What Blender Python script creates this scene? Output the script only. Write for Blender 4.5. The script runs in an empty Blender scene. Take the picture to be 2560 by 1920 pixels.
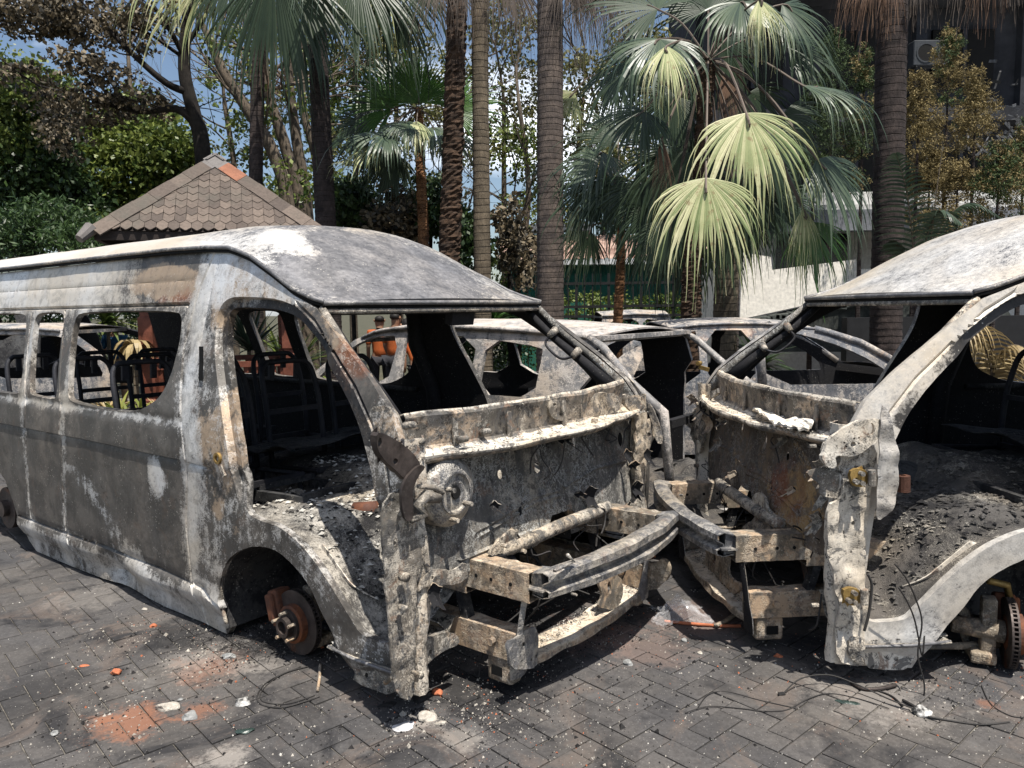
import bpy, bmesh, math, random
import numpy as np
from mathutils import Vector, Matrix, noise as mnoise
from mathutils.geometry import delaunay_2d_cdt
random.seed(7); rng = np.random.default_rng(7)
R = math.radians
scene = bpy.context.scene
col = scene.collection
# ------------------------------------------------------------------ camera
CF = 1950.0; CH = 1.52; PITCH = math.atan(185/CF); ROLL = math.atan(.015)
c_f = np.array([0, math.cos(PITCH), -math.sin(PITCH)]); c_r0 = np.array([1., 0, 0]); c_u0 = np.cross(c_r0, c_f)
c_r = c_r0*math.cos(ROLL)-c_u0*math.sin(ROLL); c_u = c_u0*math.cos(ROLL)+c_r0*math.sin(ROLL)
CP = np.array([0, 0, CH])
cd = bpy.data.cameras.new('camera'); cam = bpy.data.objects.new('camera', cd); col.objects.link(cam)
cd.sensor_fit = 'HORIZONTAL'; cd.sensor_width = 36; cd.lens = 36*CF/2560; cd.clip_end = 600; cd.clip_start = .05
cam.matrix_world = Matrix(((c_r[0], c_u[0], -c_f[0], 0), (c_r[1], c_u[1], -c_f[1], 0), (c_r[2], c_u[2], -c_f[2], CH), (0, 0, 0, 1)))
scene.camera = cam
# ------------------------------------------------------------------ world, sun, exposure
SUN = Vector((.16, -.30, .94)).normalized()
w = bpy.data.worlds.new('World'); scene.world = w; w.use_nodes = True
wn = w.node_tree; wn.nodes.clear()
sky = wn.nodes.new('ShaderNodeTexSky'); sky.sky_type = 'NISHITA'; sky.sun_disc = False
sky.sun_elevation = math.asin(SUN.z); sky.sun_rotation = math.atan2(SUN.x, SUN.y); sky.air_density = 1.0; sky.dust_density = 1.2
tc = wn.nodes.new('ShaderNodeTexCoord'); mp = wn.nodes.new('ShaderNodeMapping'); mp.inputs['Scale'].default_value = (1, 1, 2.2)
nz = wn.nodes.new('ShaderNodeTexNoise'); nz.inputs['Scale'].default_value = 3.2; nz.inputs['Detail'].default_value = 8; nz.inputs['Distortion'].default_value = .4
cr = wn.nodes.new('ShaderNodeValToRGB'); cr.color_ramp.elements[0].position = .52; cr.color_ramp.elements[1].position = .68
mx = wn.nodes.new('ShaderNodeMixRGB'); mx.inputs['Color2'].default_value = (14, 14.6, 15.6, 1)
bg = wn.nodes.new('ShaderNodeBackground'); bg.inputs['Strength'].default_value = .075
ow = wn.nodes.new('ShaderNodeOutputWorld')
l = wn.links.new
l(tc.outputs['Generated'], mp.inputs[0]); l(mp.outputs[0], nz.inputs['Vector']); l(nz.outputs['Fac'], cr.inputs[0])
l(cr.outputs[0], mx.inputs['Fac']); l(sky.outputs[0], mx.inputs['Color1']); l(mx.outputs[0], bg.inputs[0]); l(bg.outputs[0], ow.inputs[0])
sd = bpy.data.lights.new('sun', 'SUN'); sd.energy = 5.0; sd.angle = R(.53); sd.color = (1, .945, .86)
so = bpy.data.objects.new('sun', sd); col.objects.link(so); so.rotation_euler = SUN.to_track_quat('Z', 'Y').to_euler(); so.location = (0, 0, 20)
scene.view_settings.view_transform = 'Standard'; scene.view_settings.look = 'None'
scene.view_settings.exposure = 0.74; scene.view_settings.gamma = 1; scene.view_settings.use_curve_mapping = False
GZ = -.058                                    # ground level
# ------------------------------------------------------------------ measuring helpers (photo pixel -> real point)
def ray(u, v): return c_f+c_r*(u-1280)/CF+c_u*(960-v)/CF
K = 2560/2212
def at(dx, dy, Y):                            # display pixel (2212 wide) at depth Y
    d = ray(dx*K, dy*K); return Vector(CP+d*(Y/d[1]))
def gnd(dx, dy, z=GZ):
    d = ray(dx*K, dy*K); return Vector(CP+d*((z-CH)/d[2]))
# ------------------------------------------------------------------ object helpers
def tag(o, label=None, cat=None, group=None, kind=None):
    if label: o['label'] = label
    if cat: o['category'] = cat
    if group: o['group'] = group
    if kind: o['kind'] = kind
    return o
def empty(name, loc=(0, 0, 0), rz=0, **kw):
    o = bpy.data.objects.new(name, None); col.objects.link(o); o.location = loc; o.rotation_euler = (0, 0, rz)
    o.empty_display_size = .1
    return tag(o, **kw)
def mesh(name, V, F, mats=None, parent=None, smooth=False, mi=None, attrs=None, **kw):
    me = bpy.data.meshes.new(name)
    me.from_pydata([tuple(map(float, v)) for v in V], [], [tuple(map(int, f)) for f in F])
    if mats is not None:
        for m in (mats if isinstance(mats, (list, tuple)) else [mats]): me.materials.append(m)
    if mi is not None: me.polygons.foreach_set('material_index', mi)
    if smooth: me.polygons.foreach_set('use_smooth', [True]*len(F))
    if attrs:
        for k, a in attrs.items():
            at_ = me.attributes.new(k, 'FLOAT', 'POINT'); at_.data.foreach_set('value', np.asarray(a, dtype=np.float32))
    me.update()
    o = bpy.data.objects.new(name, me); col.objects.link(o)
    if parent: o.parent = parent
    return tag(o, **kw)
class MB:
    def __init__(s): s.V = []; s.F = []; s.I = []
    def add(s, V, F, i=0):
        n = len(s.V); s.V += [tuple(v) for v in V]; s.F += [tuple(n+k for k in f) for f in F]; s.I += [i]*len(F); return s
    def box(s, c, d, rot=None, i=0, taper=1.0):
        V = []
        for z in (-1, 1):
            t = taper if z > 0 else 1
            for x, y in ((-1, -1), (1, -1), (1, 1), (-1, 1)):
                p = Vector((x*d[0]/2*t, y*d[1]/2*t, z*d[2]/2))
                if rot: p = rot @ p
                V.append(p+Vector(c))
        return s.add(V, [(3, 2, 1, 0), (4, 5, 6, 7), (0, 1, 5, 4), (1, 2, 6, 5), (2, 3, 7, 6), (3, 0, 4, 7)], i)
    def bar(s, a, b, w, h, up=(0, 0, 1), i=0):
        a = Vector(a); b = Vector(b); d = (b-a).normalized(); u = Vector(up); sd_ = d.cross(u)
        if sd_.length < 1e-4: sd_ = d.cross(Vector((1, 0, 0)))
        sd_.normalize(); u = sd_.cross(d)
        V = [p+sd_*x*w/2+u*y*h/2 for p in (a, b) for x, y in ((-1, -1), (1, -1), (1, 1), (-1, 1))]
        return s.add(V, [(3, 2, 1, 0), (4, 5, 6, 7), (0, 1, 5, 4), (1, 2, 6, 5), (2, 3, 7, 6), (3, 0, 4, 7)], i)
    def tube(s, P, r, n=8, i=0, caps=True):
        P = [Vector(p) for p in P]; m = len(P); r = r if isinstance(r, (list, tuple)) else [r]*m
        V = []; pu = None
        for k, p in enumerate(P):
            d = (P[min(k+1, m-1)]-P[max(k-1, 0)]).normalized()
            u = pu if pu is not None else (Vector((0, 0, 1)) if abs(d.z) < .9 else Vector((1, 0, 0)))
            sd_ = d.cross(u); sd_ = sd_.normalized() if sd_.length > 1e-5 else d.orthogonal().normalized(); u = sd_.cross(d).normalized(); pu = u
            for j in range(n):
                a = 2*math.pi*j/n; V.append(p+(sd_*math.cos(a)+u*math.sin(a))*r[k])
        F = [(k*n+j, k*n+(j+1) % n, (k+1)*n+(j+1) % n, (k+1)*n+j) for k in range(m-1) for j in range(n)]
        if caps: F += [tuple(range(n-1, -1, -1)), tuple((m-1)*n+j for j in range(n))]
        return s.add(V, F, i)
    def ring(s, c, ax, r0, r1, th, n=32, i=0):      # annulus plate with thickness
        c = Vector(c); ax = Vector(ax).normalized(); u = ax.orthogonal().normalized(); v = ax.cross(u)
        V = []
        for j in range(n):
            a = 2*math.pi*j/n; d = u*math.cos(a)+v*math.sin(a)
            V += [c+d*r0-ax*th/2, c+d*r1-ax*th/2, c+d*r1+ax*th/2, c+d*r0+ax*th/2]
        F = []
        for j in range(n):
            k = (j+1) % n
            for q in range(4): F.append((j*4+q, k*4+q, k*4+(q+1) % 4, j*4+(q+1) % 4))
        return s.add(V, [f[::-1] for f in F], i)
    def build(s, name, mats, parent=None, smooth=False, **kw):
        return mesh(name, s.V, s.F, mats, parent, smooth, s.I, **kw)
def bevel(o, w=.004, seg=1):
    m = o.modifiers.new('bevel', 'BEVEL'); m.width = w; m.segments = seg; m.limit_method = 'ANGLE'; m.angle_limit = R(40); return o
def catmull(P, k=6, closed=False):
    P = [Vector(p) for p in P]; n = len(P); out = []
    rngk = range(n if closed else n-1)
    for a in rngk:
        p0 = P[a-1] if (closed or a > 0) else P[0]; p1 = P[a]; p2 = P[(a+1) % n]; p3 = P[(a+2) % n] if (closed or a+2 < n) else P[-1]
        for q in range(k):
            t = q/k; out.append(.5*((2*p1)+(p2-p0)*t+(2*p0-5*p1+4*p2-p3)*t*t+(3*p1-p0-3*p2+p3)*t**3))
    if not closed: out.append(P[-1])
    return out
def pip(P, x, y):                               # vectorised point in polygon
    P = np.asarray(P, float); x = np.asarray(x); y = np.asarray(y); c = np.zeros(x.shape, bool); n = len(P); j = n-1
    for i in range(n):
        xi, yi = P[i]; xj, yj = P[j]
        m = ((yi > y) != (yj > y))
        with np.errstate(divide='ignore', invalid='ignore'):
            c ^= m & (x < (xj-xi)*(y-yi)/(yj-yi+1e-12)+xi)
        j = i
    return c
def dens(P, res, closed=True):
    out = []; n = len(P)
    for i in range(n if closed else n-1):
        a = np.array(P[i], float); b = np.array(P[(i+1) % n], float); k = max(1, int(np.ceil(np.linalg.norm(b-a)/res)))
        for q in range(k): out.append(a+(b-a)*q/k)
    if not closed: out.append(np.array(P[-1], float))
    return out
def rnd(P, it=2):                               # Chaikin rounding of a closed polygon
    for _ in range(it):
        Q = []; n = len(P)
        for i in range(n):
            a = np.array(P[i], float); b = np.array(P[(i+1) % n], float); Q += [a*.78+b*.22, a*.22+b*.78]
        P = Q
    return P
def sheet(name, outline, holes, fmap, mats, parent, res=.04, thick=.02, out=None, masks=None, creases=(), jag=0, smooth=True, **kw):
    """a plate in (a,b) parameter space with holes, mapped to 3D by fmap(a,b), given a thickness"""
    pts = []; edges = []; off = []
    def loop(P, closed=True, d=0., rr=res*.8):
        Q = dens(P, rr, closed); n0 = len(pts)
        for k, q in enumerate(Q):
            if jag and closed: q = q+np.array([mnoise.noise(Vector((q[0]*23, q[1]*23, 3))), mnoise.noise(Vector((q[0]*23, q[1]*23, 9)))])*jag
            pts.append(q); off.append(d)
        m = len(Q)
        for k in range(m if closed else m-1): edges.append((n0+k, n0+(k+1) % m))
        return Q
    oo = loop(outline); hh = [loop(h) for h in holes]
    cpts = []
    for (P, wd, dp) in creases:
        P = [np.array(p, float) for p in P]
        nrm = []
        for k in range(len(P)):
            t = P[min(k+1, len(P)-1)]-P[max(k-1, 0)]; t = t/(np.linalg.norm(t)+1e-9); nrm.append(np.array([-t[1], t[0]]))
        for sgn, d in ((-1, 0.), (0, dp), (1, 0.)):
            Q = [p+nv*wd*sgn for p, nv in zip(P, nrm)]
            for q in dens(Q, res, False):
                if pip(oo, q[0], q[1]) and not any(pip(h, q[0], q[1]) for h in hh):
                    cpts.append(q); pts.append(q); off.append(d)
    A = np.array(oo); lo = A.min(0); hi = A.max(0)
    gx, gy = np.meshgrid(np.arange(lo[0]+res/2, hi[0], res), np.arange(lo[1]+res/2, hi[1], res*.9))
    gx[::2] += res/2
    gx = gx.ravel()+rng.uniform(-.1, .1, gx.size)*res; gy = gy.ravel()+rng.uniform(-.1, .1, gy.size)*res
    m = pip(oo, gx, gy)
    for h in hh: m &= ~pip(h, gx, gy)
    gx = gx[m]; gy = gy[m]; E = np.array(pts)
    keep = np.ones(len(gx), bool)
    for k in range(0, len(E), 400):
        d = (gx[:, None]-E[None, k:k+400, 0])**2+(gy[:, None]-E[None, k:k+400, 1])**2; keep &= d.min(1) > (res*.5)**2
    for a, b in zip(gx[keep], gy[keep]): pts.append(np.array([a, b])); off.append(0.)
    vo, _, fo, ov, _, _ = delaunay_2d_cdt([Vector(p) for p in pts], edges, [], 0, 1e-6)
    vo = np.array([tuple(v) for v in vo]); fo = np.array([tuple(f) for f in fo]); c = vo[fo].mean(1)
    m = pip(oo, c[:, 0], c[:, 1])
    for h in hh: m &= ~pip(h, c[:, 0], c[:, 1])
    fo = fo[m]
    offs = np.array([off[o[0]] if len(o) else 0. for o in ov])
    V = [Vector(fmap(float(a), float(b))) for a, b in vo]
    if offs.any() or out is not None:
        F0 = fo; Va = np.array([tuple(v) for v in V]); nf = np.cross(Va[F0[:, 1]]-Va[F0[:, 0]], Va[F0[:, 2]]-Va[F0[:, 0]])
        if out is not None and (nf.sum(0)@np.array(out)) < 0: fo = fo[:, ::-1]; nf = -nf
        vn = np.zeros_like(Va)
        for q in range(3): np.add.at(vn, F0[:, q], nf)
        vn /= (np.linalg.norm(vn, axis=1)[:, None]+1e-12)
        Va += vn*offs[:, None]; V = [Vector(v) for v in Va]
    at_ = {}
    if masks:
        for k, f in masks.items(): at_[k] = [f(float(a), float(b)) for a, b in vo]
    used = np.unique(fo); rm = -np.ones(len(vo), int); rm[used] = np.arange(len(used))
    o = mesh(name, [V[i] for i in used], rm[fo], mats, parent, smooth, attrs={k: np.array(a)[used] for k, a in at_.items()}, **kw)
    if thick:
        s = o.modifiers.new('thickness', 'SOLIDIFY'); s.thickness = thick; s.offset = -1
        if isinstance(mats, (list, tuple)) and len(mats) > 1: s.material_offset = 1; s.material_offset_rim = 0
        es = o.modifiers.new('sharp', 'EDGE_SPLIT'); es.split_angle = R(38); es.use_edge_sharp = False
    return o
def grid(name, nu, nv, f, mats, parent=None, thick=0, out=None, closed_u=False, masks=None, smooth=True, **kw):
    V = [Vector(f(i/(nu-1) if not closed_u else i/nu, j/(nv-1))) for i in range(nu) for j in range(nv)]
    F = [(i*nv+j, ((i+1) % nu)*nv+j, ((i+1) % nu)*nv+j+1, i*nv+j+1) for i in range(nu if closed_u else nu-1) for j in range(nv-1)]
    if out is not None:
        Va = np.array([tuple(v) for v in V]); Fa = np.array(F); n = np.cross(Va[Fa[:, 1]]-Va[Fa[:, 0]], Va[Fa[:, 3]]-Va[Fa[:, 0]]).sum(0)
        if n@np.array(out) < 0: F = [q[::-1] for q in F]
    at_ = {k: [g(i/(nu-1), j/(nv-1)) for i in range(nu) for j in range(nv)] for k, g in (masks or {}).items()}
    o = mesh(name, V, F, mats, parent, smooth, attrs=at_, **kw)
    if thick:
        s = o.modifiers.new('thickness', 'SOLIDIFY'); s.thickness = thick; s.offset = -1
        if isinstance(mats, (list, tuple)) and len(mats) > 1: s.material_offset = 1; s.material_offset_rim = 0
        es = o.modifiers.new('sharp', 'EDGE_SPLIT'); es.split_angle = R(38); es.use_edge_sharp = False
    return o
def N3(x, y, z, s=1., seed=0): return mnoise.noise(Vector((x*s+seed*7.3, y*s-seed*3.1, z*s+seed)))
def sm(a, b, x):
    t = min(1, max(0, (x-a)/(b-a))); return t*t*(3-2*t)
# ------------------------------------------------------------------ materials
class NT:
    def __init__(s, name):
        s.m = bpy.data.materials.new(name); s.m.use_nodes = True; s.t = s.m.node_tree; s.t.nodes.clear(); s.co = None
    def n(s, ty, **kw):
        x = s.t.nodes.new(ty)
        for k, v in kw.items(): setattr(x, k, v)
        return x
    def set(s, inp, v):
        if hasattr(v, 'is_output') or isinstance(v, bpy.types.NodeSocket): s.t.links.new(v, inp)
        elif isinstance(v, (tuple, list)) and len(v) == 3 and inp.type == 'RGBA': inp.default_value = (*v, 1)
        else: inp.default_value = v
    def obj(s, scale=None, world=False):
        t = s.n('ShaderNodeNewGeometry').outputs['Position'] if world else s.n('ShaderNodeTexCoord').outputs['Object']
        if scale is None: return t
        m = s.n('ShaderNodeMapping'); m.inputs['Scale'].default_value = scale; s.set(m.inputs[0], t); return m.outputs[0]
    def noise(s, sc, det=5, rough=.55, dist=0, vec=None, out='Fac'):
        x = s.n('ShaderNodeTexNoise'); x.inputs['Scale'].default_value = sc; x.inputs['Detail'].default_value = det
        x.inputs['Roughness'].default_value = rough; x.inputs['Distortion'].default_value = dist
        s.set(x.inputs['Vector'], vec if vec is not None else (s.co or s.obj())); return x.outputs[out]
    def vor(s, sc, vec=None, feature='F1', out='Distance', rnd=1):
        x = s.n('ShaderNodeTexVoronoi', feature=feature); x.inputs['Scale'].default_value = sc; x.inputs['Randomness'].default_value = rnd
        s.set(x.inputs['Vector'], vec if vec is not None else (s.co or s.obj())); return x.outputs[out]
    def ramp(s, f, stops, interp='LINEAR'):
        x = s.n('ShaderNodeValToRGB'); e = x.color_ramp.elements; x.color_ramp.interpolation = interp
        while len(e) < len(stops): e.new(.5)
        for k, (p, c) in enumerate(stops):
            e[k].position = p; e[k].color = (*c, 1) if isinstance(c, (tuple, list)) else (c, c, c, 1)
        s.set(x.inputs[0], f); return x.outputs[0]
    def mix(s, f, a, b, blend='MIX'):
        x = s.n('ShaderNodeMix', data_type='RGBA', blend_type=blend); s.set(x.inputs[0], f); s.set(x.inputs[6], a); s.set(x.inputs[7], b); return x.outputs[2]
    def ma(s, op, a, b=0., c=None, clamp=False):
        x = s.n('ShaderNodeMath', operation=op); x.use_clamp = clamp; s.set(x.inputs[0], a); s.set(x.inputs[1], b)
        if c is not None: s.set(x.inputs[2], c)
        return x.outputs[0]
    def attr(s, name): x = s.n('ShaderNodeAttribute'); x.attribute_name = name; return x.outputs['Fac']
    def step(s, v, lo, hi): return s.ma('SMOOTHSTEP', v, lo, hi) if False else s.ramp(v, [(lo, 0.), (hi, 1.)])
    def sepz(s, vec, k=2): x = s.n('ShaderNodeSeparateXYZ'); s.set(x.inputs[0], vec); return x.outputs[k]
    def fin(s, colr, rough=.8, metal=0., bump=None, bd=.01, bs=.6, spec=.3, trans=0, alpha=None):
        b = s.n('ShaderNodeBsdfPrincipled'); o = s.n('ShaderNodeOutputMaterial')
        s.set(b.inputs['Base Color'], colr); s.set(b.inputs['Roughness'], rough); s.set(b.inputs['Metallic'], metal)
        b.inputs['Specular IOR Level'].default_value = spec
        if bump is not None:
            u = s.n('ShaderNodeBump'); u.inputs['Strength'].default_value = bs; u.inputs['Distance'].default_value = bd
            s.set(u.inputs['Height'], bump); s.set(b.inputs['Normal'], u.outputs[0])
        sh = b.outputs[0]
        if trans:
            t = s.n('ShaderNodeBsdfTranslucent'); s.set(t.inputs[0], colr); m = s.n('ShaderNodeMixShader'); m.inputs[0].default_value = trans
            s.set(m.inputs[1], sh); s.set(m.inputs[2], t.outputs[0]); sh = m.outputs[0]
        s.set(o.inputs[0], sh); return s.m
def burnt(name, base=(.12, .115, .105), alt=(.17, .13, .11), ash=(.55, .53, .49), ashb=0., tanb=0., rustb=-.35, sootb=-.3,
          tan=(.50, .38, .27), rust=(.24, .085, .035), soot=(.010, .010, .012), spk=.5, fine=1., rough=.62, metal=.25, streak=.12, crack=0., bd=.004, sc=1., blot=0.):
    s = NT(name); s.co = s.obj(); st = s.obj((9, 9, .8))
    n1 = s.noise(1.7, 4, .55, .5); n2 = s.noise(6.5*sc, 8, .68, .35); n3 = s.noise(38*fine, 6, .7); n4 = s.noise(150*fine, 3, .6); ns = s.noise(1.6, 6, .6, .2, st)
    n5 = s.noise(3.1*sc, 7, .6, .8); n6 = s.noise(4.7*sc, 9, .7, .3, s.obj((1, 1.3, .9)))
    c = s.mix(s.ramp(n1, [(.36, 0.), (.64, 1.)]), base, alt)
    c = s.mix(s.ramp(n6, [(.42, 0.), (.56, .75)]), c, tuple(x*.55 for x in base))
    c = s.mix(.5, c, s.ramp(n3, [(.25, .35), (.75, 1.6)]), 'MULTIPLY')
    # tan / heat tinted scale
    t = s.ma('ADD', s.ma('ADD', s.ma('MULTIPLY', n5, .75), s.ma('MULTIPLY', n3, .25)), s.ma('ADD', s.attr('tan'), tanb))
    c = s.mix(s.ramp(t, [(.60, 0.), (.66, .9)]), c, s.mix(n2, tan, tuple(x*.6 for x in tan)))
    # rust
    r = s.ma('ADD', s.ma('ADD', s.ma('MULTIPLY', n2, .6), s.ma('MULTIPLY', n1, .4)), s.ma('ADD', s.attr('rust'), rustb+.15))
    c = s.mix(s.ramp(r, [(.46, 0.), (.60, .85)]), c, s.mix(n3, tuple(x*.5 for x in rust), tuple(min(1, x*1.5) for x in rust)))
    # ash / bare oxide bloom
    a = s.ma('ADD', s.ma('ADD', s.ma('MULTIPLY', n2, .42), s.ma('MULTIPLY', n3, .30)), s.ma('ADD', s.ma('MULTIPLY', ns, streak*2), s.ma('MULTIPLY', n1, .18)))
    a = s.ma('ADD', a, s.ma('ADD', s.attr('ash'), ashb-streak))
    a = s.ma('ADD', a, s.ma('MULTIPLY', s.ma('SUBTRACT', n4, .5), .22))
    c = s.mix(s.ramp(a, [(.46, 0.), (.52, .55), (.64, 1.)]), c, s.mix(s.ramp(n1, [(.35, 0.), (.65, 1.)]), ash, (ash[0]*.85, ash[1]*.76, ash[2]*.64)))
    # soot
    q = s.ma('ADD', s.ma('ADD', s.ma('MULTIPLY', s.noise(5.2, 8, .66, .7), .55), s.ma('MULTIPLY', n3, .45)), s.ma('ADD', s.attr('soot'), sootb+.15))
    c = s.mix(s.ramp(q, [(.48, 0.), (.58, .92)]), c, soot)
    if blot:
        nb = s.noise(9*sc, 9, .72, .9); nc = s.noise(17*sc, 8, .75, .5)
        c = s.mix(s.ma('MULTIPLY', s.ramp(nb, [(.53, 0.), (.57, 1.)]), blot), c, (.085, .082, .080))
        c = s.mix(s.ma('MULTIPLY', s.ramp(nc, [(.57, 0.), (.61, 1.)]), blot), c, (.025, .023, .022))
        c = s.mix(s.ma('MULTIPLY', s.ramp(s.noise(7*sc, 9, .7, .6), [(.58, 0.), (.63, 1.)]), blot*.8), c, (.20, .125, .085))
    # flakes and pits
    v = s.vor(55*fine); v2 = s.vor(34*fine)
    if spk:
        c = s.mix(s.ma('MULTIPLY', s.ma('MULTIPLY', s.ramp(v, [(.13, 1.), (.22, 0.)]), s.ramp(n2, [(.48, 0.), (.62, 1.)])), spk), c, (.66, .62, .54))
        c = s.mix(s.ma('MULTIPLY', s.ma('MULTIPLY', s.ramp(v2, [(.12, 1.), (.2, 0.)]), s.ramp(n5, [(.45, 0.), (.6, 1.)])), spk), c, (.03, .028, .028))
    if crack:
        vc = s.vor(26*fine, s.mix(.25, s.co, s.noise(9, 4, .6, out='Color')), 'DISTANCE_TO_EDGE')
        c = s.mix(s.ma('MULTIPLY', s.ma('MULTIPLY', s.ramp(vc, [(.03, 1.), (.09, 0.)]), s.ramp(n5, [(.42, 0.), (.58, 1.)])), crack), c, (.42, .42, .40))
    h = s.ma('ADD', s.ma('ADD', s.ma('MULTIPLY', n3, .6), s.ma('MULTIPLY', n4, .5)), s.ma('MULTIPLY', s.ramp(a, [(.46, 0.), (.54, 1.)]), .8))
    return s.fin(c, s.ramp(n3, [(.3, rough-.12), (.7, min(1, rough+.2))]), metal, h, bd, .7, .35)
def flat(name, c, rough=.8, var=.35, sc=6, c2=None, trans=0, bd=.003, metal=0, spec=.3, world=False, det=6, lo=.3, hi=.7):
    s = NT(name); s.co = s.obj(world=world); n = s.noise(sc, det, .62); nf = s.noise(sc*9, 4, .6)
    a = tuple(x*(1-var) for x in c); b = tuple(min(1, x*(1+var)) for x in c) if c2 is None else c2
    k = s.mix(s.ramp(n, [(lo, 0.), (hi, 1.)]), a, b); k = s.mix(.35, k, s.ramp(nf, [(.3, .5), (.7, 1.5)]), 'MULTIPLY')
    return s.fin(k, rough, metal, nf, bd, .6, spec, trans)
def leafmat(name, a, b, trans=.25, rough=.5, rnd_=.35, sc=2.):
    s = NT(name); s.co = s.obj(world=True); n = s.noise(sc, 4, .6); g = s.n('ShaderNodeNewGeometry').outputs['Random Per Island']
    f = s.ma('ADD', s.ma('MULTIPLY', n, 1-rnd_), s.ma('MULTIPLY', g, rnd_))
    return s.fin(s.ramp(f, [(.25, a), (.75, b)]), rough, 0, None, spec=.35, trans=trans)
M = {}
M['side'] = burnt('burnt_side_panel', base=(.120, .114, .106), alt=(.175, .155, .135), ash=(.66, .67, .68), ashb=-.082, rustb=-.38, sootb=-.38, tanb=-.13, spk=.6, streak=.13, metal=.45, rough=.5, bd=.0015, blot=.22)
M['roof'] = burnt('burnt_roof_skin', base=(.19, .19, .20), alt=(.24, .225, .215), ash=(.60, .59, .57), ashb=-.005, rustb=-.5, sootb=-.5, tanb=-.3, spk=.6, streak=.02, metal=.5, rough=.55, bd=.002)
M['frame'] = burnt('burnt_front_structure', base=(.17, .155, .135), alt=(.22, .18, .14), ash=(.70, .66, .59), ashb=.03, rustb=-.27, sootb=-.28, tanb=.02, tan=(.52, .40, .29), spk=.6, metal=.1, rough=.8, streak=.03, crack=.2, bd=.004, sc=1.25, blot=.85)
M['rail'] = burnt('burnt_chassis_rail', base=(.22, .19, .15), alt=(.30, .23, .16), ash=(.60, .55, .47), ashb=.02, rustb=-.22, sootb=-.34, tanb=.12, tan=(.50, .36, .24), spk=.5, metal=.1, rough=.8, sc=1.3, blot=.55)
M['firewall'] = burnt('burnt_firewall', base=(.10, .10, .098), alt=(.155, .14, .12), ash=(.50, .49, .46), ashb=.0, rustb=-.40, sootb=-.22, tanb=-.22, spk=.6, crack=.8, metal=.15, rough=.8, bd=.005, sc=1.1, blot=.6)
M['firewall2'] = burnt('rusty_firewall', base=(.12, .10, .085), alt=(.19, .14, .095), ash=(.50, .46, .38), ashb=-.06, rustb=-.26, sootb=-.24, tanb=-.02, tan=(.42, .27, .12), rust=(.17, .06, .035), spk=.6, crack=.35, metal=.15, rough=.8, bd=.005, sc=1.1, blot=.6)
M['beam'] = burnt('blued_steel_beam', base=(.17, .175, .19), alt=(.27, .255, .24), ash=(.58, .56, .52), ashb=.03, rustb=-.42, sootb=-.36, tanb=-.12, spk=.4, metal=.5, rough=.5, sc=1.6, blot=.35)
M['soot'] = burnt('sooty_inside', base=(.016, .016, .018), alt=(.03, .027, .025), ash=(.22, .21, .2), ashb=-.22, rustb=-.45, sootb=0., tanb=-.4, spk=.25, metal=.1, rough=.85)
M['liner'] = burnt('wheel_arch_liner', base=(.07, .072, .075), alt=(.05, .045, .04), ash=(.33, .33, .32), ashb=-.12, rustb=-.38, sootb=-.12, tanb=-.3, spk=.4, metal=.1, rough=.85)
M['debris'] = burnt('ash_and_charcoal', base=(.13, .125, .12), alt=(.22, .19, .15), ash=(.52, .49, .43), ashb=.03, rustb=-.36, sootb=-.16, tanb=-.08, spk=.8, fine=1.3, metal=0, rough=.95, streak=0, bd=.02)
M['floor'] = burnt('charred_floor', base=(.085, .08, .076), alt=(.13, .11, .09), ash=(.45, .43, .39), ashb=-.13, rustb=-.36, sootb=-.12, tanb=-.2, spk=.6, fine=1.2, metal=0, rough=.95, streak=0, bd=.02)
M['rust'] = burnt('rusty_iron', base=(.095, .045, .032), alt=(.145, .068, .046), ash=(.35, .22, .15), ashb=-.2, rustb=-.1, sootb=-.40, tanb=-.3, spk=.1, metal=.3, rough=.75, bd=.002)
M['iron'] = burnt('brown_iron', base=(.065, .054, .050), alt=(.10, .078, .068), ash=(.32, .25, .2), ashb=-.18, rustb=-.25, sootb=-.30, tanb=-.3, spk=.1, metal=.5, rough=.55, bd=.002)
M['brass'] = flat('yellow_zinc_hinge', (.30, .20, .07), .45, .4, 20, metal=.5)
M['car_white'] = burnt('burnt_car_pale', base=(.27, .26, .25), alt=(.16, .17, .19), ash=(.62, .58, .55), ashb=.04, rustb=-.30, sootb=-.42, tanb=-.08, spk=.3, metal=.3, rough=.6)
M['car_rust'] = burnt('burnt_car_blue_rust', base=(.15, .165, .19), alt=(.24, .21, .19), ash=(.58, .54, .50), ashb=.03, rustb=-.27, sootb=-.42, tanb=.0, tan=(.50, .34, .24), rust=(.36, .13, .05), spk=.3, metal=.35, rough=.6)
M['tubing'] = burnt('seat_frame_tube', base=(.03, .032, .04), alt=(.05, .045, .045), ash=(.3, .3, .3), ashb=-.16, rustb=-.3, sootb=-.2, tanb=-.4, spk=0, metal=.4, rough=.6)
M['hole'] = flat('painted_hole_shade', (.006, .006, .006), .95, .2)  # near-black colour stands in for shade inside gaps, holes and slots
M['wire'] = flat('black_wire', (.03, .028, .027), .7, .3, 30)
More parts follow.
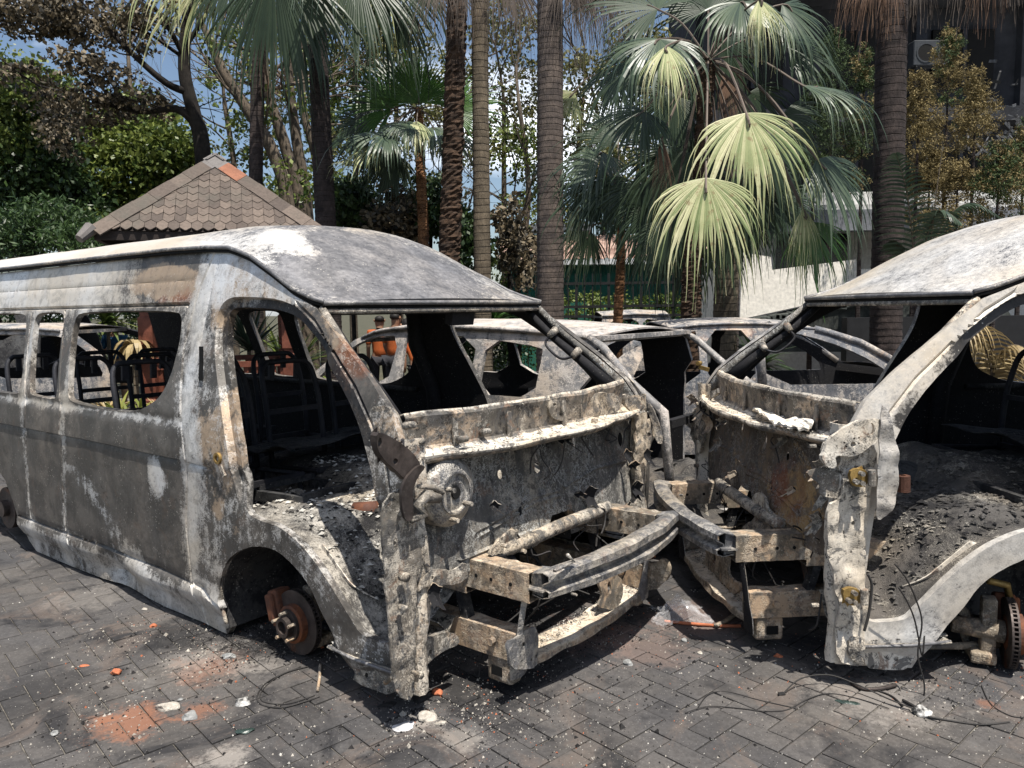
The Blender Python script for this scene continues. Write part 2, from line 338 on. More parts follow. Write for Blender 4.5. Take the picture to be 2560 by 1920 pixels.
# ------------------------------------------------------------------ ground, pavement
def ground_mats():
    s = NT('paver'); s.co = s.obj(world=True); P = s.co
    n1 = s.noise(1.1, 5, .6); n2 = s.noise(7, 8, .7); n3 = s.noise(60, 5, .7); g = s.n('ShaderNodeNewGeometry').outputs['Random Per Island']; og = s.n('ShaderNodeObjectInfo').outputs['Random']
    rn = s.ma('FRACT', s.ma('ADD', s.ma('MULTIPLY', g, 7.3), s.ma('MULTIPLY', og, 5.1)))
    c = s.mix(s.ramp(n1, [(.35, 0.), (.65, 1.)]), (.052, .051, .053), (.088, .080, .073))
    c = s.mix(.5, c, s.ramp(rn, [(0., .7), (1., 1.3)]), 'MULTIPLY')
    c = s.mix(.6, c, s.ramp(n3, [(.25, .45), (.75, 1.5)]), 'MULTIPLY')
    c = s.mix(s.ramp(s.noise(3.3, 8, .7, .5), [(.57, 0.), (.75, .5)]), c, (.17, .165, .16))
    c = s.mix(s.ramp(s.noise(2.3, 7, .65, .8), [(.50, 0.), (.62, .85)]), c, (.016, .016, .018))
    c = s.mix(s.ramp(s.noise(1.6, 8, .7, 1.2), [(.53, 0.), (.60, .5)]), c, (.12, .095, .08))
    def patch(c, cx, cy, r, colr, w=.35, amt=.85, st=1.):
        d = s.n('ShaderNodeVectorMath', operation='MULTIPLY'); 
        q = s.n('ShaderNodeVectorMath', operation='SUBTRACT'); s.set(q.inputs[0], P); q.inputs[1].default_value = (cx, cy, 0)
        s.set(d.inputs[0], q.outputs[0]); d.inputs[1].default_value = (1, st, 0)
        L_ = s.n('ShaderNodeVectorMath', operation='LENGTH'); s.set(L_.inputs[0], d.outputs[0])
        v = s.ma('SUBTRACT', s.ma('ADD', s.ma('MULTIPLY', n2, 1.5), s.ma('MULTIPLY', n3, .7)), s.ma('ADD', s.ma('DIVIDE', L_.outputs['Value'], r*1.5), .55))
        return s.mix(s.ma('MULTIPLY', s.ramp(v, [(.0, 0.), (.12, .35), (.30, 1.)]), amt, clamp=True), c, colr)
    oc = (.21, .095, .055); wc = (.33, .30, .27); bc = (.014, .014, .015)
    for dx, dy, r, cc, am in ((280, 1560, .20, oc, .75), (430, 1535, .13, oc, .6), (460, 1435, .24, oc, .45), (560, 1430, .2, wc, .45), (215, 1555, .1, oc, .8), (480, 1640, .14, wc, .5), (430, 1420, .25, wc, .3),
                             (915, 1560, .10, wc, .5), (1000, 1600, .12, wc, .35), (590, 1400, .30, bc, .8), (380, 1370, .35, bc, .8), (1020, 1480, .3, bc, .8), (1130, 1330, .4, bc, .7), (1280, 1370, .3, (.16, .11, .095), .7),
                             (1500, 1340, .35, (.15, .105, .09), .6), (1400, 1400, .3, (.15, .11, .095), .5), (1900, 1500, .35, wc, .3), (2130, 1520, .05, oc, .5), (1450, 1120, .5, wc, .35), (200, 1290, .3, wc, .2), (60, 1500, .4, bc, .6)):
        p = gnd(dx, dy); c = patch(c, p.x, p.y, r, cc, amt=am)
    c = s.mix(s.ramp(s.vor(70), [(.08, .5), (.13, 0.)]), c, (.34, .32, .29))
    s.fin(c, .85, 0, s.ma('ADD', n3, s.ma('MULTIPLY', n2, .6)), .004, .8, .25); M['paver'] = s.m
    M['joint'] = flat('sandy_joint', (.12, .11, .095), .95, .5, 30, world=True)
    M['soil'] = flat('soil_and_grass', (.05, .06, .03), .95, .5, 1.2, world=True, c2=(.08, .07, .045))
ground_mats()
g = mesh('ground', [(-300, -60, GZ-.03), (300, -60, GZ-.03), (300, 500, GZ-.03), (-300, 500, GZ-.03)], [(0, 1, 2, 3)], M['soil'], kind='structure')
pav = mesh('pavement', [(-14, -3, GZ-.009), (14, -3, GZ-.009), (14, 15, GZ-.009), (-14, 15, GZ-.009)], [(0, 1, 2, 3)], M['joint'], kind='structure')
A0 = R(42); ca, sa = math.cos(A0), math.sin(A0); U = .104; cells = []
for x in range(-155, 156):
    for y in range(-155, 156):
        m = (x-y) % 4
        if m not in (0, 3): continue
        hx, hy = (x+1, y+.5) if m == 0 else (x+.5, y+1)
        wx, wy = hx*U, hy*U; X = wx*ca-wy*sa; Y = wx*sa+wy*ca+6
        if Y < 1.4 or Y > 13 or abs(X) > .75*Y+1.0: continue
        cells.append((X, Y, 0 if m == 0 else 1, X*X+Y*Y))
cells.sort(key=lambda c: c[3])
def in_view(c):
    q = np.array([c[0], c[1], GZ])-CP; z = q@c_f; return abs(q@c_r)/z < .69 and abs(q@c_u)/z < .52
vis = [c for c in cells if in_view(c)]; first = vis[:300]; ids = set(id(c) for c in first)
def paver_geo(L=.201, W=.1005, h=.012, b=.006):
    V = [(-L/2, -W/2, -h), (L/2, -W/2, -h), (L/2, W/2, -h), (-L/2, W/2, -h), (-L/2, -W/2, -b*.6), (L/2, -W/2, -b*.6), (L/2, W/2, -b*.6), (-L/2, W/2, -b*.6),
         (-L/2+b, -W/2+b, 0), (L/2-b, -W/2+b, 0), (L/2-b, W/2-b, 0), (-L/2+b, W/2-b, 0)]
    F = [(8, 9, 10, 11)]+[(a, (a+1) % 4, (a+1) % 4+4, a+4) for a in range(4)]+[(a+4, (a+1) % 4+4, (a+1) % 4+8, a+8) for a in range(4)]
    return V, F
PV, PF = paver_geo(); pm = bpy.data.meshes.new('brick'); pm.from_pydata(PV, [], PF); pm.materials.append(M['paver'])
def pav_rot(c, k): return A0+(math.pi/2 if c[2] else 0)+rng.normal(0, .006)
SV = []; SF = []
PVa = np.array(PV)
for c in cells:
    a = pav_rot(c, 0); tz = rng.normal(0, .0012); tx, ty = rng.normal(0, .006, 2)
    if id(c) in ids:
        o = bpy.data.objects.new('brick', pm); col.objects.link(o); o.parent = pav; o.location = (c[0], c[1], GZ+tz); o.rotation_euler = (tx, ty, a)
    else:
        n = len(SV)*12; v = PVa.copy(); x = v[:, 0]*math.cos(a)-v[:, 1]*math.sin(a)+c[0]; y = v[:, 0]*math.sin(a)+v[:, 1]*math.cos(a)+c[1]
        SV.append(np.stack([x, y, v[:, 2]+GZ+tz+PVa[:, 0]*ty], 1)); SF += [tuple(n+k for k in f) for f in PF]
mesh('paving_bricks', np.concatenate(SV), SF, M['paver'], pav, kind='stuff')
# ------------------------------------------------------------------ the burnt minibuses
W = 1.88
def T(z):
    if z < .175: return .012+.10*(.06-z)+.0115 if z < .06 else (.175-z)*.1-.018*math.exp(-((z-.12)/.04)**2)
    return 0 if z < .95 else .2*((z-.95)/.85)**1.2
def seamB(z):
    P = [(-.1, 1.48), (.19, 1.57), (.48, 1.6), (.73, 1.56), (.8, 1.55), (1.12, 1.63), (1.36, 1.67), (1.64, 1.63), (1.84, 1.55)]
    for (a, b), (c, d) in zip(P, P[1:]):
        if z <= c: return b+(d-b)*(z-a)/(c-a)
    return 1.55
RAIL = [(.64, 1.565), (.84, 1.625), (.99, 1.70), (1.22, 1.80), (1.4, 1.845), (1.75, 1.868), (5.3, 1.868)]
def zrail(s):
    if s <= RAIL[0][0]: return RAIL[0][1]
    for (a, b), (c, d) in zip(RAIL, RAIL[1:]):
        if s <= c: return b+(d-b)*(s-a)/(c-a)
    return 1.868
ARCH = [(1.26, .0), (1.30, .12), (1.28, .25), (1.19, .37), (1.01, .455), (.83, .47), (.69, .42), (.59, .35), (.53, .27), (.43, .16)]
ARCH = [(p.x, p.y) for p in catmull([(s, z, 0) for s, z in ARCH], 3)]
def OUTL():
    P = [(5.2, .1), (5.2, 1.84)]+[(s, z-.022) for s, z in [(4., 1.868), (2.6, 1.868), (1.75, 1.868), (1.4, 1.845), (1.22, 1.80), (.99, 1.70), (.84, 1.625), (.66, 1.565)]]
    P += [(.45, 1.40), (.24, 1.25), (.10, 1.13), (.03, 1.02), (-.015, .85), (-.025, .6), (-.01, .3), (0, .03), (.17, .01), (.33, .0), (.36, .06), (.40, .13)]
    P += ARCH[::-1] + [(1.30, -.045), (1.9, -.052), (2.45, -.035), (3.0, -.05), (3.6, -.05), (3.70, .01), (3.77, .14), (3.84, .27), (3.95, .40), (4.1, .48), (4.25, .5), (4.42, .46), (4.55, .35), (4.62, .2), (4.65, .04)]
    return P
DOOR = [(1.335, 1.34), (1.365, 1.48), (1.36, 1.54), (1.29, 1.555), (.97, 1.54), (.80, 1.50), (.59, 1.365), (.41, 1.22), (.27, 1.07), (.19, .92), (.15, .76), (.125, .58), (.105, .39), (.10, .21), (.28, .215), (.33, .27), (.42, .36), (.52, .45), (.62, .52), (.78, .585), (.95, .59), (1.04, .61), (1.09, .73), (1.13, .92), (1.21, 1.1)]
WIN3 = [(2.93, 1.55), (1.80, 1.545), (1.735, 1.50), (1.72, 1.36), (1.75, 1.21), (1.83, 1.09), (2.03, 1.01), (2.3, .99), (2.84, 1.005), (2.91, 1.05), (2.98, 1.39), (2.98, 1.50)]
WIN2 = [(3.53, 1.55), (3.18, 1.55), (3.13, 1.50), (3.12, 1.34), (3.05, 1.04), (3.09, 1.01), (3.42, 1.015), (3.47, 1.05), (3.57, 1.43), (3.58, 1.51)]
WIN1 = [(4.62, 1.55), (3.76, 1.55), (3.71, 1.50), (3.66, 1.35), (3.61, 1.15), (3.63, 1.03), (3.68, 1.01), (4.5, 1.01), (4.58, 1.06), (4.66, 1.45)]
def head_s(t): return .64-.10*(1-((t-.94)/.8)**2)
def base_s(t): return .11-.13*(1-min(1, abs((t-.94)/.9))**2)
def lip_s(t): return .005-.165*(1-min(1, abs((t-.94)/.9))**2)
def parent_loc(p): return (p.x, p.y, p.z)
def floor_z(s_, t):
    z = .50+.07*math.exp(-((s_-.85)/.38)**2)+.022*N3(s_, t, 0, 4, 1)+.014*N3(s_, t, 0, 13, 5)+.009*N3(s_, t, 0, 30, 5)
    z += .17*sm(.5, .72, t)*sm(1.38, 1.2, t)*sm(.75, 1.05, s_)*sm(2.3, 1.9, s_)
    dn = min(t, W-t)
    if dn < .62 and s_ < 1.2:
        ez = float(np.interp(s_, [.28, .33, .42, .52, .62, .78, .95, 1.04, 1.3], [.205, .26, .35, .44, .51, .575, .58, .60, .60])); k_ = sm(.05, .50, dn)
        z = min(z+.05, ez-.004+.16*k_+(.008*N3(s_, t, 0, 16, 4)+.012*N3(s_, t, 0, 34, 2))*min(1, k_*3))
    return z
class Van:
    def __init__(s, O, ang, sg, tint=0, **kw):
        s.O = Vector((O[0], O[1], 0)); s.sg = sg; a = R(ang)
        s.L = Vector((math.sin(a), math.cos(a), 0)); s.B = Vector((-math.cos(a), math.sin(a), 0)) if sg < 0 else Vector((math.cos(a), -math.sin(a), 0))
        s.e = empty('burnt_minibus', s.O, -a, **kw); s.dn = tint
    def M(s, a, t, z): return Vector((s.sg*a, t, z))
    def __call__(s, *p): return s.M(*p)
    def px(s, dx, dy, plane, val):                   # display pixel -> (s,t,z) on the plane s|t|z = val
        d = Vector(ray(dx*K, dy*K)); c = Vector(CP)-s.O
        o = (c.dot(s.B), c.dot(s.L), c.z); v = (d.dot(s.B), d.dot(s.L), d.z)
        i = 'stz'.index(plane); k = (val-o[i])/v[i]; return tuple(o[j]+v[j]*k for j in range(3))
    def plate(s, name, pts, plane, val, mat, thick=.006, holes=(), parent=None, res=.018, bumpy=.003, crop=None, round_=1, out=None, **kw):
        """flat pressed-steel piece standing in the plane s|t|z = val; its outline measured off the photo"""
        i = 'stz'.index(plane); js = [j for j in range(3) if j != i]
        f = (lambda x, y: (x, y)) if crop is None else (lambda x, y: ((crop[0]+x*crop[2]/2212)/K, (crop[1]+y*crop[2]/2212)/K))
        def cv(P): return [tuple(s.px(*f(*p), plane, val)[j] for j in js) for p in P]
        O_ = cv(pts); O_ = rnd(O_, round_) if round_ else O_
        def fm(a, b):
            q = [0, 0, 0]; q[js[0]] = a; q[js[1]] = b; q[i] = val+bumpy*N3(a, b, val, 14, 2)+min(bumpy, .01)*.5*N3(a, b, val, 45, 2); return s.M(*q)
        ov = [0, 0, 0]; ov[i] = -1
        if out is None: out = s.M(*ov)
        return sheet(name, O_, [rnd(cv(h), 1) for h in holes], fm, mat, parent or s.e, res, thick, out, **kw)
def van_shell(v, full=True):
    e = v.e; sg = v.sg; D_ = v.dn
    # --- side panels
    def disp(s, z):
        d = .010*sm(.775, .80, z)*(1-sm(.8, .97, z)) + .004*N3(s, z, 0, 2.2, 4)+.0015*N3(s, z, 0, 9, 2)
        if D_ == 0:
            d += -.055*math.exp(-((s-2.42-.9*(z-.05))/.17)**2)*math.exp(-((z-.06)/.10)**2) + .02*math.exp(-((s-1.95)/.25)**2)*math.exp(-((z-.10)/.05)**2)
        d += .012*sm(.30, .10, math.hypot(s-.86, z-.08)-.40)*(1 if z < .62 else 0)
        d += -.012*math.exp(-((z-.985)/.02)**2)*(1 if s > 1.6 else 0)
        return d
    ash_sheen = lambda s, z: (0.03 + .10*sm(1.5, 1.62, z) + .16*math.exp(-(min(abs(s-3.03+.12*(z-.3)), abs(s-3.57))/.055)**2) + .15*math.exp(-((s-seamB(z)+.04)/.10)**2)*(1 if z > .3 else .5)
            + .07*(1-sm(1.5, 1.62, s))*(1 if z > .45 else .8) + .55*math.exp(-(((s-1.86-.12*(z-.68))/.075)**2+((z-.675)/.085)**2)) + .15*math.exp(-((s-(1.95+1.65*(z-.05)))/.16)**2)*(1 if z < .62 else 0)
            + .15*math.exp(-((z-.975)/.02)**2)*(1 if s > 1.6 else 0)+.17*sm(.18, .12, z)*(1 if s > 1.3 else 0)+.16*math.exp(-((z-.19)/.02)**2)*(.5 if s > 1.3 else 0) + .20*sm(1.45, 1.7, z)*sm(2.3, 3.0, s)-.12*sm(1.55, 1.66, z)*sm(2.5, 2.2, s)*sm(1.6, 1.75, s)-.05*sm(1.62, 1.7, s)*(1 if z < .95 else 0)) if D_ == 0 else (.17+.05*N3(s, z, 0, 3))  # ash; the rocker's paleness also paints in a silver sheen
    stan = lambda s, z: (.05*N3(s, z, 3, 2.)+.62*math.exp(-(((s-2.0-.9*(z-1.7))/.42)**2+((z-1.70)/.10)**2)) + .22*(1-sm(1.42, 1.6, s))*sm(.3, .6, z) + .15*math.exp(-((s-1.2)/.2)**2)*sm(1.6, 1.7, z)) if D_ == 0 else .08
    srust = lambda s, z: .20*math.exp(-(((s-1.72)/.10)**2+((z-1.66)/.08)**2))+.16*math.exp(-(((s-1.2)/.18)**2+((z-1.72)/.06)**2))+.14*math.exp(-(((s-2.55)/.05)**2+((z-.55)/.10)**2))+.22*math.exp(-((z-1.60)/.03)**2)*math.exp(-((s-1.9)/.4)**2) + .10*math.exp(-((s-1.1)/.3)**2)*sm(1.55, 1.65, z) + .12*math.exp(-((s-.3)/.2)**2)*sm(1., 1.2, z) if D_ == 0 else 0.
    ssoot = lambda s, z: (.16*math.exp(-(((s-2.5)/.1)**2+((z-.5)/.16)**2)) + .10*math.exp(-(((s-1.75)/.08)**2+((z-.3)/.2)**2)) + .14*(1 if 1.2 < s < 1.45 and z < .2 else 0)) if D_ == 0 else 0.
    seam = [(seamB(z), z) for z in np.arange(-.03, 1.84, .06)]
    creases = [(seam, .010, -.012), ([(1.72, 1.575), (5.15, 1.575)], .013, -.02), ([(1.66, .785), (2.7, .792), (3.6, .79), (5.1, .79)], .012, -.012), ([(1.36, .775), (1.56, .785)], .01, -.01),
               ([(3.14, 1.54), (3.06, 1.2), (2.99, .94), (3.03, .56), (3.03, .2), (2.9, -.02)], .008, -.010), ([(3.65, 1.54), (3.51, .91), (3.58, .5), (3.56, .19)], .008, -.010),
               ([(1.3, .1), (1.46, .16), (1.9, .178), (2.6, .178), (3.75, .178)], .014, -.012), ([(1.7, 1.70), (3.4, 1.70), (5.1, 1.70)], .006, -.003), ([(1.49, 1.83), (1.52, 1.6), (1.53, 1.3)], .008, -.006)]
    holes = [rnd(DOOR, 2), rnd(WIN3, 2), rnd(WIN2, 2), rnd(WIN1, 2)]
    dpoly = np.array(dens(rnd(DOOR, 3), .012))
    creases.append(([(.80, 1.565), (.66, 1.49), (.50, 1.36), (.33, 1.22), (.21, 1.09), (.11, .95), (.075, .80)], .011, -.014))
    ctr = dpoly.mean(0); tg = np.roll(dpoly, -3, 0)-np.roll(dpoly, 3, 0); tg /= np.linalg.norm(tg, axis=1)[:, None]; nn_ = np.stack([tg[:, 1], -tg[:, 0]], 1); nn_ *= np.sign(((dpoly-ctr)*nn_).sum(1).mean())
    ring = dpoly+nn_*.045; ring = [tuple(p) for p in ring if p[0] > .5 and p[1] > .62][::2]
    k0 = max(range(len(ring)), key=lambda k: math.hypot(ring[k][0]-ring[k-1][0], ring[k][1]-ring[k-1][1])); ring = ring[k0:]+ring[:k0]
    creases.append((ring, .006, 0.))
    dcache = {}
    def dd(s, z):
        if s > 1.5 or s < .02 or z < .12: return 9
        k = (s, z)
        if k not in dcache: q = dpoly-np.array(k); dcache[k] = float(np.sqrt((q*q).sum(1).min()))
        return dcache[k]
    def soot_shade(s, z):
        q = ssoot(s, z)
        if z > 1.1: q += .34*(1-sm(.035, .05, dd(s, z)))*sm(1.25, 1.4, z)*sm(.45, .6, s)*sm(1.5, 1.42, s)  # recessed door frame: its shade put in through the soot mask
        if s < .95 and 1.0 < z < 1.56: q += .40*(1-sm(.035, .085, dd(s, z)))*sm(.95, .8, s)+(.05 if D_ == 0 else 0)  # inner half of the pillar darkened, shade painted as soot
        return q
    def sr2(s, z): return srust(s, z)+(.12*sm(.75, .45, s)*sm(1.08, 1.2, z) if D_ == 0 else 0)
    def sa2(s, z): return ash_sheen(s, z)-(.05*sm(.9, .6, s)*sm(1.1, 1.3, z) if D_ == 0 else 0)
    masks = dict(ash=sa2, tan=stan, rust=sr2, soot=soot_shade)
    def rec(s, z):
        if s > 1.6 or s < .05 or z < .5: return 0
        return .035*(1-sm(.0405, .0495, dd(s, z)))*sm(.5, .6, s)*sm(.62, .75, z)
    for side in (0, 1):
        f = (lambda s, z: v(s, T(z)-disp(s, z)+rec(s, z), z)) if side == 0 else (lambda s, z: v(s, W-T(z)+.4*disp(s, z), z))
        sheet('side_panel', OUTL(), holes, f, [M['side'] if D_ == 0 else M['roof'], M['soot']], e, (.029 if D_ == 0 else .036) if side == 0 else .08, .034, (0, -1, 0) if side == 0 else (0, 1, 0), masks if side == 0 else dict(ash=lambda s, z: .06), creases if side == 0 else (), jag=.0015)
    # --- roof skin
    def rf(s, t):
        u = min(1, abs((t-.94)/.74)); sp = s+.10*(1-u*u)*sm(1.5, .7, s)
        z = zrail(sp)+(.155 if D_ == 0 else .125)*(1-u**3.0)*max(0., min(1., (sp-.60)/.75))**.75+.003*N3(s, t, 0, 3, 1)
        tt = t
        if s < 1.5: tt = .94+(t-.94)*(1+.07*sm(1.5, .64, s))     # body widens towards the windscreen corners
        return v(s, tt, z)
    fr = [(head_s(t), t) for t in np.linspace(.2, 1.68, 15)]
    ol = [(5.2, .2), *fr, (5.2, 1.68)]
    ra = lambda s, t: (-.01+.13*math.exp(-((t-.22)/.10)**2)+.09*sm(1.3, 1.8, s)-.05*sm(1.35, 1.1, s)+.30*math.exp(-(((s-1.22)/.20)**2+((t-.42)/.10)**2))+.12*math.exp(-((t-1.5)/.35)**2)-.07*math.exp(-((s-.85)/.22)**2)*sm(1.4, .9, t) + .15*sm(1.8, 2.6, s)) if D_ == 0 else .13+.05*N3(s*.6, t*2, 0, 2)  # ash, with a bright roof highlight painted in near the front
    sheet('roof', ol, [], rf, [M['roof'], M['soot']], e, .045, .012, (0, 0, 1), dict(ash=ra, tan=lambda s, t: .1*sm(1.3, 1.6, t)), jag=0)
    # --- roof edge rail and near-black tube painting in the shaded drip gutter beneath
    for t0, sgn in ((.192, 1), (W-.192, -1)):
        P = [v(s, t0+(.2-.14)*0-sgn*.052*sm(1.5, .64, s), zrail(s)+.003) for s in [.62, .7, .78, .86, .94, 1.02, 1.1, 1.2, 1.3, 1.4, 1.6, 2., 3., 4., 5.2]]
        o = MB().tube(P, .010, 8).build('roof_rail', M['roof'], e, True)
        P2 = [p-Vector((0, -sgn*.006, .018)) for p in P]
        MB().tube(P2, .0085, 6).build('gutter_shade', M['hole'], e, True)
    # --- windscreen header, two thin folded flanges
    ts = np.linspace(.145, W-.145, 17)
    MB().tube([v(head_s(t)-.012, t, 1.562) for t in ts], .012, 6).build('header_flange', M['roof'], e, True)
    MB().tube([v(head_s(t)+.004, t, 1.545) for t in ts], .012, 6).build('header_gap_shade', M['hole'], e, True)  # near-black tube paints in the shade between the flanges
    MB().tube([v(head_s(t)-.002, t, 1.525) for t in ts], .013, 6).build('header_flange', M['frame'], e, True)
    grid('header_inner', 12, 5, lambda a, b: v(head_s(.15+a*1.58)+.02+b*.14, .15+a*1.58, 1.52+.03*b-.02*math.sin(b*3)), M['soot'], e, .006)
    # --- windscreen pillars, a box section just inside the skin
    for k, (tt, sgn) in enumerate(((0, 1), (W, -1))):
        P = [(.63, .165, 1.55), (.45, .14, 1.385), (.25, .105, 1.235), (.12, .08, 1.12), (.05, .06, 1.0)]
        P = [v(s+.012, tt+sgn*(t-.015), z-.012) for s, t, z in P]
        MB().tube(P, [.018, .019, .022, .03, .04], 7).build('windscreen_pillar', M['frame'] if k == 0 else M['firewall'], e, True)
        P = [v(s+.05, tt+sgn*(t+.035), z-.035) for s, t, z in [(.63, .165, 1.55), (.45, .14, 1.385), (.25, .105, 1.235), (.12, .08, 1.12)]]
        MB().tube(P, [.02, .022, .03, .04], 7).build('pillar_reinforcement', M['soot'], e, True)
        # front post: folded channel standing on the sill
        zz = np.linspace(.04, 1.04, 26)
        def post(a, b, tt=tt, sgn=sgn):
            z = .04+a*1.0; wv = .006*N3(z*6, b*3, tt, 1, 3)
            prof = [(.012, .012), (-.018, .018), (-.028, .045), (-.02, .07), (.0, .078), (.012, .10), (.03, .105)]
            q = b*6; i = min(5, int(q)); fr_ = q-i; s_ = prof[i][0]*(1-fr_)+prof[i+1][0]*fr_; t_ = prof[i][1]*(1-fr_)+prof[i+1][1]*fr_
            wd = 1+.45*math.exp(-((z-.45)/.12)**2)+.25*sm(.7, 1., z)
            return v(s_+wv-.006*math.sin(z*23)+.010*sm(.30, .0, abs(z-.62))*math.sin(b*9)+.006*N3(z*30, b*8, tt, 1, 5), tt+sgn*(t_*wd+wv+.008*N3(z*14, b*4, tt, 1, 9)), z)
        grid('front_post', 34, 13, post, [M['frame'], M['soot']], e, .005, tuple(v(-1, 0, 0)), masks=dict(ash=lambda a, b: .05+(.12 if D_ else 0), tan=lambda a, b: .1))
    # --- cowl: scuttle panel, trough and projecting lip
    def cowl(a, b):
        t = .09+a*(W-.18); bs, ls = base_s(t), lip_s(t); n = .006*N3(t*5, b*4, D_, 1, 5)
        prof = [(bs+.03, 1.118), (bs, 1.125), (bs-.012, 1.105), (bs+.0, 1.05), (bs+.005, .985), (bs-.02, .962), ((bs*.5+ls*.5), .958), (ls+.02, .968), (ls, .972), (ls-.004, .962), (ls+.004, .944), (ls+.03, .93)]
        q = b*11; i = min(10, int(q)); f_ = q-i; s_ = prof[i][0]*(1-f_)+prof[i+1][0]*f_; z_ = prof[i][1]*(1-f_)+prof[i+1][1]*f_
        rag = .012*N3(t*4, 0, D_, 1, 8)*(1 if b > .7 else .3)
        return v(s_+n+rag, t, z_+n+rag*.6-.028*sm(.75, .1, t)*(1 if b > .6 else 0)*0)
    grid('cowl_panel', 90, 34, cowl, [M['frame'], M['soot']], e, .005, (0, 0, 1), masks=dict(ash=lambda a, b: (.16 if .42 < b < .85 else 0)+(.08 if b < .14 else -.03), soot=lambda a, b: .12 if .15 < b < .4 else 0, tan=lambda a, b: .08))
    # scuttle braces and grille frame
    for t in (.32, .62, 1.02, 1.42):
        MB().bar(v(base_s(t)-.004, t, 1.09), v(base_s(t)-.01, t, .97), .03, .008, v(1, 0, 0)).build('cowl_brace', M['frame'], e)
    # --- firewall
    def fwall(t, z):
        return v(.075-.05*sm(.9, .45, z)-.05*(1-((t-.94)/.9)**2)+.010*N3(t, z, D_, 6, 2)+.004*N3(t, z, D_, 19, 2), t, z)
    FO = [(.07, .95), (.07, .52), (.2, .46), (.75, .46), (.80, .36), (1.24, .36), (1.28, .46), (1.7, .47), (1.81, .52), (1.81, .95)]
    tun = [(.86, .30), (.92, .52), (.98, .545), (1.06, .545), (1.12, .52), (1.20, .30)]
    hs = [[(1.70+.03*math.cos(a), .80+.042*math.sin(a)) for a in np.linspace(0, 6.28, 13)[:-1]], [(1.19+.012*math.cos(a), .86+.035*math.sin(a)) for a in np.linspace(0, 6.28, 11)[:-1]],
          [(.60+.018*math.cos(a), .80+.022*math.sin(a)) for a in np.linspace(0, 6.28, 9)[:-1]], [(.70+.018*math.cos(a), .62+.022*math.sin(a)) for a in np.linspace(0, 6.28, 9)[:-1]], [(.85, .88), (.87, .83), (.89, .77), (.86, .76), (.84, .78)]]
    FO2 = [(.07, .95), (.07, .50), (.2, .44), (.80, .44), (.88, .50), (.93, .55), (1.09, .55), (1.14, .50), (1.22, .44), (1.7, .45), (1.81, .50), (1.81, .95)]
    cz = [([(.42, .60), (.8, .66), (1.0, .655)], .01, .008), ([(.42, .575), (.8, .635), (1.0, .63)], .01, .008), ([(1.05, .66), (1.35, .70), (1.7, .68)], .012, .012), ([(.3, .50), (.8, .52)], .01, .01), ([(.52, .92), (.52, .7)], .012, .008), ([(1.33, .92), (1.33, .75)], .012, .008)]
    sheet('firewall', FO2, hs, fwall, [M['firewall'] if D_ == 0 else M['firewall2'], M['soot']], e, .03, .006, tuple(v(-1, 0, 0)),
          dict(ash=lambda t, z: .05*sm(.6, .5, z)+.05*sm(1.5, 1.75, t), rust=lambda t, z: .18*math.exp(-(((t-.42)/.12)**2+((z-.62)/.12)**2)) + (.25*math.exp(-(((t-.62)/.10)**2+((z-.66)/.12)**2)) if D_ else 0), tan=lambda t, z: (.38*math.exp(-(((t-.45)/.25)**2+((z-.62)/.16)**2)) if D_ else .12*sm(.8, .5, z)*sm(.8, .4, t)), soot=lambda t, z: .12*sm(.82, .93, z)), cz, jag=.004)  # soot term paints in the shade under the cowl lip
    # behind the firewall: toe board, gearbox tunnel, dark
    grid('transmission_tunnel', 14, 10, lambda a, b: v(.05+b*1.6, 1.02+.17*math.cos(a*3.14159)*(1+.3*b), .36+(.19+.12*sm(0, .3, b))*math.sin(a*3.14159)+.02*N3(a*3, b*5, 0, 1)), M['liner'], e, 0)
    # --- chassis rails, crossmembers, brackets of the missing bumper
    def rail(t0, w_, s0, s1, z0, z1, name='chassis_rail', wob=.006):
        Vv = []; n = 12
        for k in range(n+1):
            s_ = s0+(s1-s0)*k/n; a = wob*N3(k*.9, t0*5, z0*9, 1, 2)
            Vv += [v(s_, t0-w_/2+a, z0+abs(a)), v(s_, t0+w_/2+a, z0-a), v(s_, t0+w_/2+a, z1+a), v(s_, t0-w_/2+a, z1-a*.5)]
        F = [(k*4+j, k*4+(j+1) % 4, (k+1)*4+(j+1) % 4, (k+1)*4+j) for k in range(n) for j in range(4)]
        o = mesh(name, Vv, F, [M['rail'], M['soot']], e); m = o.modifiers.new('t', 'SOLIDIFY'); m.thickness = .004; m.offset = 0; bevel(o, .005, 2)
        return o
    for t0 in (.40, 1.45):
        rail(t0, .10, -.31, .02, .37, .49); rail(t0, .085, -.24, .55, .10, .22)
        rail(t0, .10, .02, .75, .34, .44)
        # corrugated seam edges and end bracket
        MB().bar(v(-.31, t0-.052, .43), v(-.31, t0+.052, .43), .13, .008, (0, 0, 1)).build('rail_end_plate', M['beam'], e)
        MB().bar(v(.10, t0-.01, .40), v(.02, t0-.01, .12), .05, .035, v(1, 0, 0)).build('rail_upright', M['liner'], e)
        for hs_ in (-.22, -.12, -.04): MB().tube([v(hs_, t0-.056, .43), v(hs_, t0-.048, .43)], .008, 8).build('rail_hole', M['hole'], e)
        MB().tube([v(-.12, t0-.07, .17), v(-.12, t0-.04, .17)], .016, 8).build('bolt', M['rail'], e)
        o = MB().box(v(-.14, t0-.0, .045), (.13, .075, .11), taper=1.0).build('tow_bracket', M['rail'], e); bevel(o, .015, 2)
        MB().box(v(-.13, t0-.038, .04), (.055, .006, .04)).build('bracket_hole', M['hole'], e)
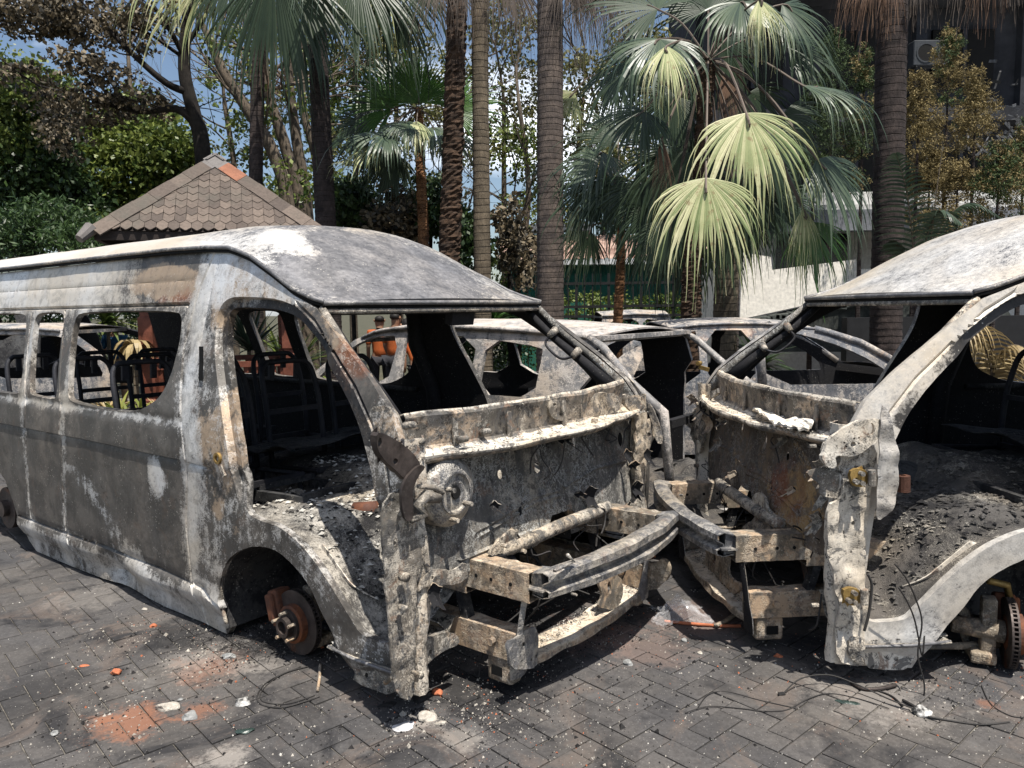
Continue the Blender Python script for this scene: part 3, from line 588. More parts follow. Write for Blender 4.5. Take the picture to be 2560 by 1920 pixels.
        # strut plate in front carrying lower crossmember
        grid('bumper_strut', 10, 5, lambda a, b, t0=t0: v(-.27+.04*a-.015*math.sin(b*3.1), t0-.02+(b-.5)*(.035+.07*sm(.55, .85, a))-.02*math.sin(a*3), .40-.36*a), [M['beam'], M['soot']], e, .006)
    # round cross tube at the firewall foot
    MB().tube(catmull([v(-.02, .50, .485), v(-.06, .66, .50), v(-.075, .94, .515), v(-.06, 1.2, .505), v(-.02, 1.42, .49)], 5), .032, 10).build('cross_tube', M['frame'], e, True)
    # lower crossmember plate
    def low(a, b):
        t = .42+a*1.02; pr_ = [(-.03, .10), (-.14, .085), (-.145, .05), (-.135, .045)]; q = b*3; i = min(2, int(q)); f_ = q-i
        n = .008*N3(t*7, b*2, 0, 1, 3); return v(pr_[i][0]*(1-f_)+pr_[i+1][0]*f_-.05*(1-((a-.5)*2)**2)+n-.08, t, pr_[i][1]*(1-f_)+pr_[i+1][1]*f_+n)
    grid('lower_crossmember', 40, 10, low, [M['rail'], M['soot']], e, .005, (0, 0, 1), masks=dict(ash=lambda a, b: .1 if b < .4 else 0))
    # bumper beam, W-section
    def beam(a, b):
        u = a*2-1; t = .37+a*1.14; s0 = -.36-.075*(1-u*u)
        pr_ = [(.05, .045), (.0, .055), (-.03, .045), (-.032, .02), (.0, .004), (.0, -.008), (-.032, -.022), (-.03, -.045), (0, -.055), (.05, -.045)]
        q = b*9; i = min(8, int(q)); f_ = q-i; n = .004*N3(t*6, b*3, D_, 1, 7)
        return v(s0+pr_[i][0]*(1-f_)+pr_[i+1][0]*f_+n, t, .445+(pr_[i][1]*(1-f_)+pr_[i+1][1]*f_)*(1+.2*(1-u*u))+n)
    grid('bumper_beam', 40, 28, beam, [M['beam'], M['soot']], e, .004, tuple(v(-1, 0, 0)))
    for t in (.42, 1.46): MB().bar(v(-.35, t, .445), v(-.30, t, .44), .08, .10).build('beam_mount', M['beam'], e)
    # hanging wires and pipes between the rails
    for k in range(5):
        t = rng.uniform(.5, 1.4); P = catmull([v(rng.uniform(-.2, .1), t, .38), v(rng.uniform(-.2, .0), t+rng.uniform(-.08, .08), .25), v(rng.uniform(-.2, .1), t+rng.uniform(-.1, .1), rng.uniform(.05, .15))], 5)
        MB().tube(P, .004, 5).build('burnt_cable', M['wire'], e)
    # --- cab floor, engine cover, wheel arch liners
    def floor(a, b):
        s_ = .10+a*5.0; t = .012+b*(W-.024); return v(s_, t, floor_z(s_, t))
    grid('cab_floor', 150, 56, floor, [M['floor'], M['soot']], e, 0, (0, 0, 1), masks=dict(ash=lambda a, b: (.22 if D_ == 0 else .15)*sm(.30, .16, a)-.12*sm(.3, .6, a), soot=lambda a, b: (-.08 if D_ == 0 else -.07)+.2*sm(.26, .5, a)+.12*math.exp(-((b-.16)/.06)**2)*math.exp(-((a-.08)/.03)**2), tan=lambda a, b: .12*sm(.3, .2, a), rust=lambda a, b: .04))  # ash where sun reaches, soot deeper in: interior shade partly coloured in
    for t0, t1, t2 in ((.012, .50, .45), (W-.012, W-.50, W-.45)):
        AR = [(1.30, -.02)]+ARCH+[(.40, .10)]
        AR = [Vector((s, z, 0)) for s, z in AR]
        grid('wheel_arch_liner', len(AR), 8, lambda a, b, t0=t0, t1=t1: v(AR[int(round(a*(len(AR)-1)))][0], t0+(t1-t0)*b, AR[int(round(a*(len(AR)-1)))][1]+.004*N3(a*9, b*6, 0, 1)), M['liner'], e, .003, masks=dict(ash=lambda a, b: .08*math.sin(b*14)))
        P = [(p[0], p[1]) for p in AR]
        sheet('wheel_arch_wall', P, [], lambda s, z, t2=t2: v(s, t2+.008*N3(s, z, 0, 8), z), M['liner'], e, .06, .004)
        # flared edge of the arch: rolled flange
        fl = [(s-.0, z) for s, z in [(1.27, .02), (1.305, .13), (1.285, .26), (1.2, .38), (1.02, .47), (.83, .485), (.68, .435), (.58, .36), (.52, .27), (.42, .155)]]
        MB().tube(catmull([v(s, t0+(-.012 if t0 < 1 else .012), z) for s, z in fl], 4), .010, 6).build('arch_flange', M['frame'], e, True)
    # outer ridge of the sill between arch and door (cab step well side)
    for t0, sgn in ((0, 1), (W, -1)):
        def well(a, b, t0=t0, sgn=sgn):
            s_ = .08+a*.40; zt = .215 if s_ < .28 else .215+(s_-.28)*1.0
            return v(s_, t0+sgn*(.015+b*.33), .13+(.004 if b < .8 else 0)+.01*N3(s_*3, b*3, 0, 4)+sm(.75, 1, b)*.10)
        grid('step_plate', 26, 22, well, [M['debris'], M['frame']], e, .006, (0, 0, 1), masks=dict(ash=lambda a, b: .12))
        MB().tube([v(.07, t0-sgn*.03, .125), v(.30, t0-sgn*.035, .122), v(.47, t0-sgn*.02, .125)], .007, 6).build('step_edge', M['roof'], e, True)
        grid('step_edge_flange', 16, 4, lambda a, b, t0=t0, sgn=sgn: v(.07+a*.40, t0-sgn*(.03-.05*b), .126+.005*N3(a*5, b, 0, 1)), [M['debris'], M['frame']], e, .005, (0, 0, 1), masks=dict(ash=lambda a, b: .1))
        sheet('step_riser', [(.11, .13), (.11, .215), (.29, .235), (.45, .40), (.60, .52), (.66, .5), (.50, .34), (.42, .13)], [], lambda s, z, t0=t0, sgn=sgn: v(s, t0+sgn*(.07+.25*sm(.40, .14, z)), z), [M['frame'], M['soot']], e, .03, .005, (0, -sgn, 0), masks=dict(ash=lambda s, z: .12))
    # --- inside: cross bars, seat frames
    seat_rows = [(1.75, 3), (2.55, 3), (3.35, 3), (4.15, 3)]
    for k, (s_, n) in enumerate(seat_rows):
        for c in range(n):
            t0 = .34+c*.48; sw = .19
            fr_ = empty('seat_frame', parent_loc(v(s_, t0, .5))); fr_.parent = e
            def q(ds, dt, z): return v(ds, dt, z-.5)
            P = catmull([q(.0, -sw, .62), q(.03, -sw, .95), q(.08, -sw+.01, 1.16), q(.10, -sw+.05, 1.225), q(.105, -sw+.10, 1.235), q(.105, sw-.10, 1.235), q(.10, sw-.05, 1.225), q(.08, sw-.01, 1.16), q(.03, sw, .95), q(0, sw, .62)], 4)
            MB().tube(P, .0165, 8).build('backrest_tube', M['tubing'], fr_, True)
            for dt in (-.09, .09): MB().bar(q(.11, dt, 1.24), q(.12, dt, 1.13), .035, .02, v(1, 0, 0)).build('headrest_bracket', M['tubing'], fr_)
            MB().bar(q(.03, -sw, .95), q(.03, sw, .95), .012, .03).build('backrest_crossbar', M['tubing'], fr_); MB().bar(q(.0, -sw, .66), q(0, sw, .66), .02, .03).build('backrest_crossbar', M['tubing'], fr_)
            m = MB()
            for dt in (-sw, sw): m.tube([q(.0, dt, .64), q(-.42, dt, .66)], .014, 6).tube([q(-.05, dt, .64), q(-.03, dt, .5)], .014, 6).tube([q(-.38, dt, .65), q(-.40, dt, .5)], .014, 6)
            m.bar(q(-.42, -sw, .66), q(-.42, sw, .66), .02, .03); m.build('seat_base', M['tubing'], fr_)
    # burnt front seat bases and collapsed panel
    for t0 in (.42, 1.42):
        m = MB()
        for dt in (-.17, .17): m.bar(v(.95, t0+dt, .62), v(1.35, t0+dt, .60), .03, .05)
        m.bar(v(.97, t0-.17, .64), v(.97, t0+.17, .64), .03, .03).bar(v(1.33, t0-.17, .64), v(1.33, t0+.17, .64), .03, .03); m.build('seat_rail', M['liner'], e)
    grid('collapsed_seat_panel', 14, 14, lambda a, b: v(1.35+a*.55, .45+b*1.0, .80+.04*N3(a*3, b*3, 0, 1)-.05*a), M['liner'], e, .006)
    for s_ in (1.5, 2.3, 3.1, 3.9): MB().bar(v(s_, .26, 1.83), v(s_, W-.26, 1.83), .07, .04).build('roof_bow', M['soot'], e)
    # broad inner B pillar of the far side and inner trim line of far windows
    for tt, sgn in ((W-.06, -1), (.05, 1)):
        MB().tube([v(1.52, tt+sgn*.03, .55), v(1.56, tt+sgn*.04, 1.0), v(1.62, tt+sgn*.13, 1.3), v(1.58, tt+sgn*.19, 1.62)], [.05, .05, .05, .05], 6).build('door_pillar', M['soot'], e, True)
        MB().tube([v(s, tt+.0, .98) for s in (1.75, 2.4, 3.1, 3.8, 4.6)], .02, 6).build('window_ledge', M['liner'], e, True)
    # --- rear axle
    MB().tube([v(4.2, .15, .15), v(4.2, W-.15, .15)], .04, 10).build('rear_axle', M['iron'], e, True)
    for tt in (.13, W-.13): MB().tube([v(4.2, tt-.05, .15), v(4.2, tt+.05, .15)], .15, 26).tube([v(4.2, tt-.09, .15), v(4.2, tt-.05, .15)], .06, 16).build('rear_brake_drum', M['iron'], e)
    # grab handle on the far windscreen pillar, with its two knobs
    a_, b_ = Vector((.34, W-.185, 1.285)), Vector((.46, W-.20, 1.385)) if False else Vector((.49, W-.20, 1.40))
    for q_ in (a_, b_): MB().tube([v(q_.x, q_.y-.04, q_.z-.03), v(q_.x, q_.y+.02, q_.z)], [.018, .024], 10).build('handle_knob', M['frame'], e, True)
    mid = (a_+b_)/2
    MB().tube(catmull([v(a_.x, a_.y-.03, a_.z-.03), v(mid.x-.0, mid.y-.05, mid.z-.10), v(b_.x+.02, b_.y-.05, b_.z-.08), v(b_.x, b_.y-.03, b_.z-.03)], 6), .0075, 7).build('grab_handle', M['tubing'], e, True)
    # vertical far corner: distorted door hinge pillar scraps
    rr_ = np.random.default_rng(3+D_)
    for k in range(34):                       # melted cable ends, bolts and torn scraps left round the front frame
        s_, t_, z_ = rr_.uniform(-.10, .02), rr_.uniform(.03, W-.05), rr_.choice([rr_.uniform(.46, .56), rr_.uniform(.88, .97), rr_.uniform(.1, .3)])
        if k % 3 == 0: MB().tube([v(s_, t_, z_), v(s_-.03, t_, z_)], rr_.uniform(.006, .012), 7).build('bolt', M['frame'], e)
        else:
            P = [v(s_, t_, z_)]
            for q in range(3): P.append(P[-1]+Vector((rr_.normal(0, .03), rr_.normal(0, .04), -abs(rr_.normal(0, .045)))))
            MB().tube(catmull(P, 4), rr_.uniform(.0025, .005), 5).build('burnt_cable', M['wire'], e)
    for k in range(14):
        s_, t_, z_ = rr_.uniform(-.06, .0), rr_.choice([rr_.uniform(.04, .2), rr_.uniform(1.6, 1.84), rr_.uniform(.3, 1.5)]), rr_.uniform(.44, .97)
        w_, h_ = rr_.uniform(.02, .06), rr_.uniform(.03, .10); tw_ = rr_.uniform(-1, 1)
        grid('torn_scrap', 5, 5, lambda a, b: v(s_-.03*a*a+.02*math.sin(b*4+tw_), t_+w_*(a-.5)*math.cos(tw_*b), z_-h_*b+.01*math.sin(a*5)), [M['frame'] if k % 2 else M['rail'], M['soot']], e, .003)
V1O = (-.40468, 2.8867); V2O = (1.33151, 3.1025)
van1 = Van(V1O, 38, -1, 0, label='burnt-out minibus at the left with brownish grey side, missing doors, facing right', cat='minibus', group='burnt minibuses at the front')
van_shell(van1)
van2 = Van(V2O, -4, 1, 1, label='burnt-out minibus cut off by the right picture edge, whitened roof, facing left', cat='minibus', group='burnt minibuses at the front')
van_shell(van2)
# ------------------------------------------------------------------ details measured on each minibus
c2 = (0, 1100, 900); c3 = (800, 700, 900); c4 = (800, 1200, 900); c5 = (1660, 600, 900); c6 = (1660, 1150, 900); c8 = (1250, 500, 700)
def cD(c, x, y): return ((c[0]+x*c[2]/2212)/K, (c[1]+y*c[2]/2212)/K)
def circ(x, y, rx, ry=None, n=10): ry = ry or rx; return [(x+rx*math.cos(a), y+ry*math.sin(a)) for a in np.linspace(0, 2*math.pi, n+1)[:-1]]
def wheel_hub(v, s_, t_, z_, steer, parent, rad=.150, caliper_side=1):
    """brake disc, hub, studs and caliper left when the tyre and rim burnt away; axis = van's side direction turned by steer"""
    e = empty('brake_assembly', v.M(s_, t_, z_), 0); e.parent = parent; e.rotation_euler = (0, 0, steer)
    X = Vector((v.sg, 0, 0))
    m = MB(); ax = Vector((0, -1, 0))
    m.ring((0, .012, 0), ax, .075, rad, .008, 48).ring((0, -.012, 0), ax, .075, rad, .008, 48)
    for k in range(48):
        a = 2*math.pi*k/48; m.box(((rad-.012)*math.cos(a), 0, (rad-.012)*math.sin(a)), (.024, .016, .006), Matrix.Rotation(-a, 3, 'Y'))
    m.build('brake_disc', M['iron'], e)
    MB().tube([(0, .014, 0), (0, -.045, 0), (0, -.050, 0)], [.092, .088, .080], 32).build('disc_hat', M['rust'], e, False)
    MB().tube([(0, -.045, 0), (0, -.062, 0)], [.074, .072], 28).build('hub_flange', M['iron'], e)
    MB().ring((0, -.075, 0), ax, .030, .046, .035, 26).build('hub_cap', M['iron'], e)
    MB().tube([(0, -.055, 0), (0, -.066, 0)], .03, 16).build('hub_nut', M['tubing'], e)
    for k in range(5):
        a = 2*math.pi*k/5+.35; MB().tube([(.062*math.cos(a), -.05, .062*math.sin(a)), (.062*math.cos(a), -.10, .062*math.sin(a))], .0085, 8).build('wheel_stud', M['rail'], e)
    o = MB().box((v.sg*.125, 0.0, .045), (.075, .085, .17), Matrix.Rotation(v.sg*.25, 3, 'Y')).box((v.sg*.135, -.048, .05), (.055, .03, .13), Matrix.Rotation(v.sg*.25, 3, 'Y')).build('brake_caliper', M['rust'], e); bevel(o, .012, 2)
    MB().tube([(0, .02, 0), (0, .22, .01)], [.05, .035], 12).build('axle_stub', M['rail'], e, True)
    o = MB().box((0, .08, .02), (.07, .06, .26)).box((0, .10, -.11), (.13, .10, .05)).build('steering_knuckle', M['rail'], e); bevel(o, .012, 2)
    return e
p_ = van1.px(*cD(c2, 1835, 1115), 't', .10); wheel_hub(van1, p_[0], .10, p_[2], 0, van1.e)
wheel_hub(van1, p_[0], W-.10, p_[2], math.pi, van1.e)
MB().tube([van1(p_[0], .2, .14), van1(p_[0]+.05, .9, .16), van1(p_[0], W-.2, .14)], .022, 8).build('lower_arm', M['rail'], van1.e, True)
p_ = van2.px(*cD(c6, 2120, 1060), 't', .10); wheel_hub(van2, p_[0], .10, p_[2], R(64), van2.e)
wheel_hub(van2, p_[0], W-.10, p_[2], R(180+64), van2.e)
def along(v, c, pts, plane, val): return [v(*v.px(*cD(c, x, y), plane, val)) for x, y in pts]
MB().tube(along(van2, c6, [(1560, 1152), (1700, 1150), (1800, 1142), (1930, 1138), (2050, 1128)], 't', .18), [.010, .010, .017, .019, .022], 8).build('tie_rod', M['rail'], van2.e, True)
MB().tube(along(van2, c6, [(1800, 900), (1870, 960), (1850, 1080), (1890, 1190), (1990, 1200)], 't', .24), [.03, .022, .02, .028, .03], 8).build('suspension_arm', M['rail'], van2.e, True)
MB().tube(along(van2, c6, [(2040, 1000), (1990, 1100), (1980, 1190)], 't', .16), .03, 8).build('suspension_arm', M['rail'], van2.e, True)
MB().tube(along(van2, c6, [(1990, 740), (2110, 770), (2120, 840)], 't', .18), .016, 8).build('brake_pipe', M['brass'], van2.e, True)
# brake booster of the left bus
bc = van1.px(*cD(c3, 790, 1300), 's', -.01)
be = empty('brake_booster', van1(*bc)); be.parent = van1.e
m = []
prof = [(.13, -.10), (.142, -.06), (.142, -.035), (.136, -.02), (.142, -.005), (.138, .012), (.115, .030), (.085, .038), (.078, .040), (.076, .032), (.068, .030), (.055, .034), (.026, .036), (.022, .015), (.0, .012)]
grid('booster_shell', 40, len(prof), lambda a, b: (prof[int(round(b*(len(prof)-1)))][1], prof[int(round(b*(len(prof)-1)))][0]*math.cos(a*2*math.pi), prof[int(round(b*(len(prof)-1)))][0]*math.sin(a*2*math.pi)), M['beam'], be, closed_u=True, out=(1, 0, 0), masks=dict(ash=lambda a, b: .04, soot=lambda a, b: .10 if b > .93 else 0.))
MB().ring((.040, 0, 0), (1, 0, 0), .078, .086, .01, 36).build('booster_ring', M['beam'], be)
MB().tube([(.036, 0, 0), (.044, 0, 0)], .024, 16).build('pushrod_hole', M['hole'], be)
for y, z in ((.055, -.052), (-.045, .022), (-.03, -.10)): MB().tube([(.03, y, z), (.075, y, z)], .010, 8).build('booster_stud', M['frame'], be)
van = van1
MB().tube(along(van, c3, [(600, 1268), (700, 1275), (750, 1310), (730, 1340), (650, 1330), (600, 1380), (640, 1440), (560, 1480)], 's', -.06), [.008, .012, .014, .02, .025, .02, .02, .012], 7).build('melted_master_cylinder', M['frame'], van.e, True)
van.plate('hinge_bracket', [(345, 935), (400, 945), (480, 990), (560, 1050), (622, 1135), (600, 1200), (540, 1240), (480, 1180), (400, 1110), (352, 1040)], 's', -.07, M['iron'], .03, [circ(466, 1115, 15, 20), circ(370, 1000, 13, 32)], crop=c3)
van.plate('curved_stay', [(622, 1135), (650, 1150), (600, 1210), (570, 1300), (575, 1400), (570, 1480), (525, 1480), (505, 1400), (500, 1300), (530, 1215), (590, 1150)], 's', -.085, M['iron'], .012, crop=c3)
van.plate('post_skin', [(300, 780), (420, 770), (450, 860), (420, 900), (470, 1010), (350, 950), (330, 900)], 't', .03, M['frame'], .01, crop=c3)
van.plate('post_front_plate', [(400, 100), (500, 40), (560, 260), (620, 420), (640, 520), (590, 650), (585, 900), (590, 1120), (580, 1360), (470, 1330), (440, 1150), (430, 860), (410, 700), (400, 500), (380, 300)], 's', -.035, M['frame'], .008, [circ(460, 390, 9, 14), circ(520, 460, 8, 12), circ(470, 870, 9, 13), circ(480, 1010, 8, 13), circ(460, 60, 9, 12), circ(440, 120, 8, 10)], crop=c4, bumpy=.012)
for x, y in ((350, 1690-0),): pass
for x, y, r in ((500, 590, .018), (490, 780, .012), (590, 1190, .014)): 
    q = van.px(*cD(c4, x, y), 's', -.05); MB().tube([van(*q), van(q[0]-.03, q[1], q[2])], r, 10).build('door_check_boss', M['frame'], van.e, True)
van.plate('step_side_box', [(170, 1095), (450, 1130), (470, 1340), (200, 1240), (215, 1180)], 't', .0, M['frame'], .006, [circ(283, 1200, 12, 16)], crop=c4)
MB().tube(along(van, c4, [(400, 1245), (470, 1190), (520, 1200)], 't', -.05), .010, 7).build('bent_bolt', M['rail'], van.e, True)
MB().tube(along(van, c4, [(570, 1180), (600, 1190), (590, 1240)], 's', -.08), .008, 7).build('bent_bolt', M['rail'], van.e, True)
# diagonal inner fender edge and curved lower bracket
van.plate('gusset_plate', [(600, 690), (640, 600), (700, 540), (820, 560), (900, 500), (920, 590), (850, 640), (720, 650), (640, 660)], 's', -.04, M['frame'], .008, [circ(690, 600, 7, 12)], crop=c4, bumpy=.012)
van.plate('lower_side_arm', [(595, 1010), (760, 930), (850, 950), (860, 1010), (760, 1050), (680, 1110), (600, 1200)], 's', .0, M['frame'], .02, [circ(680, 1055, 9, 14)], crop=c4)
van.plate('rail_bracket', [(1050, 430), (1130, 330), (1190, 300), (1222, 310), (1222, 420), (1250, 430), (1100, 450), (1045, 470)], 's', -.05, M['frame'], .012, crop=c4, bumpy=.015)
van.plate('melted_lump', [(1050, 465), (1200, 455), (1210, 510), (1100, 520), (1050, 500)], 's', -.06, M['soot'], .04, crop=c4, bumpy=.02)
MB().tube(along(van, c4, [(1520, 460), (1560, 500), (1500, 530), (1440, 555)], 's', -.42), .008, 6).build('tow_hook', M['beam'], van.e, True)
van.plate('rail_bracket', [(1340, 895), (1350, 1130), (1290, 1165), (1160, 1160), (1150, 1000), (1220, 960), (1250, 930)], 's', -.26, M['beam'], .01, [circ(1255, 1010, 12, 15), circ(1330, 1085, 10, 15), circ(1300, 1105, 7, 9)], crop=c4, bumpy=.01)
van.plate('radiator_bracket', [(1720, 590), (1760, 570), (1850, 590), (1862, 680), (1850, 760), (1800, 800), (1700, 780), (1740, 720), (1715, 640)], 's', -.24, M['rail'], .01, [circ(1778, 660, 12, 40)], crop=c4, bumpy=.008)
van.plate('towing_box', [(1850, 480), (2050, 520), (2100, 480), (2145, 520), (2145, 600), (2050, 690), (1860, 640), (1840, 560)], 't', 1.44, M['rail'], .03, crop=c4, bumpy=.006)
MB().tube([van(*van.px(*cD(c4, 1990, 470), 's', -.18)), van(*[a+b for a, b in zip(van.px(*cD(c4, 1990, 470), 's', -.18), (0, 0, .02))])], [.06, .05], 18).build('spring_seat', M['rust'], van.e)
# far front corner: torn wing strip and scraps of the lamp mounting
van.plate('torn_wing_strip', [(1850, 560), (1880, 590), (1940, 640), (1995, 720), (2050, 790), (2085, 880), (2112, 1010), (2070, 1000), (2040, 860), (1980, 770), (1900, 680), (1855, 630)], 't', W+.03, M['beam'], .008, crop=c3, bumpy=.015, res=.02)
van.plate('lamp_mounting', [(1870, 690), (1960, 730), (2000, 800), (1995, 880), (2030, 850), (2060, 850), (2070, 940), (2040, 1010), (2000, 1050), (1990, 1180), (1975, 1330), (1940, 1330), (1935, 1100), (1950, 930), (1930, 830), (1880, 760)], 's', -.02, M['frame'], .012, [circ(2020, 950, 10, 14), circ(1960, 820, 8, 12)], crop=c3, bumpy=.025, res=.022)
van.plate('dash_bracket', [(1220+190, 740), (1460, 730), (1470, 770), (1440, 800), (1480, 840), (1530, 850), (1500, 870), (1430, 850), (1400, 800)], 's', -.03, M['frame'], .012, [circ(1440, 765, 10, 10)], crop=c3, bumpy=.008)
van.plate('wiper_motor_plate', [(1500, 740), (1600, 700), (1800, 690), (1860, 740), (1850, 800), (1700, 850), (1560, 850)], 's', .0, M['frame'], .02, crop=c3, bumpy=.02)
for x, y in ((545, 900), (870, 985), (600, 1000), (1010, 940)):
    q = van.px(*cD(c3, x, y), 's', .0); MB().tube([van(q[0]+.02, q[1], q[2]), van(q[0]-.03, q[1], q[2]+.01)], [.016, .013], 9).build('wiper_boss', M['frame'], van.e, True)
# hinge stays and latch striker on the door pillar
q = van.px(*cD((0, 1100, 900), 1355, 110), 't', 0)
MB().ring(van(q[0], -.012, q[2]), (0, 1, 0), .016, .028, .02, 16).build('door_striker', M['brass'], van.e)
MB().bar(van(q[0]-.02, -.01, q[2]-.03), van(q[0]-.05, -.01, q[2]-.08), .02, .02).build('striker_plate', M['frame'], van.e)
van.plate('jamb_slot', [(1222, 900), (1245, 900), (1243, 1110), (1222, 1110)], 't', .035, M['hole'], .004, crop=(0, 500, 900), round_=0)
MB().box(van(.60, 1.0, 1.50), (.05, .17, .10), Matrix.Rotation(.2, 3, 'Y')).build('overhead_console', M['soot'], van.e)
# interior scrap: pale chunk, pipe collar
q = van.px(*cD(c2, 1820, 345), 't', .35); MB().ring(van(*q), Vector((.4*van.sg*-1, -1, .1)), .022, .036, .05, 18).build('floor_collar', M['frame'], van.e)
q = van.px(*cD(c2, 2180, 440), 't', .35); MB().tube([van(*q), van(q[0]-.10, q[1]+.05, q[2]+.01)], .045, 12).build('rusty_pipe', M['rust'], van.e, True)
# ---- right bus
van = van2
van.plate('post_skin', [(965, -60), (1095, 60), (1090, 240), (1003, 280), (1012, 480), (1003, 600), (1042, 680), (1052, 800), (1085, 880), (1062, 1000), (1058, 1240), (1228, 1275), (1238, 1020), (1262, 900), (1228, 780), (1238, 600), (1248, 400), (1262, 230), (1290, 100), (1310, -80), (1150, -100)], 't', -.012, M['frame'], .012, [circ(1160, 385, 13), circ(1152, 567, 9), circ(1106, 445, 5, 12), circ(1140, 1000, 10, 14), circ(1012, 597, 7, 9), circ(1152, 225, 10)], crop=c6, bumpy=.016, masks=dict(ash=lambda a, b: .09))
van.plate('hinge_bracket', [(965, 1330), (990, 1300), (1010, 1230), (1090, 1160), (1180, 1120), (1290, 1095), (1360, 1110), (1345, 1190), (1270, 1265), (1215, 1310), (1160, 1335), (1050, 1320), (1060, 1400), (1000, 1400)], 't', -.05, M['frame'], .02, [circ(1160, 1255, 18), circ(1105, 1245, 7), circ(1166, 1220, 7), circ(1200, 1216, 7), circ(1198, 1250, 7), circ(1118, 1270, 7), circ(1162, 1304, 7), circ(1275, 1160, 20, 38)], crop=c5, bumpy=.008, masks=dict(ash=lambda a, b: .08), res=.02)
van.plate('torn_door_flap', [(1340, -130-210), (1385, -310), (1410, -170), (1440, -60), (1450, 110), (1440, 230), (1390, 330), (1320, 380), (1300, 310), (1315, 100), (1322, -100)], 't', -.06, M['roof'], .005, crop=c6, bumpy=.02, masks=dict(ash=lambda a, b: .10))
van.plate('lamp_bracket', [(875, 70), (960, 42), (1090, 62), (1086, 160), (1090, 245), (948, 215), (962, 150), (900, 110)], 't', .0, M['frame'], .012, [circ(1005, 216, 8), circ(1030, 55, 5)], crop=c6, bumpy=.02)
van.plate('lamp_bracket', [(965, -50), (990, -120), (1050, -100), (1090, -10), (1070, 40), (980, 30)], 't', -.02, M['frame'], .012, [circ(1028, 14, 13)], crop=c6, bumpy=.01)
for (x, y, r) in ((1200, 110, 60), (1155, 840, 58)):
    nm = 'door_hinge'; pts = [(x-r, y-r*.6), (x-r*.2, y-r), (x+r*.9, y-r*.7), (x+r, y+r*.5), (x+r*.3, y+r), (x-r*.7, y+r*.8)]
    o = van.plate(nm, pts, 't', -.055, M['brass'], .02, [circ(x-r*.3, y+.1*r, 8)], crop=c6, res=.02)
    for dx, dy in ((.1, -.5), (.1, .45), (-.5, .3)):
        q = van.px(*cD(c6, x+r*dx, y+r*dy), 't', -.055); MB().tube([van(*q), van(q[0], q[1]-.025, q[2])], .010, 8).build('hinge_bolt', M['frame'], o)
    MB().tube([van(*van.px(*cD(c6, x+r*1.3, y-r*.8), 't', -.07)), van(*van.px(*cD(c6, x+r*1.3, y+r*.8), 't', -.07))], .016, 10).build('hinge_pin', M['frame'], o)
van.plate('step_side_box', [(1240, 1130), (1565, 1130), (1560, 1180), (1500, 1290), (1360, 1290), (1230, 1275)], 't', -.0, M['frame'], .006, [circ(1428, 1223, 16)], crop=c6, masks=dict(ash=lambda a, b: .14))
van.plate('melted_headlamp', [(1150, 1100), (1220, 1090), (1240, 1150), (1200, 1180), (1230, 1260), (1180, 1250), (1140, 1200)], 't', -.04, M['frame'], .03, crop=c6, bumpy=.03)
van.plate('scuttle_sheet', [(530, 1030), (640, 985), (780, 1000), (1015, 1060), (930, 1120), (860, 1175), (720, 1130), (600, 1080)], 'z', 1.0, M['frame'], .01, crop=c5, bumpy=.03, out=(0, 0, 1), masks=dict(ash=lambda a, b: .2))
van.plate('radiator_bracket', [(250, 560), (300, 540), (400, 570), (390, 660), (420, 740), (500, 770), (400, 850), (330, 720), (240, 650)], 's', -.20, M['rail'], .012, [circ(308, 605, 12, 40)], crop=c6, bumpy=.01)
van.plate('curved_stay', [(820, 560), (860, 600), (900, 760), (905, 880), (880, 920), (870, 800), (850, 680)], 's', .05, M['iron'], .02, crop=c6)
van.plate('rail_bracket', [(540, 220), (590, 190), (620, 240), (650, 330), (700, 410), (660, 430), (560, 440), (470, 430), (480, 400), (560, 370)], 's', -.06, M['frame'], .015, [circ(600, 310, 7)], crop=c6, bumpy=.02)
van.plate('lamp_mounting', [(120, 1110), (180, 1060), (200, 1010), (320, 900), (330, 950), (230, 1010), (240, 1100), (250, 1250), (210, 1330), (205, 1420), (190, 1230), (150, 1150)], 's', -.02, M['frame'], .014, [circ(215, 1150, 8, 16)], crop=c5, bumpy=.03, res=.022)
for k, P in enumerate(([(1740, 145), (1770, 150), (1765, 240), (1750, 320)], [(1790, 150), (1800, 200), (1790, 320)], [(1800, 150), (1820, 170), (1825, 240)], [(1910, 145), (1945, 180), (1925, 280), (1905, 330)], [(2110, 200), (2180, 210), (2185, 260), (2120, 295)])):
    MB().tube(catmull(along(van, c6, P, 't', .75), 4), .007, 6).build('seat_spring_wire', M['roof'], van.e, True)
o = MB()
for k in range(9): o.ring(van(*van.px(*cD(c6, 1468, 100+k*11), 't', .2)), (0, 0, 1), .012, .03, .007, 14)
o.build('cooling_fins', M['rust'], van.e, kind='stuff')
wires = [[(1600, 1080), (1585, 1200), (1545, 1000), (1500, 880), (1440, 780)], [(1590, 1540), (1600, 1380), (1560, 1200), (1585, 1000), (1550, 860), (1490, 730), (1420, 640)]]
for P in wires: MB().tube(catmull(along(van, c6, P, 't', -.10), 6), .0035, 5).build('hanging_wire', M['wire'], van.e, True)
MB().tube(catmull(along(van, c6, [(1250, 700), (1275, 760), (1270, 850), (1255, 960), (1230, 1050)], 't', -.05), 5), .006, 5).build('hanging_wire', M['wire'], van.e, True)
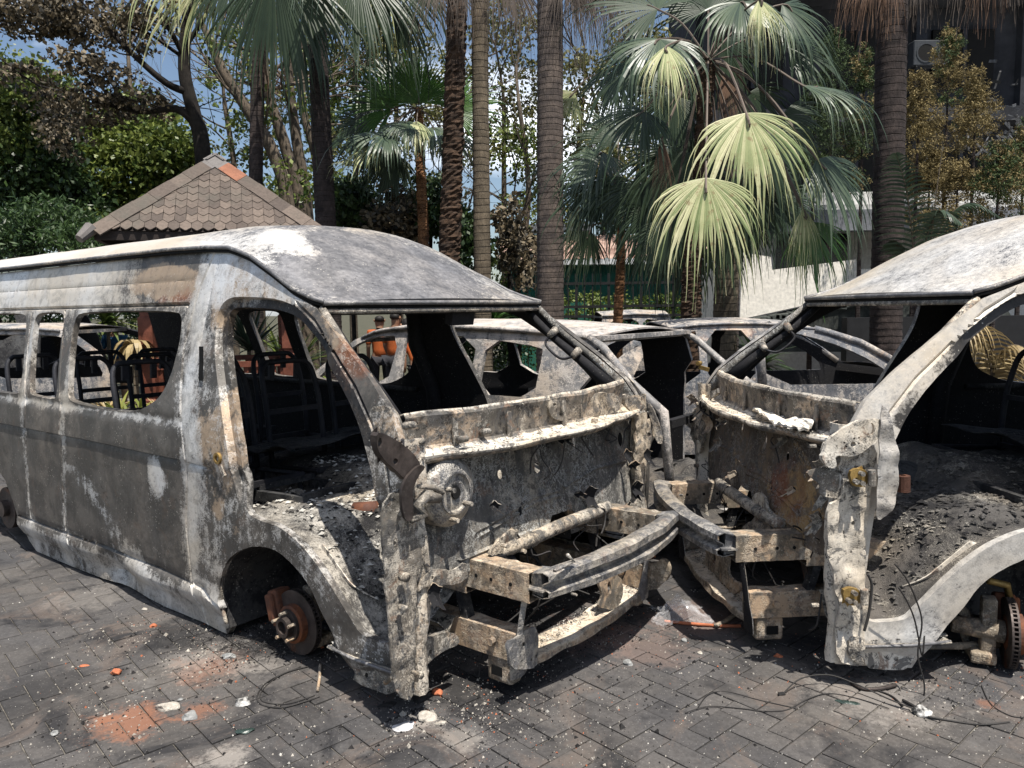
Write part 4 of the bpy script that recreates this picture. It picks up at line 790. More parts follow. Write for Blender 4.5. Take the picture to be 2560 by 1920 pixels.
# ash and charcoal flakes lying on floors, steps and rails
def flakes(v, n, region, zf, name, size=(.006, .03), mats=('debris', 'debris', 'wire')):
    m = MB(); n = int(n*2.2); size = (size[0]*.6, size[1]*.5)
    for _ in range(n):
        s_, t_ = rng.uniform(region[0], region[1]), rng.uniform(region[2], region[3]); z = zf(s_, t_)
        if z is None: continue
        r = rng.uniform(*size)*rng.uniform(.4, 1); a = rng.uniform(0, 6.28); p = v(s_, t_, z); h = r*rng.uniform(.25, .8)
        V = [p+Vector((r*math.cos(a+k*2.1)*rng.uniform(.6, 1.3), r*math.sin(a+k*2.1)*rng.uniform(.6, 1.3), rng.uniform(-.1, .4)*h)) for k in range(3)]+[p+Vector((0, 0, h))]
        m.add(V, [(0, 1, 2), (0, 3, 1), (1, 3, 2), (2, 3, 0)], int(rng.integers(0, 3)))
    return m.build(name, [M[k] for k in mats], v.e, kind='stuff')
M['char'] = flat('charcoal', (.018, .017, .017), .95, .5, 20); M['whiteash'] = flat('white_ash', (.42, .40, .36), .95, .35, 15, c2=(.62, .60, .55))
for v in (van1, van2):
    flakes(v, 900 if v is van1 else 1100, (.15, 1.6, .1, 1.0), lambda s, t: floor_z(s, t)+.003, 'floor_ash', (.008, .05), ('debris', 'whiteash', 'char') if v is van1 else ('debris', 'floor', 'debris'))
    flakes(v, 420, (.10, .45, -.02, .26), lambda s, t: .142, 'step_ash', (.005, .02), ('debris', 'whiteash', 'char'))
    flakes(v, 300, (-.22, -.14, .45, 1.4), lambda s, t: .10, 'crossmember_ash', (.004, .015), ('debris', 'whiteash', 'char'))
    flakes(v, 500, (-.12, .08, .2, 1.7), lambda s, t: .967, 'cowl_ash', (.004, .016), ('debris', 'whiteash', 'frame'))
# ------------------------------------------------------------------ generic burnt car shells behind
def car(label, O, ang, outline, holes, topline, Wd, mats, roofs, group='burnt cars parked behind the minibuses', name='burnt_car', sgn=-1, Tz=lambda z: 0 if z < .9 else .15*(z-.9)/.45, crown=.05, hood=None, res=.06, bonnet=None):
    """outline/holes in (s,z); topline: (s,z) of the roof edge; s runs from the near visible end backwards"""
    a = R(ang); e = empty(name, (O[0], O[1], 0), -a, label=label, cat='car', group=group)
    f0 = lambda s, t, z: Vector((sgn*s, t, z))
    crz = [([(outline[0][0], .62), (outline[-1][0], .62)], .01, -.01)]
    for sd_ in (0, 1):
        sheet('body_side', outline, [rnd(h, 1) for h in holes], (lambda s, z: f0(s, Tz(z)-.02*math.sin(max(0, min(1, z/.9))*3.14)+.004*N3(s, z, 0, 6), z)) if sd_ == 0 else (lambda s, z: f0(s, Wd-Tz(z), z)), [mats, M['soot']], e, res, .03, (0, -1 if sd_ == 0 else 1, 0), dict(rust=lambda s, z: .10*sm(1.1, 1.25, z), ash=lambda s, z: .06*sm(1.25, 1.35, z)), jag=.003)
    def ze(s):
        if s <= topline[0][0]: return topline[0][1]
        for (p, q), (r_, t_) in zip(topline, topline[1:]):
            if s <= r_: return q+(t_-q)*(s-p)/(r_-p)
        return topline[-1][1]
    s0, s1 = roofs
    grid('roof', 36, 16, lambda p, q: f0(s0+(s1-s0)*p-.06*math.sin(q*math.pi)*(1 if p < .1 else 0), .15+(Wd-.30)*q, ze(s0+(s1-s0)*p)-.01+crown*math.sin(q*math.pi)**.8+.006*N3(p*5, q*3, O[0], 1)), [mats, M['soot']], e, .012, (0, 0, 1), masks=dict(ash=lambda p, q: .06))
    for sg_, tt in ((1, .15), (-1, Wd-.15)):
        MB().tube([f0(s, tt-sg_*.01, ze(s)-.012) for s in np.linspace(s0, s1, 16)], .016, 6).build('roof_rail', mats, e, True)
    for s_ in (s0, s1): MB().bar(f0(s_, .16, ze(s_)-.03), f0(s_, Wd-.16, ze(s_)-.03), .05, .035).build('roof_crossbar', mats, e)
    grid('floor_pan', 20, 8, lambda p, q: f0(outline[0][0]+(outline[-1][0]-outline[0][0])*p, .05+(Wd-.1)*q, .25+.05*N3(p*6, q*4, 0, 1)), M['floor'], e)
    if bonnet: grid('bonnet', 12, 10, lambda p, q: f0(bonnet[0]+(bonnet[1]-bonnet[0])*p, .06+(Wd-.12)*q, bonnet[2]+(bonnet[3]-bonnet[2])*p+.05*math.sin(q*math.pi)), [mats, M['soot']], e, .01, (0, 0, 1))
    MB().bar(f0(roofs[0]+.9, .2, .35), f0(roofs[0]+.9, Wd-.2, .35), .4, .2).build('seat_base', M['soot'], e)
    return e, f0
aA = 37; LA = (math.sin(R(37)), math.cos(R(37)))
OA = (.52-.15*LA[0], 5.2-.15*LA[1])
oA = [(.02, .12), (.02, .80), (.0, 1.0), (-.08, 1.10), (-.05, 1.28), (0, 1.335), (.3, 1.37), (.7, 1.395), (1.15, 1.41), (1.6, 1.41), (2.0, 1.385), (2.28, 1.29), (2.52, 1.14), (2.75, .98), (2.95, .9), (3.3, .82), (3.5, .6), (3.5, .12)]
eA, fA = car('burnt pale hatchback with windscreen gone, seen just behind the left minibus', OA, 37, oA, [[(.36, .92), (.35, 1.22), (.36, 1.26), (.86, 1.315), (.87, .92)], [(.95, .92), (.95, 1.325), (1.62, 1.345), (1.70, 1.33), (1.66, .92)], [(1.80, .92), (1.76, 1.33), (2.05, 1.325), (2.28, 1.24), (2.50, 1.08), (2.66, .95), (2.6, .92)]],
    [(-.02, 1.34), (.3, 1.37), (.7, 1.395), (1.15, 1.41), (1.6, 1.41), (2.0, 1.385), (2.28, 1.29)], 1.70, M['car_white'], (-.02, 2.2), name='burnt_hatchback')
for tt, sg_ in ((.0, 1), (1.70, -1)):
    MB().tube([fA(.0, tt+sg_*.14, 1.33), fA(-.12, tt+sg_*.12, 1.27), fA(-.36, tt+sg_*.06, 1.05), fA(-.60, tt+sg_*.03, .88), fA(-.66, tt+sg_*.03, .30)], [.022, .028, .030, .034, .03], 7).build('windscreen_pillar', M['car_white'], eA, True)
MB().bar(fA(-.60, .10, .80), fA(-.60, 1.60, .80), .05, .05).build('scuttle_panel', M['soot'], eA)
grid('floor_pan', 30, 22, lambda p, q: fA(-1.3+1.4*p, .0+1.7*q, .22+.10*N3(p*5, q*5, 0, 1)+.05*N3(p*15, q*15, 0, 1)), M['floor'], eA, masks=dict(ash=lambda p, q: .12))
MB().bar(fA(-.03, .15, 1.325), fA(-.03, 1.55, 1.325), .14, .03, (0, 0, 1)).build('windscreen_header', M['car_white'], eA)
for s_, t_, z_ in ((-.20, 1.50, 1.08),): MB().tube([fA(s_, t_, z_), fA(s_, t_-.05, z_)], .018, 10).bar(fA(s_, t_-.02, z_-.03), fA(s_-.08, t_-.02, z_-.05), .02, .03).build('belt_anchor', M['brass'], eA)
oB = [(-1.6, .15), (-1.6, .8), (-1.0, .88), (-.7, 1.1), (-.25, 1.32), (0, 1.365), (.3, 1.375), (.6, 1.37), (.91, 1.345), (1.21, 1.285), (1.51, 1.20), (1.75, 1.06), (1.95, .90), (2.6, .78), (2.85, .55), (2.85, .15)]
eB, fB = car('burnt blue-grey and rusty car standing behind the gap between the two minibuses', (1.75, 7.2), 0, oB, [[(-.66, .82), (-.5, 1.12), (-.1, 1.29), (.0, 1.30), (.0, .80)], [(.07, .79), (.07, 1.305), (.50, 1.30), (.515, .79)], [(.60, .79), (.60, 1.295), (.90, 1.27), (1.20, 1.185), (1.5, 1.06), (1.74, .90), (1.78, .80), (1.7, .79)]],
    [(-.25, 1.34), (0, 1.365), (.3, 1.375), (.6, 1.37), (.91, 1.345), (1.1, 1.31)], 1.68, M['car_rust'], (-.25, 1.12), sgn=1, name='burnt_saloon', bonnet=(2.7, 1.95, .78, .88))
for tt, sg_ in ((.0, 1), (1.68, -1)):
    MB().tube([fB(1.1, tt+sg_*.14, 1.30), fB(1.21, tt+sg_*.13, 1.27), fB(1.51, tt+sg_*.09, 1.17), fB(1.75, tt+sg_*.04, 1.03), fB(1.95, tt+sg_*.02, .89)], .035, 7).build('windscreen_pillar', M['car_rust'], eB, True)
MB().tube([fB(.55, .06, 1.25), fB(.57, .0, .8)], .045, 6).build('door_pillar', M['car_white'], eB, True)
oC = [(-2.4, .66), (-2.4, .82), (-2.2, 1.3), (-2.0, 1.40), (-.6, 1.42), (.5, 1.42), (1.27, 1.41), (1.53, 1.37), (1.67, 1.33), (1.89, 1.18), (2.01, 1.06), (2.09, .93), (2.12, .80), (2.12, .66), (1.0, .70)]
eC, fC = car('burnt estate car with sagging roof seen through the left minibus side windows', (-6.2, 8.0), 0, oC, [[(-1.9, .9), (-1.85, 1.34), (-.6, 1.355), (-.6, .9)], [(-.5, .9), (-.5, 1.355), (.6, 1.355), (.6, .9)], [(.69, .9), (.68, 1.35), (1.42, 1.335), (1.64, 1.27), (1.85, 1.12), (1.99, .95), (1.98, .89)]],
    [(-2.1, 1.38), (-.6, 1.42), (.5, 1.42), (1.27, 1.41), (1.45, 1.385)], 1.7, M['car_rust'], (-2.1, 1.5), sgn=1, name='burnt_estate_car')
oE = [(0, .15), (0, 1.2), (.15, 1.85), (.4, 1.98), (4.2, 2.0), (4.5, 1.9), (4.7, 1.2), (4.8, .15)]
eE, fE = car('boxy burnt van far behind, glimpsed through the left minibus rear side window', (-11.4, 11.0), 0, oE, [[(.3, 1.2), (.4, 1.75), (1.6, 1.75), (1.6, 1.2)], [(1.8, 1.2), (1.8, 1.75), (3., 1.75), (3., 1.2)], [(3.2, 1.2), (3.2, 1.75), (4.2, 1.75), (4.45, 1.2)]], [(.2, 1.95), (4.4, 1.97)], 1.8, M['liner'], (.2, 4.45), sgn=1, name='burnt_van', res=.09)
oG = [(0, .2), (0, 1.0), (.12, 1.36), (.3, 1.43), (1.3, 1.44), (1.75, 1.38), (2.1, 1.05), (2.2, .2)]
pg = at(1293, 690, 13.5); p2 = at(1490, 690, 13.5)
eG, fG = car('distant burnt estate with rust-red roof corner behind the thin palm trunk', (pg.x, 13.5), 0, oG, [[(.15, 1.02), (.3, 1.33), (1., 1.34), (1., 1.0)], [(1.1, 1.), (1.1, 1.34), (1.6, 1.3), (1.9, 1.02)]], [(.12, 1.40), (1.0, 1.43), (1.7, 1.40)], 1.6, M['car_rust'], (.12, 1.75), sgn=1, name='burnt_estate_car', res=.08, crown=.08)
eG.scale = ((p2.x-pg.x)/2.2, 1, 1)
# ------------------------------------------------------------------ vegetation materials
M['fan_dark'] = leafmat('fan_leaf_dark_green', (.014, .028, .014), (.042, .066, .034), .12, .45)
M['fan_blue'] = leafmat('fan_leaf_grey_green', (.025, .045, .030), (.085, .115, .068), .15, .4, .5)
s = NT('fan_leaf_scorched_pale'); s.co = s.obj(world=True); g = s.n('ShaderNodeNewGeometry').outputs['Random Per Island']; n = s.noise(2.5, 4, .6); nh = s.noise(14, 6, .7)
c = s.ramp(s.ma('ADD', s.ma('MULTIPLY', n, .5), s.ma('MULTIPLY', g, .5)), [(.2, (.13, .18, .07)), (.5, (.34, .36, .18)), (.8, (.56, .53, .33))]); c = s.mix(s.ramp(nh, [(.56, 0.), (.66, .7)]), c, (.20, .14, .07)); M['fan_pale'] = s.fin(c, .5, 0, nh, .003, .5, .3, .15)
M['fan_green'] = leafmat('fan_leaf_fresh_green', (.028, .075, .016), (.07, .15, .03), .25, .35)
M['fan_dead'] = leafmat('fan_leaf_dead_grey_brown', (.05, .040, .034), (.16, .125, .10), .1, .7)
M['fan_brown'] = leafmat('fan_leaf_dead_red_brown', (.10, .055, .035), (.20, .12, .075), .15, .6)
M['dry'] = leafmat('dry_straw_leaf', (.22, .16, .075), (.42, .33, .17), .2, .5)
M['leaf_green'] = leafmat('broad_leaf_green', (.030, .062, .014), (.19, .23, .055), .3, .45, .5, .8)
M['leaf_deep'] = leafmat('broad_leaf_deep_green', (.012, .030, .012), (.055, .095, .028), .25, .45, .5, .8)
M['leaf_brown'] = leafmat('scorched_brown_leaf', (.016, .015, .011), (.17, .135, .085), .15, .6, .75, .8)
M['leaf_yellow'] = leafmat('yellow_green_leaf', (.12, .15, .03), (.30, .30, .08), .3, .5)
M['leaf_olive'] = leafmat('sparse_olive_leaf', (.06, .075, .028), (.19, .18, .06), .3, .5, .6, .8)
M['conifer_brown'] = leafmat('scorched_conifer', (.09, .070, .026), (.26, .20, .085), .1, .8, .4, 3)
M['conifer_green'] = leafmat('green_conifer', (.018, .040, .016), (.07, .10, .03), .1, .8, .4, 3)
def bark(name, a, b, ring=22, fib=False, ringc=(.16, .14, .12), amt=.5):
    s = NT(name); s.co = s.obj(); n = s.noise(5, 6, .65); nf = s.noise(40, 5, .7, vec=s.obj((1, 1, .25)))
    c = s.mix(s.ramp(n, [(.35, 0.), (.65, 1.)]), a, b); c = s.mix(.6, c, s.ramp(nf, [(.25, .35), (.75, 1.6)]), 'MULTIPLY')
    if ring:
        z = s.sepz(s.co); f = s.ma('FRACT', s.ma('ADD', s.ma('MULTIPLY', z, ring/2.), s.ma('MULTIPLY', s.noise(2.2, 3), .8)))
        c = s.mix(s.ma('MULTIPLY', s.ramp(f, [(0., 1.), (.10, .0), (.93, 0.), (1., 1.)]), s.ma('MULTIPLY', s.ramp(nf, [(.35, 0.), (.6, 1.)]), amt)), c, ringc)
        nf = s.ma('ADD', nf, s.ramp(f, [(0., 0.), (.12, 1.), (1., .6)]))
    return s.fin(c, .9, 0, nf, .02, .8, .2)
M['bark_grey'] = bark('ringed_palm_bark_grey', (.050, .042, .040), (.12, .095, .080), 24)
M['bark_dark'] = bark('ringed_palm_bark_dark', (.018, .015, .015), (.055, .042, .038), 22, ringc=(.13, .11, .10))
M['bark_tan'] = bark('ringed_palm_bark_tan', (.075, .062, .045), (.15, .12, .085), 18)
M['bark_orange'] = bark('fibrous_orange_bark', (.06, .030, .016), (.26, .13, .060), 26, ringc=(.05, .03, .02))
M['bark_fibre'] = bark('fibrous_dark_bark', (.020, .014, .011), (.070, .042, .026), 20, ringc=(.14, .12, .10))
M['bark_tree'] = bark('tree_bark', (.055, .045, .035), (.15, .12, .09), 0)
M['bark_black'] = bark('charred_tree_bark', (.008, .007, .007), (.032, .027, .023), 0)
# ------------------------------------------------------------------ palms
def trunk_mesh(name, P, Rr, mat, parent, ringstep=.095, bump_=.025, n=18, fibre=0):
    P = [Vector(p) for p in P]; L_ = sum((b-a).length for a, b in zip(P, P[1:])); m = max(8, int(L_/ringstep)*3)
    Q = catmull(P, 12); rr = np.interp(np.linspace(0, 1, m), np.linspace(0, 1, len(Rr)), Rr); V = []
    for k in range(m):
        f = k/(m-1)*(len(Q)-1); i = min(len(Q)-2, int(f)); p = Q[i].lerp(Q[i+1], f-i); rb = rr[k]*(1+(bump_ if k % 3 == 0 else (-bump_*.3 if k % 3 == 1 else 0)))
        for j in range(n):
            a = 2*math.pi*j/n; q = rb*(1+.03*N3(p.x+math.cos(a)*2, math.sin(a)*2, p.z, 2))+(fibre*rng.uniform(-1, 1) if fibre else 0)
            V.append((p.x+q*math.cos(a), p.y+q*math.sin(a), p.z+.012*N3(math.cos(a), math.sin(a), p.z, 3)))
    F = [(k*n+j, k*n+(j+1) % n, (k+1)*n+(j+1) % n, (k+1)*n+j) for k in range(m-1) for j in range(n)]
    return mesh(name, V, F, mat, parent, not fibre)
def fan_leaf(parent, hub, axis, normal, rad, mat, n=46, span=150, droop=.35, split=.5, petiole=None, pm='fan_dead', curl=.0, wid=1., tipdroop=1.):
    """one costapalmate leaf: pleated fan of segments joined near the hub, free and drooping at the tips"""
    hub = Vector(hub); ax = Vector(axis).normalized(); nr = Vector(normal); nr = (nr-ax*nr.dot(ax)).normalized(); sd_ = ax.cross(nr)
    V = []; F = []; steps = 11; dth = R(span*2)/n
    ns_ = rng.uniform(0, 90)
    for k in range(n):
        g1 = mnoise.noise(Vector((k*.31, ns_, 0))); g2 = mnoise.noise(Vector((k*.45, ns_, 5)))
        if rng.random() < .04: continue
        thm = -R(span)+dth*(k+.5)+.015*g1; ln = rad*(1-.30*abs(thm/R(span))**1.6)*rng.uniform(.84, 1.12)*(1+.35*g2)
        d = ax*math.cos(thm)+sd_*math.sin(thm)+nr*(curl*math.cos(thm*1.0)); d.normalize()
        p = hub.copy(); spl = split*rng.uniform(.85, 1.15); g_ = droop*rng.uniform(.7, 1.35)*(1+.8*g1); tw = rng.uniform(-1.3, 1.3)
        n0 = len(V); lat = d.cross(nr).normalized()
        for q in range(steps+1):
            f = q/steps; r_ = f*ln
            wfull = max(.006, r_*dth*.52); w_ = wfull if f < spl else max(.0025, (spl*ln*dth*.52)*(1-(f-spl)/(1-spl))**.8*.62)
            w_ *= wid; pl = w_*.35*(1 if f < spl else .5)
            la = lat if f < spl else (lat*math.cos(tw*(f-spl)*4)+nr*math.sin(tw*(f-spl)*4))
            V += [p-la*w_, p+nr*pl, p+la*w_]
            st = ln/steps; gk = droop*(.30 if f < spl*.6 else .85) if f < spl else g_*2.3*tipdroop; jn = .003 if f < spl else .075; d = (d+Vector((rng.normal(0, jn), rng.normal(0, jn), -gk*.42))).normalized(); p = p+d*st
        for q in range(steps):
            a = n0+q*3; F += [(a, a+1, a+4, a+3), (a+1, a+2, a+5, a+4)]
    m = len(F); I = [0]*m
    if petiole is not None:
        mb = MB(); a = Vector(petiole); mid = (a+hub)/2+Vector((0, 0, .12*(hub-a).length)); mb.tube(catmull([a, mid, hub, hub+ax*rad*.12], 4), [.012]*12+[.006], 5)
        n0 = len(V); V += mb.V; F += [tuple(n0+i for i in f) for f in mb.F]; I += [1]*len(mb.F)
    return mesh('leaf', V, F, [M[mat], M[pm]], parent, False, I)
def palm(label, base, P, Rr, bark_, leaves, group=None, name='fan_palm', fibre=0, **kw):
    e = empty(name, base, label=label, cat='palm', group=group)
    if P: trunk_mesh('trunk', [Vector(p)-Vector(base) for p in P], Rr, M[bark_], e, fibre=fibre, **kw)
    for lf in leaves:
        hub, ax, nr, rad, mat, o = lf; o = dict(o)
        if o.get('petiole') is not None: o['petiole'] = Vector(o['petiole'])-Vector(base)
        fan_leaf(e, Vector(hub)-Vector(base), ax, nr, rad, mat, **o)
    return e
def crown_leaves(c, n, rad, pl, mats, lo=-60, hi=60, droop=.5, seed=0, az0=0, azr=360, **kw):
    r_ = np.random.default_rng(seed); out = []; c = Vector(c)
    for k in range(n):
        az = R(az0+azr*(k+r_.uniform(-.3, .3))/n); el = R(r_.uniform(lo, hi)); d = Vector((math.cos(az)*math.cos(el), math.sin(az)*math.cos(el), math.sin(el)))
        hub = c+d*pl*r_.uniform(.8, 1.15)-Vector((0, 0, .12*pl)); ax = (d+Vector((0, 0, -.45))).normalized(); up = Vector((0, 0, 1))
        out.append((hub, ax, up if abs(ax.z) < .8 else d, rad*r_.uniform(.85, 1.1), mats[int(r_.integers(0, len(mats)))], dict(petiole=c, droop=droop, **kw)))
    return out
def tw_r(wpx, Y): return wpx*K/2/CF*Y*1.0
# tall ringed palms (trunks cross the frame; crowns mostly above it)
def tall(label, xt, xb, wt, wb, Y, bk, hub_dy, leaves, group='tall ringed palm trunks', fibre=0, topy=0, name='tall_palm', **kw):
    b = at(xb, 690, Y); base = Vector((b.x, Y, GZ)); top = at(xt, hub_dy, Y); mid = at((xt+xb)/2+kw.pop('bow', 0), (hub_dy+690)/2, Y)
    P = [base, Vector((b.x, Y, b.z)), mid, top]
    return palm(label, base, P, [tw_r(wb, Y)*1.08, tw_r(wb, Y), tw_r((wt+wb)/2, Y), tw_r(wt, Y)], bk, leaves(top) if leaves else [], group, name, fibre, **kw)
big = dict(n=54, split=.55)
def L1(t):
    r = []
    for dx, dy, R_, mt, ax in ((455, -70, 1.75, 'fan_pale', (-.75, -.1, -.65)), (520, -90, 1.7, 'fan_dark', (-.35, -.2, -.9)), (590, -85, 2.2, 'fan_dark', (.05, .1, -1)), (640, -60, 1.9, 'fan_dark', (.15, -.2, -1)), (770, -70, 2.0, 'fan_dark', (.3, -.25, -.9)), (830, -60, 2.0, 'fan_dark', (.55, .1, -.8)), (710, -130, 1.6, 'fan_blue', (.1, -.6, -.7)), (400, -120, 1.5, 'fan_pale', (-.6, -.3, -.6)), (800, -140, 1.8, 'fan_pale', (.4, -.5, -.75)), (860, -110, 1.7, 'fan_dark', (.8, -.1, -.6))):
        r.append((at(dx, dy, 13.6+rng.uniform(-.8, .8)), ax, (0, -1, .15), R_*1.12, mt, dict(petiole=t, droop=.26, span=58, wid=1.0, n=42, split=.55)))
    return r
tall('dark ringed palm trunk right of the gazebo roof, under hanging dark fans', 678, 714, 36, 47, 14, 'bark_dark', -130, L1, bow=-2)
fh = lambda pts: (lambda t: [(at(dx, dy, Y), ax, (0, -1, .1), R_, mt, dict(petiole=t, droop=.35, span=sp*1.15, n=52, split=.35, wid=.95)) for dx, dy, Y, R_, mt, ax, sp in pts])
tall('shaggy dark fibrous palm trunk, rightmost of the fibre-clad ones left of the slim pale trunk', 990, 968, 40, 46, 13, 'bark_fibre', -90, fh([(1000, -60, 12.6, 1.2, 'fan_dead', (.2, -.1, -1), 40), (950, -60, 12.8, 1.3, 'fan_dead', (-.25, -.1, -1), 45), (930, -40, 13.2, 1.2, 'fan_dark', (-.5, -.1, -.8), 45)]), fibre=.022)
tall('slim pale ringed palm trunk between the shaggy trunk and the thick grey one', 1035, 1043, 33, 37, 13.2, 'bark_tan', -60, fh([(1075, -70, 13, 1.5, 'fan_dead', (.2, 0, -1), 40), (1100, -60, 12.8, 1.75, 'fan_dead', (.45, 0, -.9), 35), (1000, -70, 12.9, 1.1, 'fan_dead', (-.35, 0, -.9), 40), (1060, -80, 13.4, 1.3, 'fan_dead', (0, 0, -1), 50)]))
tall('thick grey ringed palm trunk at the centre, blackened higher up', 1188, 1189, 52, 58, 12, 'bark_grey', -90, fh([(1250, -60, 11.8, 1.45, 'fan_dead', (.25, 0, -1), 42), (1290, -70, 12.1, 1.45, 'fan_dead', (.45, 0, -.85), 40), (1225, -90, 11.7, 1.6, 'fan_dead', (.1, 0, -1), 40), (1320, -60, 12.3, 1.2, 'fan_dead', (.6, 0, -.75), 40), (1255, -70, 12.6, 1.75, 'fan_dead', (.12, 0, -1), 45), (1300, -60, 12.7, 1.6, 'fan_dead', (.25, 0, -1), 45), (1335, -60, 12.9, 1.5, 'fan_dark', (.5, 0, -.8), 50)]))
tall('thick dark ringed palm trunk in front of the burnt building, beside the right minibus roof', 1928, 1914, 60, 64, 10.6, 'bark_dark', -60, fh([(1890, -60, 10.4, .95, 'fan_brown', (-.3, 0, -1), 42), (1868, -80, 10.6, .95, 'fan_brown', (-.5, 0, -.9), 30), (1985, -60, 10.3, .7, 'fan_dead', (.3, 0, -1), 40), (1925, -60, 10.2, .75, 'fan_brown', (0, -.2, -1), 30), (2130, -110, 10.2, 1.0, 'fan_brown', (.1, 0, -1), 38), (2105, -105, 10.3, .95, 'fan_dead', (-.3, 0, -.9), 30), (2170, -110, 10.5, .85, 'fan_dead', (.4, 0, -.9), 30)]))
tall('dark ringed trunk rising behind the hanging pale fans', 1588, 1572, 40, 46, 12.2, 'bark_dark', 40, None)
tall('brown ringed palm base lit at its left edge, beside the white wall', 1580, 1566, 46, 50, 11.2, 'bark_tan', 420, None)
# small palms with visible crowns
c9 = at(905, 235, 14.5)
lv = []
for dx, dy, Y_, ax, nr, R_, mt, dr, sp in ((905, 222, 14.5, (0, -.1, 1), (0, -1, 0), 1.05, 'fan_green', .08, 95), (845, 235, 14.6, (-.7, -.2, .55), (0, -1, .3), 1.05, 'fan_green', .2, 105), (975, 240, 14.5, (.6, .2, .6), (0, -1, .3), 1.05, 'fan_green', .15, 100),
      (880, 262, 14.2, (-.3, -.7, -.3), (0, -.5, 1), 1.0, 'fan_blue', .5, 105), (840, 290, 14, (-.8, -.4, .0), (0, -.5, 1), 1.2, 'fan_blue', .5, 105), (815, 315, 14, (-.6, -.7, -.3), (0, -.5, 1), .95, 'fan_pale', .5, 60), (900, 262, 14.1, (.0, -.7, -.5), (0, -.5, .9), .8, 'fan_pale', .6, 50),
      (935, 275, 14.2, (.3, -.7, -.4), (0, -.4, 1), 1.0, 'fan_blue', .6, 95), (780, 350, 14.2, (-.8, -.3, .1), (0, -.3, 1), .8, 'fan_pale', .4, 50), (960, 290, 14.8, (.8, -.1, -.2), (0, -.5, 1), 1.1, 'fan_dark', .5, 105), (865, 200, 14.9, (-.5, .2, .8), (0, -1, .2), 1.1, 'fan_dark', .1, 100), (800, 270, 14.7, (-.9, .1, .2), (0, -1, .4), 1.1, 'fan_dark', .3, 100), (850, 330, 14.6, (-.4, 0, -.8), (0, -1, .3), 1.1, 'fan_dark', .35, 90)):
    lv.append((at(dx, dy, Y_), ax, nr, R_, mt, dict(petiole=c9, droop=dr, span=sp, n=40, split=.6)))
b9 = at(918, 690, 14.5); palm('small green fan palm with orange-brown trunk in the gap left of the shaggy trunk', (b9.x, 14.5, GZ), [(b9.x, 14.5, GZ), at(915, 520, 14.5), at(910, 400, 14.5), c9], [.11, .10, .09, .07], 'bark_orange', lv, 'small fan palms', fibre=.012)
c7 = at(1337, 395, 11)
lv = [(at(1300, 330, 10.6), (-.75, -.3, -.55), (-.1, -.6, .8), 1.15, 'fan_blue', dict(petiole=c7, droop=.42, span=100)), (at(1330, 385, 10.4), (-.25, -.4, -.9), (0, -1, .3), 1.15, 'fan_blue', dict(petiole=c7, droop=.35, span=85)), (at(1290, 400, 10.7), (-.55, -.2, -.8), (0, -1, .3), 1.1, 'fan_dark', dict(petiole=c7, droop=.4, span=80)),
      (at(1440, 400, 11.3), (.4, .2, -.7), (0, -1, .4), 1.2, 'fan_dark', dict(petiole=c7, droop=.3, span=95)), (at(1400, 520, 11.2), (.3, 0, -.9), (0, -1, .3), 1.0, 'fan_dark', dict(petiole=c7, droop=.3, span=80)), (at(1275, 500, 11.3), (-.4, .1, -.9), (0, -1, .2), .95, 'fan_dark', dict(petiole=c7, droop=.35, span=70)), (at(1335, 300, 11.5), (-.2, .3, .7), (0, -1, .2), .95, 'fan_dark', dict(petiole=c7, droop=.2, span=110)),
      (at(1240, 440, 10.8), (-.1, -.1, -1), (-1, -.3, 0), .9, 'fan_pale', dict(petiole=c7, droop=.3, span=50)), (at(1210, 350, 12), (-.9, 0, -.4), (0, -.8, .6), .8, 'fan_dark', dict(petiole=c7, droop=.4, span=80)), (at(1240, 200, 12.3), (-.6, 0, -.6), (0, -1, .3), .9, 'fan_pale', dict(petiole=at(1290, 160, 12.4), droop=.4, span=70)), (at(1330, 170, 12.3), (.3, 0, -.8), (0, -1, .3), .8, 'fan_dark', dict(petiole=at(1290, 160, 12.4), droop=.4, span=90))]
b7 = at(1337, 740, 11); palm('slender young fan palm with ragged orange and tan trunk', (b7.x, 11, GZ), [(b7.x, 11, GZ), at(1335, 690, 11), at(1341, 560, 11), c7], [.075, .065, .068, .05], 'bark_orange', lv, 'small fan palms', fibre=.008, n=12)
